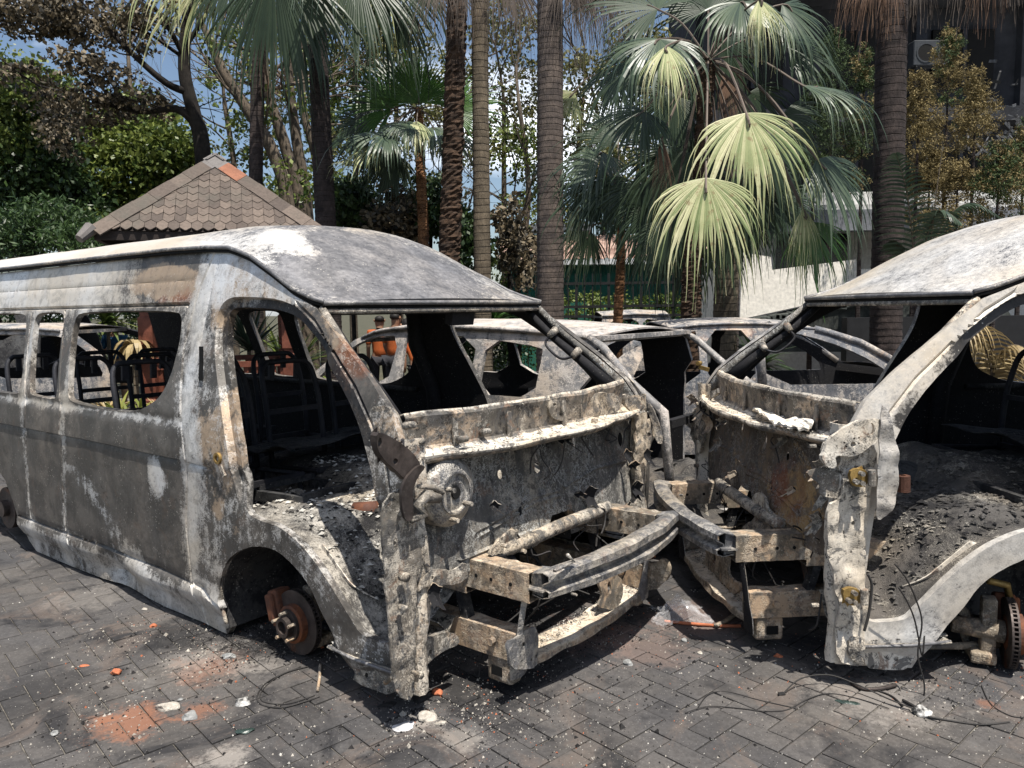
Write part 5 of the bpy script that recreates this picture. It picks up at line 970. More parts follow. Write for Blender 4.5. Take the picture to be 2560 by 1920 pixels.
# big palm cluster right of centre with large drooping fans
c8_ = at(1530, 130, 9.2); b8 = at(1490, 740, 9.2)
D5 = lambda dx, dy, Y, ax, nr, rad, mat, **k: (at(dx, dy, Y), ax, nr, rad, mat, dict(dict(petiole=c8_, droop=.36, span=100, n=48, split=.5), **k))
lv = [D5(1612, 245, 7.7, (.12, -.28, -.85), (0, -.85, .45), 1.26, 'fan_pale', span=90, split=.48, droop=.44, n=54), D5(1525, 385, 7.5, (.0, -.25, -.9), (0, -.9, .35), 1.22, 'fan_pale', span=86, split=.46, droop=.46, n=54),
      D5(1425, 85, 8.6, (-.35, -.45, -.4), (0, -.5, .9), 1.15, 'fan_blue', span=115, droop=.55), D5(1440, 100, 8.3, (.0, -.5, -.75), (0, -.7, .6), .85, 'fan_pale', span=55, droop=.5, wid=.7), D5(1600, 5, 8.8, (.2, -.5, -.5), (0, -.5, .9), 1.1, 'fan_blue', span=110, droop=.5), D5(1690, 10, 9.4, (.7, 0, -.5), (0, -.7, .7), 1.2, 'fan_blue', span=80, droop=.3), D5(1640, 0, 8.5, (.15, -.4, -.85), (0, -.8, .4), .75, 'fan_pale', span=50, droop=.5, wid=.6),
      D5(1735, 185, 8.3, (.85, -.2, -.10), (0, -.4, 1), 1.2, 'fan_blue', span=75, droop=.45), D5(1765, 345, 8.3, (.55, -.2, -.6), (0, -.7, .7), 1.15, 'fan_blue', span=80, droop=.42), D5(1745, 480, 8.5, (.35, -.15, -.85), (0, -.9, .4), .95, 'fan_green', span=70, droop=.4), D5(1735, 450, 8.3, (.05, -.1, -1), (0, -1, .2), .72, 'fan_pale', span=38, droop=.4, wid=.8),
      D5(1390, 240, 8.8, (-.7, -.3, -.45), (0, -.6, .8), 1.1, 'fan_dark', span=100, droop=.45), D5(1460, 210, 9.4, (-.4, .1, -.6), (0, -.8, .5), 1.0, 'fan_dark', span=110, droop=.4), D5(1480, 330, 9.2, (-.3, 0, -.8), (0, -1, .3), 1.1, 'fan_dark', span=100), D5(1600, 380, 9.2, (.3, .1, -.8), (0, -1, .3), 1.15, 'fan_dark', span=100), D5(1650, 300, 9.2, (.6, .1, -.6), (0, -1, .4), 1.1, 'fan_dark', span=90), D5(1560, 480, 9.3, (.1, 0, -.95), (0, -1, .2), 1.0, 'fan_dark', span=80), D5(1450, 480, 9.2, (-.2, 0, -.95), (0, -1, .2), 1.0, 'fan_dark', span=85),
      D5(1680, 430, 9.4, (.6, 0, -.6), (0, -1, .4), 1.0, 'fan_dark', span=85), D5(1420, 20, 9.6, (-.5, .2, .3), (0, -.8, .6), 1.2, 'fan_dark', span=110, droop=.3), D5(1530, 20, 10, (.0, .2, .7), (0, -1, .4), 1.2, 'fan_dark', span=120, droop=.2), D5(1700, 90, 9.6, (.6, .2, .0), (0, -.8, .6), 1.2, 'fan_dark', span=110, droop=.35), D5(1380, 120, 9.8, (-.7, .2, -.3), (0, -.8, .6), 1.2, 'fan_dark', span=110, droop=.4), D5(1390, 400, 10, (-.4, .2, -.8), (0, -1, .4), 1.1, 'fan_dark', span=90), D5(1430, 300, 8.7, (.0, -.1, -1), (0, -1, 0), .85, 'fan_brown', span=22, wid=.4, droop=.3), D5(1560, 160, 9.6, (.3, -.1, -.9), (0, -1, .2), .9, 'fan_brown', span=30, wid=.4)]
for q_ in ((1440, 330, 9.6, -.5, -.7), (1500, 430, 9.7, 0, -1), (1590, 450, 9.5, .2, -.9), (1650, 380, 9.5, .5, -.8), (1410, 450, 9.7, -.4, -.9), (1520, 300, 9.8, -.1, -.8), (1620, 200, 9.9, .4, -.5), (1560, 90, 9.9, .2, -.3), (1470, 150, 9.9, -.4, -.4), (1690, 250, 9.8, .7, -.5), (1480, 520, 9.6, -.1, -1)):
    lv.append(D5(q_[0], q_[1], q_[2], (q_[3], .05, q_[4]), (0, -1, .3), .95, 'fan_dark', span=88, droop=.42, n=40))
palm('big drooping fan palm with two large pale sunlit fans, right of the centre', (b8.x, 9.2, GZ), [(b8.x, 9.2, GZ), at(1492, 690, 9.2), at(1495, 560, 9.2), at(1515, 330, 9.2), c8_], [.125, .115, .10, .09, .08], 'bark_fibre', lv, 'fan palms', fibre=.02)
e = palm('dead reddish-brown fan hanging beside the dark trunk right of the gazebo', (at(560, 690, 13.4).x, 13.4, GZ), [(at(548, 690, 13.9).x, 13.9, GZ), at(552, 450, 13.9), at(560, 100, 13.9), at(570, -60, 13.8)], [.13, .12, .11, .10], 'bark_dark', [(at(575, -50, 13.3), (.08, 0, -1), (0, -1, 0), 2.0, 'fan_brown', dict(petiole=at(570, -60, 13.8), span=16, wid=.5, droop=.3, n=44, split=.2)), (at(560, -30, 13.2), (.12, 0, -1), (0, -1, 0), 1.7, 'fan_brown', dict(petiole=at(570, -60, 13.8), span=14, wid=.5, droop=.3, n=36, split=.2))], 'tall ringed palm trunks')
# feather palms at the right
def frond(parent, P, ln, mat, n=34, w_=.018, dirn=(0, 0, 1), sag=.4, both=True, name='leaf'):
    Q = catmull(P, 8); m = MB(); m.tube(Q, [.012*(1-.7*k/len(Q)) for k in range(len(Q))], 5, 1)
    for k in range(n):
        f = .12+.86*k/(n-1); i = f*(len(Q)-1); a = Q[int(i)]; b = Q[min(len(Q)-1, int(i)+1)]; t = (b-a).normalized(); p = a.lerp(b, i-int(i)); sd_ = t.cross(Vector(dirn)).normalized()
        L_ = ln*math.sin(math.pi*min(1, .15+f*.85))**.6
        for sg in ((-1, 1) if both else (1,)):
            d = (sd_*sg+t*.55+Vector((0, 0, .15))).normalized(); q = p.copy(); V = []
            for j in range(5):
                ww = w_*(1-j/4.6); V += [q-t*ww, q+t*ww]; d = (d+Vector((0, 0, -sag*.45))).normalized(); q = q+d*L_/4
            m.add(V, [(2*j, 2*j+1, 2*j+3, 2*j+2) for j in range(4)], 0)
    return m.build(name, [M[mat], M['bark_tan']], parent)
ef = empty('feather_palm', (at(2000, 640, 9.5).x, 9.5, GZ), label='grey-green feather palm with arching fronds right of the thick dark trunk', cat='palm')
o_ = Vector(ef.location); fp = lambda *a: at(*a)-o_
frond(ef, [fp(1985, 640, 9.5), fp(1975, 560, 9.5), fp(1960, 420, 9.3), fp(1935, 330, 9.2)], .42, 'fan_blue', sag=.5); frond(ef, [fp(1985, 640, 9.5), fp(2000, 520, 9.5), fp(2030, 455, 9.3), fp(2075, 480, 9.2)], .35, 'fan_blue', sag=.6)
frond(ef, [fp(1990, 640, 9.5), fp(2030, 500, 9.6), fp(2090, 440, 9.5), fp(2170, 475, 9.4)], .34, 'fan_dark', sag=.5); frond(ef, [fp(1985, 640, 9.5), fp(1960, 560, 9.7), fp(1930, 520, 9.7)], .35, 'fan_dark', sag=.5)
frond(ef, [fp(1990, 640, 9.5), fp(2010, 520, 9.4), fp(2025, 400, 9.4), fp(2035, 330, 9.4)], .05, 'dry', n=10); trunk_mesh('trunk', [(0, 0, 0), fp(1985, 660, 9.5), fp(1985, 560, 9.5)], [.07, .06, .04], M['bark_dark'], ef, n=10)
dx_ = at(2130, 800, 6.2); ed = empty('dried_palm', (dx_.x+.1, 6.2, GZ), label='withered straw-brown palm seen through the right minibus door opening', cat='palm'); o_ = Vector(ed.location)
for P in ([(2140, 900, 6.2), (2145, 780, 6.1), (2120, 700, 6.0), (2060, 745, 5.9)], [(2140, 900, 6.2), (2140, 790, 6.1), (2105, 720, 6.1), (2075, 790, 6.1)], [(2140, 900, 6.2), (2150, 790, 6.1), (2190, 745, 6.0), (2260, 780, 5.9)], [(2140, 900, 6.2), (2155, 800, 6.3), (2200, 770, 6.3), (2240, 830, 6.2)], [(2140, 900, 6.2), (2130, 770, 6.4), (2100, 715, 6.4), (2050, 700, 6.4)]):
    frond(ed, [fp(*q) for q in P], .34, 'dry', n=26, w_=.012, sag=.9)
# ------------------------------------------------------------------ broadleaf trees
def leaf_cloud(name, clumps, mat, parent, size=.08, seed=1, shape=1.6, **kw):
    """clumps: (centre, (rx,ry,rz), count); leaf-sized faces spread through each clump's volume, gathered into sprays"""
    r_ = np.random.default_rng(seed); C_ = []
    for c, rr, n in clumps:
        ns = max(3, n//22); u = r_.normal(size=(ns, 3)); u /= np.linalg.norm(u, axis=1)[:, None]; sp = u*(r_.uniform(.25, 1, ns)**.6)[:, None]*np.array(rr)
        idx = r_.integers(0, ns, n); C_.append(np.array(c)+sp[idx]+r_.normal(size=(n, 3))*np.array(rr)*.13)
    P = np.concatenate(C_); n = len(P); a = r_.normal(size=(n, 3)); a[:, 2] -= .35; a /= np.linalg.norm(a, axis=1)[:, None]; b = r_.normal(size=(n, 3)); b -= a*(a*b).sum(1)[:, None]; b /= np.linalg.norm(b, axis=1)[:, None]
    s = (size*r_.uniform(.5, 1.2, n))[:, None]; V = np.stack([P, P+a*s*.5+b*s/shape*.5, P+a*s, P+a*s*.5-b*s/shape*.5], 1).reshape(-1, 3)
    me = bpy.data.meshes.new(name); me.vertices.add(4*n); me.vertices.foreach_set('co', V.ravel().astype(np.float32)); me.loops.add(4*n); me.loops.foreach_set('vertex_index', np.arange(4*n, dtype=np.int32)); me.polygons.add(n)
    me.polygons.foreach_set('loop_start', np.arange(0, 4*n, 4, dtype=np.int32)); me.polygons.foreach_set('loop_total', np.full(n, 4, dtype=np.int32)); me.update(); me.validate(); me.materials.append(M[mat])
    o = bpy.data.objects.new(name, me); col.objects.link(o); o.parent = parent; return tag(o, **kw)
def branches(m, p, d, ln, r, depth, rr, spread=.5, up=.15, n=2, tips=None):
    p = Vector(p); d = Vector(d).normalized(); Q = [p]
    for k in range(4):
        d = (d+Vector(rr.normal(0, .10, 3))+Vector((0, 0, up*.15))).normalized(); Q.append(Q[-1]+d*ln/4)
    m.tube(Q, [r, r*.88, r*.78, r*.68, r*.58], max(4, 8-2*(4-depth)) if depth < 4 else 9, caps=False)
    if depth == 0:
        if tips is not None: tips.append(Q[-1])
        return
    for k in range(n+(1 if rr.random() < .5 else 0)):
        a = Vector(rr.normal(0, 1, 3)); a = (a-d*a.dot(d)).normalized(); branches(m, Q[-1] if k < 2 else Q[2], (d+a*spread*rr.uniform(.6, 1.3)), ln*rr.uniform(.62, .85), r*.58, depth-1, rr, spread, up, n, tips)
def tree(label, base, trunks, mat, clumps, leafm, size, seed, group=None, name='tree', shape=1.6, depth=3, spread=.5, extra=None, ln=1.6):
    rr = np.random.default_rng(seed); e = empty(name, base, label=label, cat='tree', group=group); b = Vector(base)
    for T_ in trunks:
        P, r0, r1 = T_[:3]; P = [Vector(p)-b for p in P]; Q = catmull(P, 5); m = MB(); m.tube(Q, [r0+(r1-r0)*k/(len(Q)-1) for k in range(len(Q))], 10, caps=False); m.build('trunk', M[mat], e, True)
        if depth:
            m = MB(); d = (Q[-1]-Q[-3]).normalized(); branches(m, Q[-1], d, ln, r1*.8, depth, rr, spread)
            for k in range(2 if len(T_) < 4 else T_[3]):
                i = int(len(Q)*rr.uniform(.45, .95)); a = Vector((rr.normal(), rr.normal()*.5, rr.uniform(.1, .8))).normalized(); branches(m, Q[i], a, ln*.7, r1*.45, depth-1, rr, spread)
            m.build('branches', M[mat], e, True, kind='stuff')
    if clumps: leaf_cloud('crown', [(Vector(c)-b, rr_, n) for c, rr_, n in clumps], leafm, e, size, seed, shape)
    for k, (lm, cl, sz) in enumerate(extra or []): leaf_cloud('crown', [(Vector(c)-b, rr_, n) for c, rr_, n in cl], lm, e, sz, seed+k+5, shape)
    return e
A_ = at
cl = lambda L_, Y: [(A_(x, y, Y+rng.uniform(-1, 1)), (rx*K/CF*Y, .9, ry*K/CF*Y), n) for x, y, rx, ry, n in L_]
tb = at(436, 400, 15)
tree('scorched tree with charred trunk and curled brown leaves, upper left corner', (tb.x+.2, 15, GZ), [([(tb.x+.2, 15, GZ), A_(440, 350, 15), A_(420, 250, 15), A_(398, 150, 15), A_(405, 30, 15)], .17, .09), ([A_(425, 270, 15), A_(380, 235, 14.9), A_(300, 240, 14.8), A_(200, 215, 14.7)], .085, .04), ([A_(410, 200, 15), A_(360, 180, 14.8), A_(290, 120, 14.6), A_(230, 60, 14.5)], .075, .035), ([A_(402, 130, 15), A_(370, 70, 14.8), A_(330, 10, 14.6)], .06, .03), ([A_(400, 100, 15), A_(440, 40, 15), A_(470, -30, 15)], .05, .03)], 'bark_black',
     cl([(60, 30, 95, 45, 2400), (180, 50, 90, 45, 2000), (270, 60, 60, 45, 1100), (330, 20, 60, 40, 500), (200, 150, 60, 28, 1000), (60, 165, 60, 22, 500), (210, 235, 90, 35, 1500), (110, 235, 50, 35, 600), (40, -30, 120, 40, 1500), (330, 215, 60, 25, 500), (140, 300, 45, 40, 500)], 15), 'leaf_brown', .105, 21, name='scorched_tree', shape=1.5, depth=3, ln=1.0)
gr = 'green trees beyond the car park'
tree('dense yellow-green tree filling the gap left of the gazebo roof', (A_(300, 500, 20).x, 20, GZ), [([(A_(300, 500, 20).x, 20, GZ), A_(300, 400, 20), A_(290, 250, 20)], .2, .1)], 'bark_tree', cl([(330, 330, 100, 75, 5200), (230, 380, 110, 80, 5000), (380, 400, 70, 60, 2500), (300, 250, 80, 50, 2200), (180, 300, 90, 70, 3200), (270, 460, 90, 60, 3200)], 20), 'leaf_green', .16, 31, gr, name='broadleaf_tree', depth=2)
tree('deep green tree mass at the far left edge', (A_(60, 500, 18).x, 18, GZ), [([(A_(60, 500, 18).x, 18, GZ), A_(60, 400, 18), A_(70, 300, 18)], .2, .1, 0)], 'bark_tree', cl([(40, 240, 110, 80, 5200), (60, 360, 120, 90, 6000), (130, 450, 110, 70, 5200), (20, 480, 90, 70, 4000), (100, 200, 80, 30, 700)], 18), 'leaf_deep', .15, 32, gr, name='broadleaf_tree', depth=0, extra=[('leaf_green', cl([(50, 180, 100, 60, 2600), (30, 300, 80, 60, 1800), (200, 500, 60, 40, 1500)], 17.5), .13)])
tree('feathery dark shrub with drooping fronds beside the gazebo eave, lower left', (A_(140, 540, 12.5).x, 12.5, GZ), [([(A_(140, 540, 12.5).x, 12.5, GZ), A_(140, 600, 12.5), A_(130, 520, 12.5)], .08, .05)], 'bark_tree', cl([(90, 480, 110, 55, 5000), (180, 520, 70, 40, 2500), (20, 520, 60, 60, 2500)], 12.5), 'leaf_deep', .13, 33, gr, name='broadleaf_tree', depth=0, shape=4)
for k, (pts, r0, r1) in enumerate([([(625, 470), (590, 330), (530, 230), (480, 150), (450, 80)], .17, .09), ([(650, 470), (620, 330), (585, 220), (560, 100)], .16, .10), ([(665, 470), (640, 300), (625, 180), (620, 60)], .15, .09), ([(700, 480), (680, 330), (655, 240), (650, 100)], .13, .08)]):
    P = [A_(x, y, 17.5+.5*k) for x, y in pts]; tree(['leaning pale multi-stem tree trunk, leftmost behind the gazebo apex', 'second pale trunk of the clump behind the gazebo apex', 'upright trunk of the clump behind the gazebo, third from the left', 'trunk of the clump just left of the dark ringed palm'][k], (P[0].x, P[0].y, GZ), [([(P[0].x, P[0].y, GZ)]+P, r0, r1, 4)], 'bark_tree', cl([(pts[-1][0]+20, 250, 60, 60, 150), (pts[1][0], 400, 60, 50, 160), (pts[-1][0], 60, 80, 60, 200)], 18), 'leaf_green', .13, 41+k, 'clump of pale trunks behind the gazebo', name='slender_tree', depth=4, spread=.35, ln=1.5)
for k, (x, y2, sc, lm) in enumerate([(760, 60, 1., 'leaf_olive'), (860, 100, 1., 'leaf_olive'), (1090, 60, 1., 'leaf_olive'), (1130, 330, .8, 'leaf_green'), (1255, 180, 1., 'leaf_olive'), (1300, 330, .9, 'leaf_deep'), (560, 60, .5, 'leaf_olive'), (700, 150, .9, 'leaf_green'), (980, 180, 1., 'leaf_olive'), (500, 170, .35, 'leaf_green'), (1380, 120, 1., 'leaf_olive')]):
    Y = 22+k % 3; P = [A_(x, 560, Y), A_(x+rng.uniform(-15, 15), 400, Y), A_(x+rng.uniform(-30, 30), 220, Y)]
    tree(['sparse olive-leaved tree between the ringed palm and the small fan palm', 'sparse olive tree behind the small fan palm crown', 'thin-leaved tree behind the slim pale trunk', 'low green tree with bare stems left of the thick grey trunk', 'twiggy tree right of the thick grey trunk', 'dark twiggy tree behind the slender young palm', 'sparse olive tree above the gazebo roof', 'green tree behind the dark ringed palm', 'sparse tree behind the shaggy trunk', 'light green tree above the gazebo apex', 'sparse tree behind the big fan palm'][k], (P[0].x, Y, GZ), [([(P[0].x, Y, GZ)]+P, .12, .06, 4)], 'bark_tree' if k != 5 else 'bark_black', cl([(x, y2, 80, 70, int(1500*sc)), (x+30, y2+130, 80, 70, int(1100*sc)), (x-30, y2+250, 80, 60, int(700*sc))], Y), lm, .15, 60+k, 'sparse trees behind the palms', name='sparse_tree', depth=4, spread=.5, ln=1.6)
for k, (x, y, rx, ry, n, lm, lab) in enumerate([(760, 440, 60, 50, 3200, 'leaf_deep', 'dark bush right of the ringed palm foot'), (860, 470, 60, 60, 2600, 'leaf_brown', 'scorched bush left of the orange-brown palm stem'), (1000, 500, 60, 50, 1900, 'leaf_deep', 'dark scorched bush behind the shaggy trunk foot'), (1100, 480, 45, 60, 700, 'leaf_brown', 'scorched bare bush left of the thick grey trunk'), (930, 430, 50, 60, 1300, 'leaf_deep', 'dark bush between the two fibrous palm stems'), (1120, 540, 50, 50, 900, 'leaf_brown', 'low dry brush by the green screens')]):
    b = A_(x, 560, 16); e = tree(lab, (b.x, 16, GZ), [([(b.x, 16, GZ), A_(x, 540, 16), A_(x+8, 460, 16)], .05, .03)], 'bark_black', cl([(x, y, rx, ry, n), (x+10, y+40, rx*.9, ry, n//2)], 16), lm, .13, 80+k, 'scorched bushes behind the minibus', name='bush', depth=3, ln=.9); e['category'] = 'bush'
# conifers by the burnt building
def conifer(lab, dx, dyt, dyb, wpx, Y, mats_, seed):
    r_ = np.random.default_rng(seed); t = at(dx, dyt, Y); b = at(dx, dyb, Y); H = t.z-b.z; rad = wpx*K/CF*Y/2; e = empty('conifer', (t.x, Y, GZ), label=lab, cat='conifer', group='small conifers before the burnt building')
    MB().tube([(0, 0, 0), (0, 0, t.z-GZ-.1)], [.05, .01], 6).build('trunk', M['bark_dark'], e)
    cls = []
    for k in range(46):
        f = r_.uniform(0, 1)**.8; rr = 1.35*rad*(1-f)**.7; a = r_.uniform(0, 6.28); q = r_.uniform(.4, 1); cls.append(((math.cos(a)*rr*q, math.sin(a)*rr*q, b.z-GZ+H*f), (.14+.12*(1-f), .14+.12*(1-f), .20), 190))
    leaf_cloud('crown', cls[:32], mats_[0], e, .05, seed, 3.2); leaf_cloud('crown', cls[32:], mats_[1], e, .05, seed+1, 3.2)
cb, cg = 'conifer_brown', 'conifer_green'
for k, a in enumerate([('tall brown scorched conifer below the air conditioner', 2052, 75, 310, 95, 13.5, (cb, cg)), ('brown conifer just right of the thick dark trunk', 1987, 165, 370, 80, 12.6, (cb, cb)), ('leaning brown conifer before the rubble', 2110, 165, 340, 90, 13.0, (cb, cb)), ('green conifer behind the fan palm, left of the thick dark trunk', 1800, 70, 340, 130, 14, (cg, cg)), ('green-brown conifer touching the left side of the thick dark trunk', 1868, 110, 430, 90, 13.2, (cg, cb)),
                       ('green bushy conifer at the right edge', 2160, 310, 470, 110, 12, (cg, cb)), ('olive conifer cut by the right picture edge', 2215, 280, 480, 90, 12.4, (cb, cg)), ('low brown conifer under the leaning one', 2070, 360, 500, 120, 12.2, (cb, cb)), ('brown conifer behind the feather palm', 2010, 330, 480, 110, 12.8, (cb, cb)), ('dim green conifer behind the lowest fans', 1760, 200, 420, 110, 13.8, (cg, cg))]):
    conifer(*a, 100+k)
# ------------------------------------------------------------------ buildings
M['burntwall'] = flat('soot_blackened_wall', (.020, .022, .028), .95, .5, .6, c2=(.045, .047, .055)); M['plaster'] = flat('cream_plaster', (.78, .74, .66), .9, .04, 2, c2=(.82, .78, .70), spec=.1)
M['whitewall'] = flat('white_painted_wall', (.50, .50, .50), .9, .08, 1.5, c2=(.60, .60, .58)); M['greyeave'] = flat('grey_fascia', (.16, .17, .19), .8, .2, 3); M['glass'] = flat('dark_window_pane', (.012, .015, .018), .12, .2, 3, spec=.6)
M['winframe'] = flat('white_window_frame', (.55, .56, .57), .6, .1, 8); M['stone'] = flat('dark_stone_base', (.05, .055, .05), .9, .6, 5); M['greenscreen'] = flat('green_screen_cloth', (.010, .075, .055), .85, .3, 3, c2=(.02, .12, .085))
M['rustroof'] = flat('rusty_corrugated_roof', (.20, .10, .075), .85, .4, 2.5, c2=(.46, .33, .27)); M['blackmetal'] = flat('black_painted_metal', (.012, .012, .013), .6, .3, 10); M['hedge'] = M['leaf_green']
M['pinkwall'] = flat('dusty_pink_masonry', (.25, .15, .12), .9, .3, 6); M['acwhite'] = flat('sooty_air_conditioner', (.03, .034, .04), .7, .3, 6)
b = empty('burnt_building', (12, 22, GZ), label='tall soot-blackened building with dark window holes, upper right', cat='building')
lb = lambda x, y, z: (x-12, y-22, z-GZ)
def quad(name, p, q, mat, parent, th=.1):     # box between opposite corners in local coords
    c = [(p[i]+q[i])/2 for i in range(3)]; d = [max(abs(p[i]-q[i]), th) for i in range(3)]; return MB().box(c, d).build(name, M[mat], parent)
quad('wall', lb(5.2, 22.3, GZ), lb(24, 26, 13), 'burntwall', b)
for z in (3.2, 6.4, 9.6): quad('floor_slab', lb(5.0, 21.4, z), lb(24, 22.28, z+.35), 'burntwall', b)
for k in range(6):
    x = 5.9+k*2.9
    quad('column', lb(x-.55, 22.02, GZ), lb(x-.25, 22.29, 12.9), 'burntwall', b)
    for z in (4.3, 7.5):
        f = quad('window', lb(x, 22.2, z), lb(x+1.7, 22.295, z+1.5), 'hole', b); f2 = quad('frame', lb(x+.82, 22.14, z), lb(x+.88, 22.19, z+1.5), 'burntwall', f)
ac = at(2005, 118, 21.6); eac = empty('air_conditioner', ac, label='sooty outdoor air conditioner unit high on the blackened wall', cat='air conditioner')
o = MB().box((0, 0, 0), (.95, .35, .65)).build('casing', M['acwhite'], eac); bevel(o, .02); MB().ring((-.15, -.18, 0), (0, 1, 0), .22, .26, .02, 20).build('fan_guard', M['acwhite'], eac); MB().tube([(-.15, -.176, 0), (-.15, -.182, 0)], .22, 18).build('fan', M['hole'], eac); MB().bar((-.4, .1, -.38), (-.4, -.2, -.36), .04, .04).bar((.4, .1, -.38), (.4, -.2, -.36), .04, .04).build('bracket', M['blackmetal'], eac, kind='stuff')
# heap of burnt metal on the low roof at the right
m = MB(); r_ = np.random.default_rng(5)
hp = at(2170, 330, 16)
for k in range(150):
    c = Vector((r_.normal(0, .75), r_.normal(0, .4), abs(r_.normal(0, .55)))); d = Vector(r_.normal(0, 1, 3)).normalized()*r_.uniform(.1, .45); m.bar(c, c+d, r_.uniform(.01, .06), .015, (0, 0, 1) if k % 2 else (0, 1, .3), int(k % 3))
M['scrap'] = flat('burnt_scrap', (.02, .02, .022), .6, .5, 9, c2=(.13, .135, .145))
m.build('scrap_heap', [M['scrap'], M['blackmetal'], M['scrap']], None, label='heap of twisted burnt metal on the low roof at the right edge', cat='scrap heap', kind='stuff').location = hp
# white building with flat eave
wb = empty('white_building', (8, 15, GZ), label='low white building with grey flat roof edge and cream side wall, right of the palms', cat='building'); lw = lambda x, y, z: Vector((x-8, y-15, z-GZ))
zr = at(1900, 448, 14.2).z; x0 = at(1660, 450, 14.2).x
quad('roof', lw(x0, 14.0, zr-.05), lw(17, 20, zr+.02), 'whitewall', wb); quad('fascia', lw(x0, 13.97, zr-.42), lw(17, 14.3, zr-.056), 'greyeave', wb); quad('roof_upstand', lw(x0-.02, 14.35, zr+.03), lw(17, 14.5, zr+.30), 'whitewall', wb)
quad('wall', lw(x0+.1, 15.6, GZ), lw(17, 15.8, zr-.06), 'whitewall', wb)
for xa, xb, ya, yb in ((1668, 1752, 498, 590), (1758, 1836, 498, 590), (1975, 2060, 520, 590), (2075, 2160, 520, 590)):
    p, q = at(xa, yb, 15.5), at(xb, ya, 15.5); f = quad('window', lw(p.x, 15.52, p.z), lw(q.x, 15.585, q.z), 'winframe', wb)
    quad('pane', lw(p.x+.06, 15.49, p.z+.06), lw(q.x-.06, 15.515, q.z-.06), 'glass', f)
# cream side wall in front (stair flank): sloping lower edge over dark stone
YW = 13.4
pts = [(1598, 690), (1805, 645), (2140, 590), (2140, 560), (1850, 583), (1850, 560), (1668, 583), (1665, 555), (1604, 545)]
P2 = [(at(x, y, YW).x-8, at(x, y, YW).z-GZ) for x, y in pts]
sheet('side_wall', P2, [], lambda a, c: Vector((a, YW-15, c)), M['plaster'], wb, .4, .25, (0, -1, 0), smooth=False)
quad('return_wall', lw(at(1584, 600, YW).x-.0, YW+.25, GZ), lw(at(1600, 600, YW).x, YW+2.2, at(1600, 545, YW).z), 'plaster', wb)
P3 = [(at(x, y, YW).x-8, at(x, y, YW+.1).z-GZ) for x, y in [(1560, 760), (1560, 702), (1598, 696), (1805, 650), (2140, 595), (2240, 760)]]
sheet('stone_base', P3, [], lambda a, c: Vector((a, YW-14.9, c)), M['stone'], wb, .4, .2, (0, -1, 0), smooth=False)
for k in range(46):                                   # rough stones along the slope
    f = k/45; p = at(1600+540*f, 700-96*f, YW-.1); o = MB().box((0, 0, 0), (.14+.1*rng.random(), .12, .09+.05*rng.random()), Matrix.Rotation(rng.uniform(-.3, .3), 3, 'Y')).build('stone', M['stone'], wb); o.location = p-Vector((8, 15, GZ)); bevel(o, .02)
quad('terrace_wall', lw(at(1830, 700, 12).x, 12, GZ), lw(13, 12.2, at(1900, 735, 12).z+.35), 'blackmetal', wb)
gs = MB(); 
# green screened shed with rusty roof and black fence
gb = empty('green_shed', (3, 20, GZ), label='green-screened shed with rusty corrugated roof behind the palm trunks', cat='shed'); lg = lambda x, y, z: Vector((x-3, y-20, z-GZ))
p0, p1 = at(1105, 575, 20), at(1570, 570, 20)
quad('screen', lg(p0.x, 20, GZ), lg(p1.x, 20.1, p0.z), 'greenscreen', gb); quad('eave', lg(p0.x-.2, 19.7, p0.z), lg(p1.x+.2, 19.9, p0.z+.12), 'winframe', gb)
rt = at(1300, 508, 23).z
n_ = 90
V = []
for k in range(n_+1):
    x = p0.x-.3+(p1.x-p0.x+.6)*k/n_; dz = .03*math.cos(k*2.2); V += [tuple(lg(x, 19.8, p0.z+.15+dz)), tuple(lg(x, 23, rt+dz))]
mesh('roof', V, [(2*k, 2*k+2, 2*k+3, 2*k+1) for k in range(n_)], M['rustroof'], gb)
ef_ = empty('metal_fence', (3, 17.5, GZ), label='black metal grid fence in front of the green screens', cat='fence'); xa, xb = at(1105, 640, 17.5).x, at(1560, 640, 17.5).x; zt = at(1300, 610, 17.5).z
for k, yy in enumerate((612, 662, 683)): z = at(1300, yy, 17.5).z-GZ; MB().box(((xa+xb)/2-3, 0, z), (xb-xa, .05, .06)).build('rail', M['blackmetal'], ef_)
n = 26
for k in range(n+1): MB().box((xa+(xb-xa)*k/n-3, .0, (zt-GZ)/2+.1), (.025 if k % 4 else .06, .025, zt-GZ+.2)).build('bar' if k % 4 else 'post', M['blackmetal'], ef_)
pw = empty('teal_house', (1, 30, GZ), label='pale teal roofed house far behind the thin trunks', cat='building'); p = at(1100, 478, 30); q = at(1175, 560, 30)
M['teal'] = flat('pale_teal_cladding', (.14, .24, .25), .8, .2, 2); quad('wall', (p.x-1, 0, 0), (q.x+.5, .3, q.z+1.0), 'teal', pw); quad('roof', (p.x-1.4, -.3, p.z-.35), (q.x+.8, .5, p.z-.1), 'greyeave', pw)
# hedge beyond the fence and around
for k, (xa, xb, Yh, ya, yb, lm, lab) in enumerate([(1230, 1500, 18.3, 640, 690, 'leaf_green', 'green hedge behind the metal fence'), (960, 1130, 16, 640, 690, 'leaf_deep', 'dark green hedge seen under the minibus roof'), (-20, 330, 17, 620, 720, 'leaf_deep', 'dark hedge behind the gazebo')]):
    e = empty('hedge', (at((xa+xb)/2, 700, Yh).x, Yh, GZ), label=lab, cat='hedge'); L_ = []
    for j in range(12): c = at(xa+(xb-xa)*(j+.5)/12, (ya+yb)/2, Yh)-Vector(e.location); L_.append((c, (.45, .3, .4), 330)); L_.append(((c.x, c.y, c.z*.5), (.45, .3, .5), 250))
    leaf_cloud('foliage', L_, lm, e, .09, 140+k)
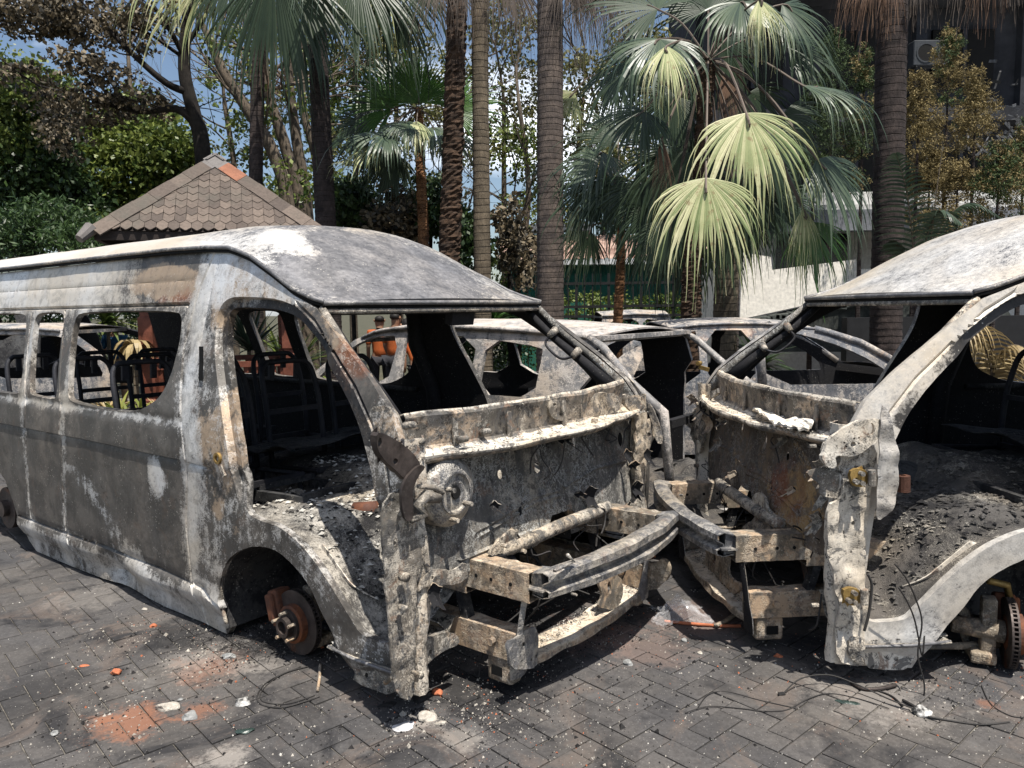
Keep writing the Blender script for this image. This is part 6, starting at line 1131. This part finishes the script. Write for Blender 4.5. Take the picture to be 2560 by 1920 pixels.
# ------------------------------------------------------------------ gazebo
M['tile'] = flat('brown_roof_shingle', (.095, .076, .065), .85, .4, 3, c2=(.165, .132, .110))
s = NT('brown_roof_shingle'); s.co = s.obj(world=True); og = s.n('ShaderNodeObjectInfo').outputs['Random']; nf = s.noise(30, 5, .65); n1 = s.noise(1.6, 5, .6)
c = s.mix(og, (.075, .061, .053), (.135, .108, .090)); c = s.mix(.5, c, s.ramp(nf, [(.25, .4), (.75, 1.5)]), 'MULTIPLY'); c = s.mix(s.ramp(n1, [(.50, 0.), (.66, .5)]), c, (.075, .076, .064)); s.fin(c, .9, 0, nf, .004, .6, .2); M['tile'] = s.m
M['tile_red'] = flat('orange_ridge_tile', (.20, .085, .05), .8, .25, 8); M['tile_grey'] = flat('grey_ridge_cap', (.13, .12, .115), .8, .2, 6)
M['wood'] = flat('red_brown_wood', (.125, .040, .024), .55, .4, 7, c2=(.19, .065, .04)); M['dkwood'] = flat('dark_wood', (.022, .016, .014), .7, .3, 7)
AP = at(465, 342, 10.6); EL = at(205, 525, 9.8); ER = at(720, 490, 9.6)
eg = empty('gazebo', (AP.x, AP.y, GZ), label='open garden gazebo with brown scalloped shingle pyramid roof and carved red-brown posts', cat='gazebo'); go = Vector(eg.location)
cl_, cr_ = at(228, 514, 9.35), at(712, 488, 9.35); zE = (cl_.z+cr_.z)/2; half = (cr_.x-cl_.x)/2; ang = R(1); apz = AP.z
cl_ = at(228, 514, 8.86); cr_ = at(712, 488, 9.67); zE = (cl_.z+cr_.z)/2; half = 1.29; ang = R(18)
eg.location.x = at(465, 342, 10.5).x; eg.location.y = 10.5; apz = at(465, 342, 10.5).z; go = Vector(eg.location)
cor = []
for sx, sy in ((-1, -1), (1, -1), (1, 1), (-1, 1)):
    x = half*sx; y = half*sy; cor.append(Vector((x*math.cos(ang)-y*math.sin(ang), x*math.sin(ang)+y*math.cos(ang), zE-GZ)))
apx = Vector((0, 0, apz-GZ))
tile_me = {}
def tile_mesh(w_, h_):
    k_ = (round(w_, 3), round(h_, 3))
    if k_ not in tile_me:
        V = []; F = []
        pr_ = [(-w_/2, h_*.55), (w_/2, h_*.55), (w_/2, -h_*.22), (w_*.06, -h_*.5), (-w_*.06, -h_*.5), (-w_/2, -h_*.22)]
        V = [(x, y, 0) for x, y in pr_]+[(x, y, .014) for x, y in pr_]; F = [(6, 11, 10, 9, 8, 7)[::-1]]+[(i, (i+1) % 6, (i+1) % 6+6, i+6) for i in range(6)]
        F = [(11, 10, 9, 8, 7, 6)]+F[1:]
        me = bpy.data.meshes.new('shingle'); me.from_pydata(V, [], F); me.materials.append(M['tile']); tile_me[k_] = me
    return tile_me[k_]
cnt = 0
for s_ in range(4):
    a, b_ = cor[s_], cor[(s_+1) % 4]; n_ = ((b_-a).cross(apx-a)).normalized(); 
    if n_.z < 0: n_ = -n_
    mesh('roof_deck', [a, b_, apx], [(0, 1, 2)], M['dkwood'], eg)
    if s_ not in (0, 3, 1): continue
    u = (b_-a).normalized(); up = n_.cross(u).normalized(); H = (apx-(a+b_)/2).length; rows = 11; rh = H/rows; tw = .125
    for r_i in range(rows):
        if s_ != 0 and r_i % 2 == 1 and False: continue
        yy = (r_i+.5)*rh; wrow = (b_-a).length*(1-yy/H)-.10; nn = int(wrow/tw)
        if nn < 1: continue
        for k in range(nn):
            if s_ == 0 or cnt < 290:
                x = (k-(nn-1)/2)*tw+(tw/4 if r_i % 2 else -tw/4)*0; p = (a+b_)/2+u*x+up*yy+n_*.02
                o = bpy.data.objects.new('shingle', tile_mesh(tw*.965, rh*1.35)); col.objects.link(o); o.parent = eg; cnt += 1
                Rm = Matrix((u, up, n_)).transposed() if False else Matrix(((u.x, up.x, n_.x), (u.y, up.y, n_.y), (u.z, up.z, n_.z)))
                tilt = Matrix.Rotation(-.045+rng.normal(0, .008), 3, 'X')
                if s_ != 0 and cnt > 290: continue
                o.matrix_local = Matrix.Translation(p) @ (Rm @ tilt @ Matrix.Rotation(rng.normal(0, .022), 3, 'Z')).to_4x4()
for k in range(4):
    c = cor[k]; d = apx-c
    for q in range(7):
        a0, a1 = c+d*(q/7-.01), c+d*((q+1)/7+.02); mt = 'tile' if not (k == 1 and q == 5) else 'tile_red'
        if q == 6: mt = 'tile_grey'
        off_ = Vector((0, 0, .035+.006*(q % 2)))
        sd_ = d.cross(Vector((0, 0, 1))).normalized(); dn = Vector((0, 0, -.10))
        V = [a0+off_, a1+off_, a0+sd_*.17+dn*1+off_, a1+sd_*.17+dn+off_, a0-sd_*.17+dn+off_, a1-sd_*.17+dn+off_]
        o = mesh('ridge_tile', V, [(0, 1, 3, 2), (0, 4, 5, 1)], M[mt], eg); so_ = o.modifiers.new('t', 'SOLIDIFY'); so_.thickness = .018
    o = MB().tube([c+Vector((0, 0, .02)), c+(c-apx).normalized()*.18-Vector((0, 0, .02))], [.08, .05], 10).build('ridge_end', M['tile_grey'], eg)
for k in range(4):
    a, b_ = cor[k], cor[(k+1) % 4]; MB().bar(a*.97-Vector((0, 0, -.02)), b_*.97-Vector((0, 0, -.02)), .05, .10).build('eave_board', M['dkwood'], eg)
    pz = cor[k]*.64; pz.z = 0; m = MB(); zs = [0, .55, .57, .62, .64, 1.05, 1.07, 1.12, 1.14, 1.55, 1.57, 1.62, 1.64, 2.45]; ws = [.17, .17, .13, .13, .17, .17, .13, .13, .17, .17, .13, .13, .17, .17]
    V = []; F = []
    for z, w_ in zip(zs, ws): V += [(pz.x+x*w_/2, pz.y+y*w_/2, z) for x, y in ((-1, -1), (1, -1), (1, 1), (-1, 1))]
    F = [(i*4+j, i*4+(j+1) % 4, (i+1)*4+(j+1) % 4, (i+1)*4+j) for i in range(len(zs)-1) for j in range(4)]; mesh('post', V, F, M['wood'], eg)
for k in range(4):
    a, b_ = cor[k]*.64, cor[(k+1) % 4]*.64; a.z = b_.z = 0
    for z in (.95, .30): MB().bar(a+Vector((0, 0, z)), b_+Vector((0, 0, z)), .08, .07).build('rail', M['wood'], eg)
    for j in range(1, 15):
        if k == 2 and 5 < j < 9: continue
        p = a.lerp(b_, j/15); MB().box(p+Vector((0, 0, .625)), (.06, .035, .60)).build('baluster', M['wood'], eg)
# ------------------------------------------------------------------ plants seen through the windows
def tuft(lab, loc, n, ln, mat, name='bush', cat='plant', wid=.03, sag=.5, elev=(.3, 1.3), group=None, h0=0):
    m = MB(); r_ = np.random.default_rng(int(abs(loc[0])*100)+n)
    for k in range(n):
        a = r_.uniform(0, 6.28); el = r_.uniform(*elev); d = Vector((math.cos(a)*math.cos(el), math.sin(a)*math.cos(el), math.sin(el))); p = Vector((r_.normal(0, .03), r_.normal(0, .03), h0)); sd_ = d.cross(Vector((0, 0, 1))).normalized(); L_ = ln*r_.uniform(.6, 1.1); V = []
        for j in range(6): w_ = wid*math.sin(math.pi*(.15+.85*j/5))**.7 if j < 5 else .003; V += [p-sd_*w_, p+sd_*w_]; d = (d+Vector((0, 0, -sag*.22))).normalized(); p = p+d*L_/5
        m.add(V, [(2*j, 2*j+1, 2*j+3, 2*j+2) for j in range(5)], 0)
    e = empty(name, loc, label=lab, cat=cat, group=group); m.build('leaves', M[mat], e)
    if h0: MB().tube([(0, 0, 0), (0, 0, h0)], .03, 7).build('stem', M['bark_tan'], e)
    return e
for k in range(11):
    p = at(780+k*16, 800, 8.9+.25*(k % 3)); tuft('one of the row of variegated yellow-green bushes in the bed beyond the hatchback', (p.x, p.y, max(GZ, p.z-.42)), 42, .42, 'leaf_yellow', 'garden_plant', 'plant', .022, .9, group='variegated bushes in a row')
p = at(537, 735, 11.5); tuft('spiky dracaena with long thin leaves, framed by the left minibus door', (p.x, p.y, GZ), 70, .85, 'fan_blue', 'dracaena', 'plant', .022, .25, (.1, 1.5), h0=p.z-GZ-.15)
for k, (x, y, Y) in enumerate([(288, 735, 9.3), (368, 712, 10.3), (355, 740, 10.6)]):
    p = at(x, y, Y); e = tuft(['withered straw-coloured leaves left of the gazebo post', 'withered straw-coloured leaves right of the gazebo post', 'drooping dry leaves behind the gazebo post'][k], (p.x, p.y, GZ), 26, .42, 'dry', 'dried_plant', 'plant', .028, 3.4, (.7, 1.4), h0=p.z-GZ-.05)
for k, (x, y, Y) in enumerate([(250, 850, 8.4), (230, 840, 8.8), (300, 850, 8.6), (350, 850, 9.0), (270, 870, 8.2)]):
    p = at(x, y, Y); tuft('dry yellowish undergrowth at the foot of the gazebo', (p.x, p.y, max(GZ, p.z-.3)), 60, .35, 'dry' if k % 2 else 'leaf_yellow', 'undergrowth', 'plant', .02, 1., group='dry undergrowth by the gazebo')
for k, (x, y, Y) in enumerate([(640, 760, 12), (610, 740, 13), (1060, 665, 14.5), (1640, 745, 11), (230, 660, 13)]):
    p = at(x, y, Y); tuft(['leafy green plant framed by the left minibus door, beside the far pillar', 'broad green plant behind the dracaena', 'arching green palm shoot right of the slim pale trunk foot', 'low green plant by the white wall foot', 'green foliage hanging over the man in blue'][k], (p.x, p.y, GZ), 90, .7, ['leaf_green', 'leaf_green', 'fan_green', 'leaf_deep', 'leaf_green'][k], 'green_plant', 'plant', .03, .8, (.0, 1.4), h0=max(.1, p.z-GZ-.3))
# ------------------------------------------------------------------ people seen through the wrecks
M['skin'] = flat('skin', (.22, .12, .075), .6, .15, 8); M['hair'] = flat('black_hair', (.012, .010, .009), .6, .3, 20)
M['orange'] = flat('orange_uniform', (.36, .085, .02), .8, .2, 6); M['bluecloth'] = flat('blue_shirt', (.02, .07, .14), .85, .25, 6); M['khaki'] = flat('khaki_trousers', (.26, .17, .10), .85, .2, 6); M['darkcloth'] = flat('dark_trousers', (.02, .02, .024), .85, .3, 6)
def skin(name, nodes, edges, mat, parent, sub=1):
    me = bpy.data.meshes.new(name); me.from_pydata([n[0] for n in nodes], edges, []); o = bpy.data.objects.new(name, me); col.objects.link(o); o.parent = parent
    mo = o.modifiers.new('skin', 'SKIN'); mo.use_smooth_shade = True
    sl = me.skin_vertices[0] if len(me.skin_vertices) else None
    if sl is None:
        bm = bmesh.new(); bm.from_mesh(me); bm.verts.layers.skin.verify(); bm.to_mesh(me); bm.free(); sl = me.skin_vertices[0]
    for k, n in enumerate(nodes): sl.data[k].radius = (n[1], n[2] if len(n) > 2 else n[1]); sl.data[k].use_root = (k == 0)
    s = o.modifiers.new('sub', 'SUBSURF'); s.levels = sub; s.render_levels = sub; me.materials.append(M[mat]); return o
def person(label, loc, face, H, shirt, legs, lean=0., arm=(.15, .35), group=None):
    """arm: forward and sideways reach of the right hand"""
    e = empty('person', loc, face, label=label, cat='person', group=group); e.scale = (H/1.7,)*3
    up = lambda x, y, z: (x, y+lean*max(0, z-.95)*.9, z-abs(lean)*.25*max(0, z-.95))
    hd = [(up(0, 0, .98), .13, .10), (up(0, 0, 1.15), .12, .09), (up(0, 0, 1.33), .15, .10), (up(0, .0, 1.42), .07, .07), (up(0, .0, 1.46), .062), (up(0, .015, 1.53), .09), (up(0, .02, 1.60), .098), (up(0, .01, 1.67), .07)]
    L = []; E_ = [(0, 1), (1, 2), (2, 3), (3, 4), (4, 5), (5, 6), (6, 7)]
    def chain(root, pts):
        k = root
        for p in pts: hd.append(p); E_.append((k, len(hd)-1)); k = len(hd)-1
    rx, ry = arm
    chain(2, [(up(-.17, 0, 1.38), .055), (up(-.22, -.02, 1.13), .042), (up(-.22, .10, .92), .034), (up(-.21, .14, .84), .03)])
    chain(2, [(up(.17, 0, 1.38), .055), (up(.20+ry*.3, rx*.4, 1.18), .042), (up(.18+ry*.5, rx, 1.12), .034), (up(.17+ry*.5, rx+.08, 1.13), .03)])
    chain(0, [((-.10, 0, .90), .085), ((-.11, .01, .50), .06), ((-.11, 0, .09), .04), ((-.12, .12, .04), .035)])
    chain(0, [((.10, 0, .90), .085), ((.11, .01, .50), .06), ((.12, 0, .09), .04), ((.13, .12, .04), .035)])
    skin('body', hd, E_, 'skin', e)
    sh = [(up(0, 0, .90), .165, .125), (up(0, 0, 1.05), .155, .115), (up(0, 0, 1.25), .175, .125), (up(0, 0, 1.38), .13, .10), (up(-.18, 0, 1.385), .075), (up(-.225, -.02, 1.13), .06), (up(.18, 0, 1.385), .075), (up(.20+ry*.3, rx*.4, 1.18), .06)]
    skin('shirt', sh, [(0, 1), (1, 2), (2, 3), (3, 4), (4, 5), (3, 6), (6, 7)], shirt, e)
    tr = [((0, 0, .93), .15, .115), ((-.10, 0, .86), .10), ((-.11, .01, .5), .078), ((-.11, 0, .12), .062), ((.10, 0, .86), .10), ((.11, .01, .5), .078), ((.12, 0, .12), .062)]
    skin('trousers', tr, [(0, 1), (1, 2), (2, 3), (0, 4), (4, 5), (5, 6)], legs, e)
    skin('hair', [(up(0, -.03, 1.56), .092), (up(0, -.02, 1.63), .102), (up(0, -.0, 1.69), .085)], [(0, 1), (1, 2)], 'hair', e)
    for sx in (-1, 1): MB().tube([up(sx*.085, .01, 1.585), up(sx*.098, .005, 1.625)], .018, 6).build('ear', M['skin'], e, True)
    MB().tube([up(0, .10, 1.625), up(0, .118, 1.59)], [.008, .016], 6).build('nose', M['skin'], e, True)
    return e
p = at(246, 700, 13.5); person('man in a blue shirt and khaki trousers standing behind the gazebo, seen from behind', (p.x, 13.5, GZ), .3, 1.50, 'bluecloth', 'khaki', .1, (.35, -.9))
p = at(820, 700, 13); person('dark-haired person in orange, leftmost of the two standing behind the pale hatchback', (p.x, 13, GZ), .2, 1.53, 'orange', 'darkcloth', .05, (.3, .2), 'people in orange uniforms')
p = at(850, 700, 12.6); person('person in orange turning right, second of the two standing behind the pale hatchback', (p.x, 12.6, GZ), -.6, 1.58, 'orange', 'darkcloth', .1, (.35, -.2), 'people in orange uniforms')
p = at(912, 760, 9.9); person('stooping person in an orange uniform seen from behind through the hatchback window', (p.x, 9.9, GZ), .5, 1.62, 'orange', 'darkcloth', .85, (.3, .1), 'people in orange uniforms')
# ------------------------------------------------------------------ rubble, each larger piece its own thing
M['stonewhite'] = flat('pale_plaster_lump', (.26, .235, .20), .95, .3, 30, c2=(.52, .48, .42)); M['stonegrey'] = flat('grey_stone', (.14, .15, .15), .95, .5, 18, c2=(.36, .36, .35)); M['brickred'] = flat('broken_red_brick', (.36, .12, .06), .95, .35, 16); M['mixstone'] = flat('sooted_white_stone', (.03, .03, .03), .9, .4, 16, c2=(.5, .49, .47), lo=.42, hi=.56)
M['shard'] = flat('dark_green_shard', (.02, .035, .03), .35, .4, 8, spec=.6); M['flake'] = flat('blue_white_flake', (.32, .34, .36), .5, .4, 12, c2=(.60, .58, .58))
def lump(name, lab, cat, dx, dy, sx, sy, sz, mat, seed, group=None, ang_=.35, flatk=1., rz=0, zz=GZ):
    """sx,sy,sz in metres"""
    g_ = gnd(dx, dy, zz); bm = bmesh.new(); bmesh.ops.create_icosphere(bm, subdivisions=3, radius=.5); r_ = np.random.default_rng(seed); pl = [(Vector(r_.normal(0, 1, 3)).normalized(), r_.uniform(.30, .44)) for _ in range(9)]
    for v in bm.verts:
        q = v.co.copy()
        for n_, d_ in pl:
            t = q.dot(n_)
            if t > d_: q -= n_*(t-d_)
        q *= 1+.25*mnoise.noise(q*3+Vector((seed, 0, 0)))
        v.co = Vector((q.x*sx*1.15, q.y*sy*1.15, max(-.12, q.z)*sz+.12*sz))
    me = bpy.data.meshes.new(name); bm.to_mesh(me); bm.free(); me.materials.append(M[mat]); o = bpy.data.objects.new(name, me); col.objects.link(o); o.location = g_; o.rotation_euler = (0, 0, rz); return tag(o, lab, cat, group)
ST = [('plaster_chunk', 'large pale lump of plaster on the orange dust patch', 'rubble', 361, 1532, .085, .045, .050, 'stonewhite', 1, .3), ('stone', 'grey stone just right of the large pale lump', 'stone', 412, 1552, .055, .050, .050, 'stonegrey', 2, 0),
      ('stone', 'black and white sooted stone left of the loop of wire', 'stone', 525, 1520, .062, .045, .045, 'mixstone', 3, 0), ('brick_fragment', 'orange brick fragment under the left minibus side, left of its front wheel arch', 'brick fragment', 330, 1354, .035, .03, .028, 'brickred', 4, 0),
      ('brick_fragment', 'dark red brick fragment standing in the orange dust', 'brick fragment', 252, 1455, .045, .035, .035, 'brickred', 5, 0), ('brick_fragment', 'flat red brick chip near the left picture edge', 'brick fragment', 182, 1439, .042, .02, .015, 'brickred', 6, 0),
      ('stone', 'dark flat stone on pale dust before the brake disc', 'stone', 494, 1420, .06, .04, .030, 'stonegrey', 7, 0), ('brick_fragment', 'bright orange brick fragment beside the left minibus front post', 'brick fragment', 943, 1498, .04, .05, .035, 'brickred', 8, .6),
      ('plaster_chunk', 'white crumbly plaster lump below the bright orange brick fragment', 'rubble', 922, 1552, .075, .05, .045, 'stonewhite', 9, 0), ('plaster_chunk', 'small white sliver beside the crumbly plaster lump', 'rubble', 952, 1564, .04, .02, .018, 'stonewhite', 10, .5),
      ('metal_flake', 'angular bluish-white flake left of the crumbly plaster lump', 'rubble', 872, 1570, .085, .060, .018, 'flake', 11, .5), ('glass_shard', 'dark green angular shard right of the grey stone', 'glass shard', 530, 1580, .070, .045, .015, 'shard', 12, .2),
      ('brick_fragment', 'red-brown brick fragment on the bare paving between the minibuses', 'brick fragment', 1681, 1419, .035, .03, .03, 'brickred', 13, 0), ('stone', 'ash-covered lump where the thin wires meet, before the right minibus', 'stone', 1992, 1541, .065, .055, .05, 'mixstone', 14, 0),
      ('slate_chip', 'thin dark slate chip lying by the long wire', 'rubble', 1832, 1518, .085, .035, .010, 'shard', 15, -.35), ('stone', 'grey pebble by the plastic film', 'stone', 1477, 1384, .03, .025, .025, 'stonegrey', 16, 0),
      ('stone', 'small grey stone in the shadow of the bumper beam', 'stone', 1357, 1434, .045, .035, .035, 'stonegrey', 17, 0), ('charred_chunk', 'charred black chunk below the left minibus front post', 'rubble', 838, 1525, .07, .025, .025, 'char', 18, .3),
      ('charred_chunk', 'burnt twisted remnant just right of the left minibus front post', 'rubble', 905, 1510, .05, .08, .04, 'char', 19, .2), ('charred_chunk', 'small black block on the paving in the middle foreground', 'rubble', 1688, 1507-6, .03, .025, .02, 'char', 20, 0),
      ('pebble', 'white pebble beside the left minibus sill', 'stone', 312, 1317, .03, .02, .018, 'stonewhite', 21, 0), ('pebble', 'white pebble in front of the bumper strut', 'stone', 1512, 1411, .022, .018, .015, 'stonewhite', 22, 0),
      ('pebble', 'small grey pebble left of the flat red brick chip, near the bottom left', 'stone', 119, 1585, .03, .025, .022, 'stonegrey', 23, 0), ('pebble', 'tiny grey pebble between the red fragments and the loop of wire', 'stone', 390, 1437+75, .02, .016, .014, 'stonegrey', 24, 0)]
for a in ST: lump(a[0], a[1], a[2], a[3], a[4], a[5], a[6], a[7], a[8], a[9], rz=a[10], group={'stone': 'stones on the paving', 'brick_fragment': 'brick fragments on the paving'}.get(a[0]))
# crumbs of ash, plaster, brick and charcoal all over the paving
def crumbs(name, n, mat, sz, f, seed, lab):
    r_ = np.random.default_rng(seed); V = []; F = []
    for k in range(n):
        x, y = f(r_)
        r = sz*r_.lognormal(0, .5); a = r_.uniform(0, 6.28); h = r*r_.uniform(.4, 1)
        b = len(V)
        for j in range(3): V.append((x+r*math.cos(a+j*2.1)*r_.uniform(.6, 1.3), y+r*math.sin(a+j*2.1)*r_.uniform(.6, 1.3), GZ-.002))
        V.append((x, y, GZ+h)); F += [(b, b+1, b+3), (b+1, b+2, b+3), (b+2, b, b+3)]
    return mesh(name, V, F, M[mat], None, label=lab, cat='debris', kind='stuff')
def anyw(r_):
    y = 1.6+7*r_.random()**1.6; return r_.uniform(-.75, .75)*y, y
spots = [(gnd(*q), s_) for q, s_ in (((930, 1540), .16), ((1020, 1600), .35), ((590, 1400), .25), ((270, 1560), .3), ((2120, 1500), .3), ((1390, 1400), .35), ((1170, 1370), .3), ((480, 1400), .35), ((1130, 1450), .3), ((380, 1370), .3), ((980, 1560), .3), ((2060, 1480), .35), ((1500, 1600), .6), ((1200, 1330), .3))]
def clus(r_):
    p, s_ = spots[int(r_.integers(0, len(spots)))]; return p.x+r_.normal(0, s_), p.y+r_.normal(0, s_*.7)
crumbs('ash_crumbs', 6000, 'whiteash', .0021, anyw, 1, 'fine white ash and plaster crumbs scattered over the dark paving'); crumbs('ash_crumbs', 5200, 'stonewhite', .0030, clus, 2, 'denser pale crumbs gathered near the wreck fronts')
crumbs('brick_crumbs', 700, 'brickred', .0033, clus, 3, 'orange-red brick crumbs on the paving'); crumbs('charcoal_crumbs', 3800, 'char', .0042, clus, 4, 'black charcoal crumbs around the wreck fronts')
# loose wires and sticks on the ground
def wire(lab, P, r=.003, z=.004, cat='wire', name='wire', mat='wire'):
    b = gnd(*P[0][:2]); b.z = GZ; Q = [gnd(q[0], q[1], GZ+(q[2] if len(q) > 2 else z)) for q in P]
    o = MB().tube(catmull([q-b for q in Q], 7), r, 5).build(name, M[mat], None, True, label=lab, cat=cat); o.location = b; return o
wire('loop of thin black wire below the left front wheel arch', [(665, 1440), (620, 1452), (575, 1475), (556, 1502), (565, 1522), (610, 1528), (660, 1515), (690, 1505)], .003)
wire('second strand of black wire lying beside the loop', [(650, 1440), (600, 1462), (566, 1492), (568, 1515), (620, 1520), (680, 1502)], .0022)
wire('thin straight stick lying below the brake disc', [(692, 1436), (690, 1465), (686, 1492)], .007, .01, 'stick', 'stick', 'rail')
wire('long thin wire snaking before the right minibus, its lower strand', [(1480, 1540), (1530, 1526), (1600, 1530), (1650, 1536), (1700, 1533), (1745, 1510), (1790, 1498), (1850, 1508), (1920, 1530)], .0022)
wire('upper strand of the long thin wire before the right minibus', [(1505, 1532), (1530, 1500), (1570, 1494), (1640, 1512), (1720, 1530)], .002)
wire('arched wire springing from the paving to the ash-covered lump', [(1690, 1500, .0), (1730, 1466, .04), (1790, 1458, .05), (1850, 1478, .04), (1920, 1510, .02), (1985, 1535, .01)], .003)
wire('dark bent strip of metal lying in the shade of the right minibus', [(1840, 1475), (1865, 1488), (1900, 1488), (1935, 1480)], .009, .01, 'metal strip', 'metal_strip', 'iron')
wire('bundle of thin wires running to the right from the ash-covered lump', [(2005, 1548), (2060, 1558), (2120, 1565), (2180, 1560)], .004)
wire('fine wire curling at the right edge of the paving', [(2120, 1480), (2140, 1520), (2180, 1545), (2212, 1550)], .002)
wire('charred stick right of the ash patch', [(1950, 1512), (1965, 1520), (1985, 1532)], .006, .01, 'stick', 'stick', 'char')
wire('short charred stick pointing at the ash-covered lump', [(1890, 1490), (1925, 1503), (1950, 1525)], .004, .006, 'stick', 'stick', 'char')
wire('broken wooden lath beneath the plastic film', [(1435, 1342), (1490, 1347), (1560, 1352), (1600, 1352)], .009, .008, 'lath', 'wooden_lath', 'brickred')
wire('scorched wire tangle under the left minibus sill', [(500, 1372), (540, 1380), (585, 1400), (620, 1408), (690, 1420)], .002)
wire('bent stick end by the plastic film', [(1545, 1352), (1570, 1340), (1590, 1325)], .012, .015, 'stick', 'stick', 'rail')
r_ = np.random.default_rng(9); m = MB()
for k in range(110):
    x, y = 560+r_.normal(0, 60), 1392+r_.normal(0, 14); q = gnd(x, y); a = r_.uniform(0, 6.28); m.tube([q+Vector((0, 0, .004)), q+Vector((.05*math.cos(a), .05*math.sin(a), r_.uniform(.005, .04))), q+Vector((.11*math.cos(a+.5), .11*math.sin(a+.5), .004))], .0011, 3)
m.build('tyre_wire_tangle', M['wire'], None, label='tangle of hair-thin steel wires from the burnt tyre beside the brake disc', cat='wire tangle', kind='stuff')
# crumpled clear plastic film
s = NT('clear_plastic'); b_ = s.n('ShaderNodeBsdfPrincipled'); b_.inputs['Base Color'].default_value = (.8, .8, .82, 1); b_.inputs['Roughness'].default_value = .12; b_.inputs['Specular IOR Level'].default_value = .9
t_ = s.n('ShaderNodeBsdfTransparent'); ms = s.n('ShaderNodeMixShader'); ms.inputs[0].default_value = .16; s.set(ms.inputs[1], t_.outputs[0]); s.set(ms.inputs[2], b_.outputs[0]); o_ = s.n('ShaderNodeOutputMaterial'); s.set(o_.inputs[0], ms.outputs[0]); M['plastic'] = s.m
q = gnd(1468, 1335)
grid('plastic_film', 34, 30, lambda a, b: ((a-.5)*.26*(1+.2*math.sin(b*7)), (b-.5)*.20*(1+.2*math.cos(a*6)), .012+.075*math.sin(a*3.14)*math.sin(b*3.14)*(1+.8*N3(a*7, b*7, 0, 1, 3))+.02*N3(a*17, b*17, 0, 1)), M['plastic'], None, smooth=False, label='crumpled clear plastic film glinting between the two minibuses', cat='plastic film').location = q
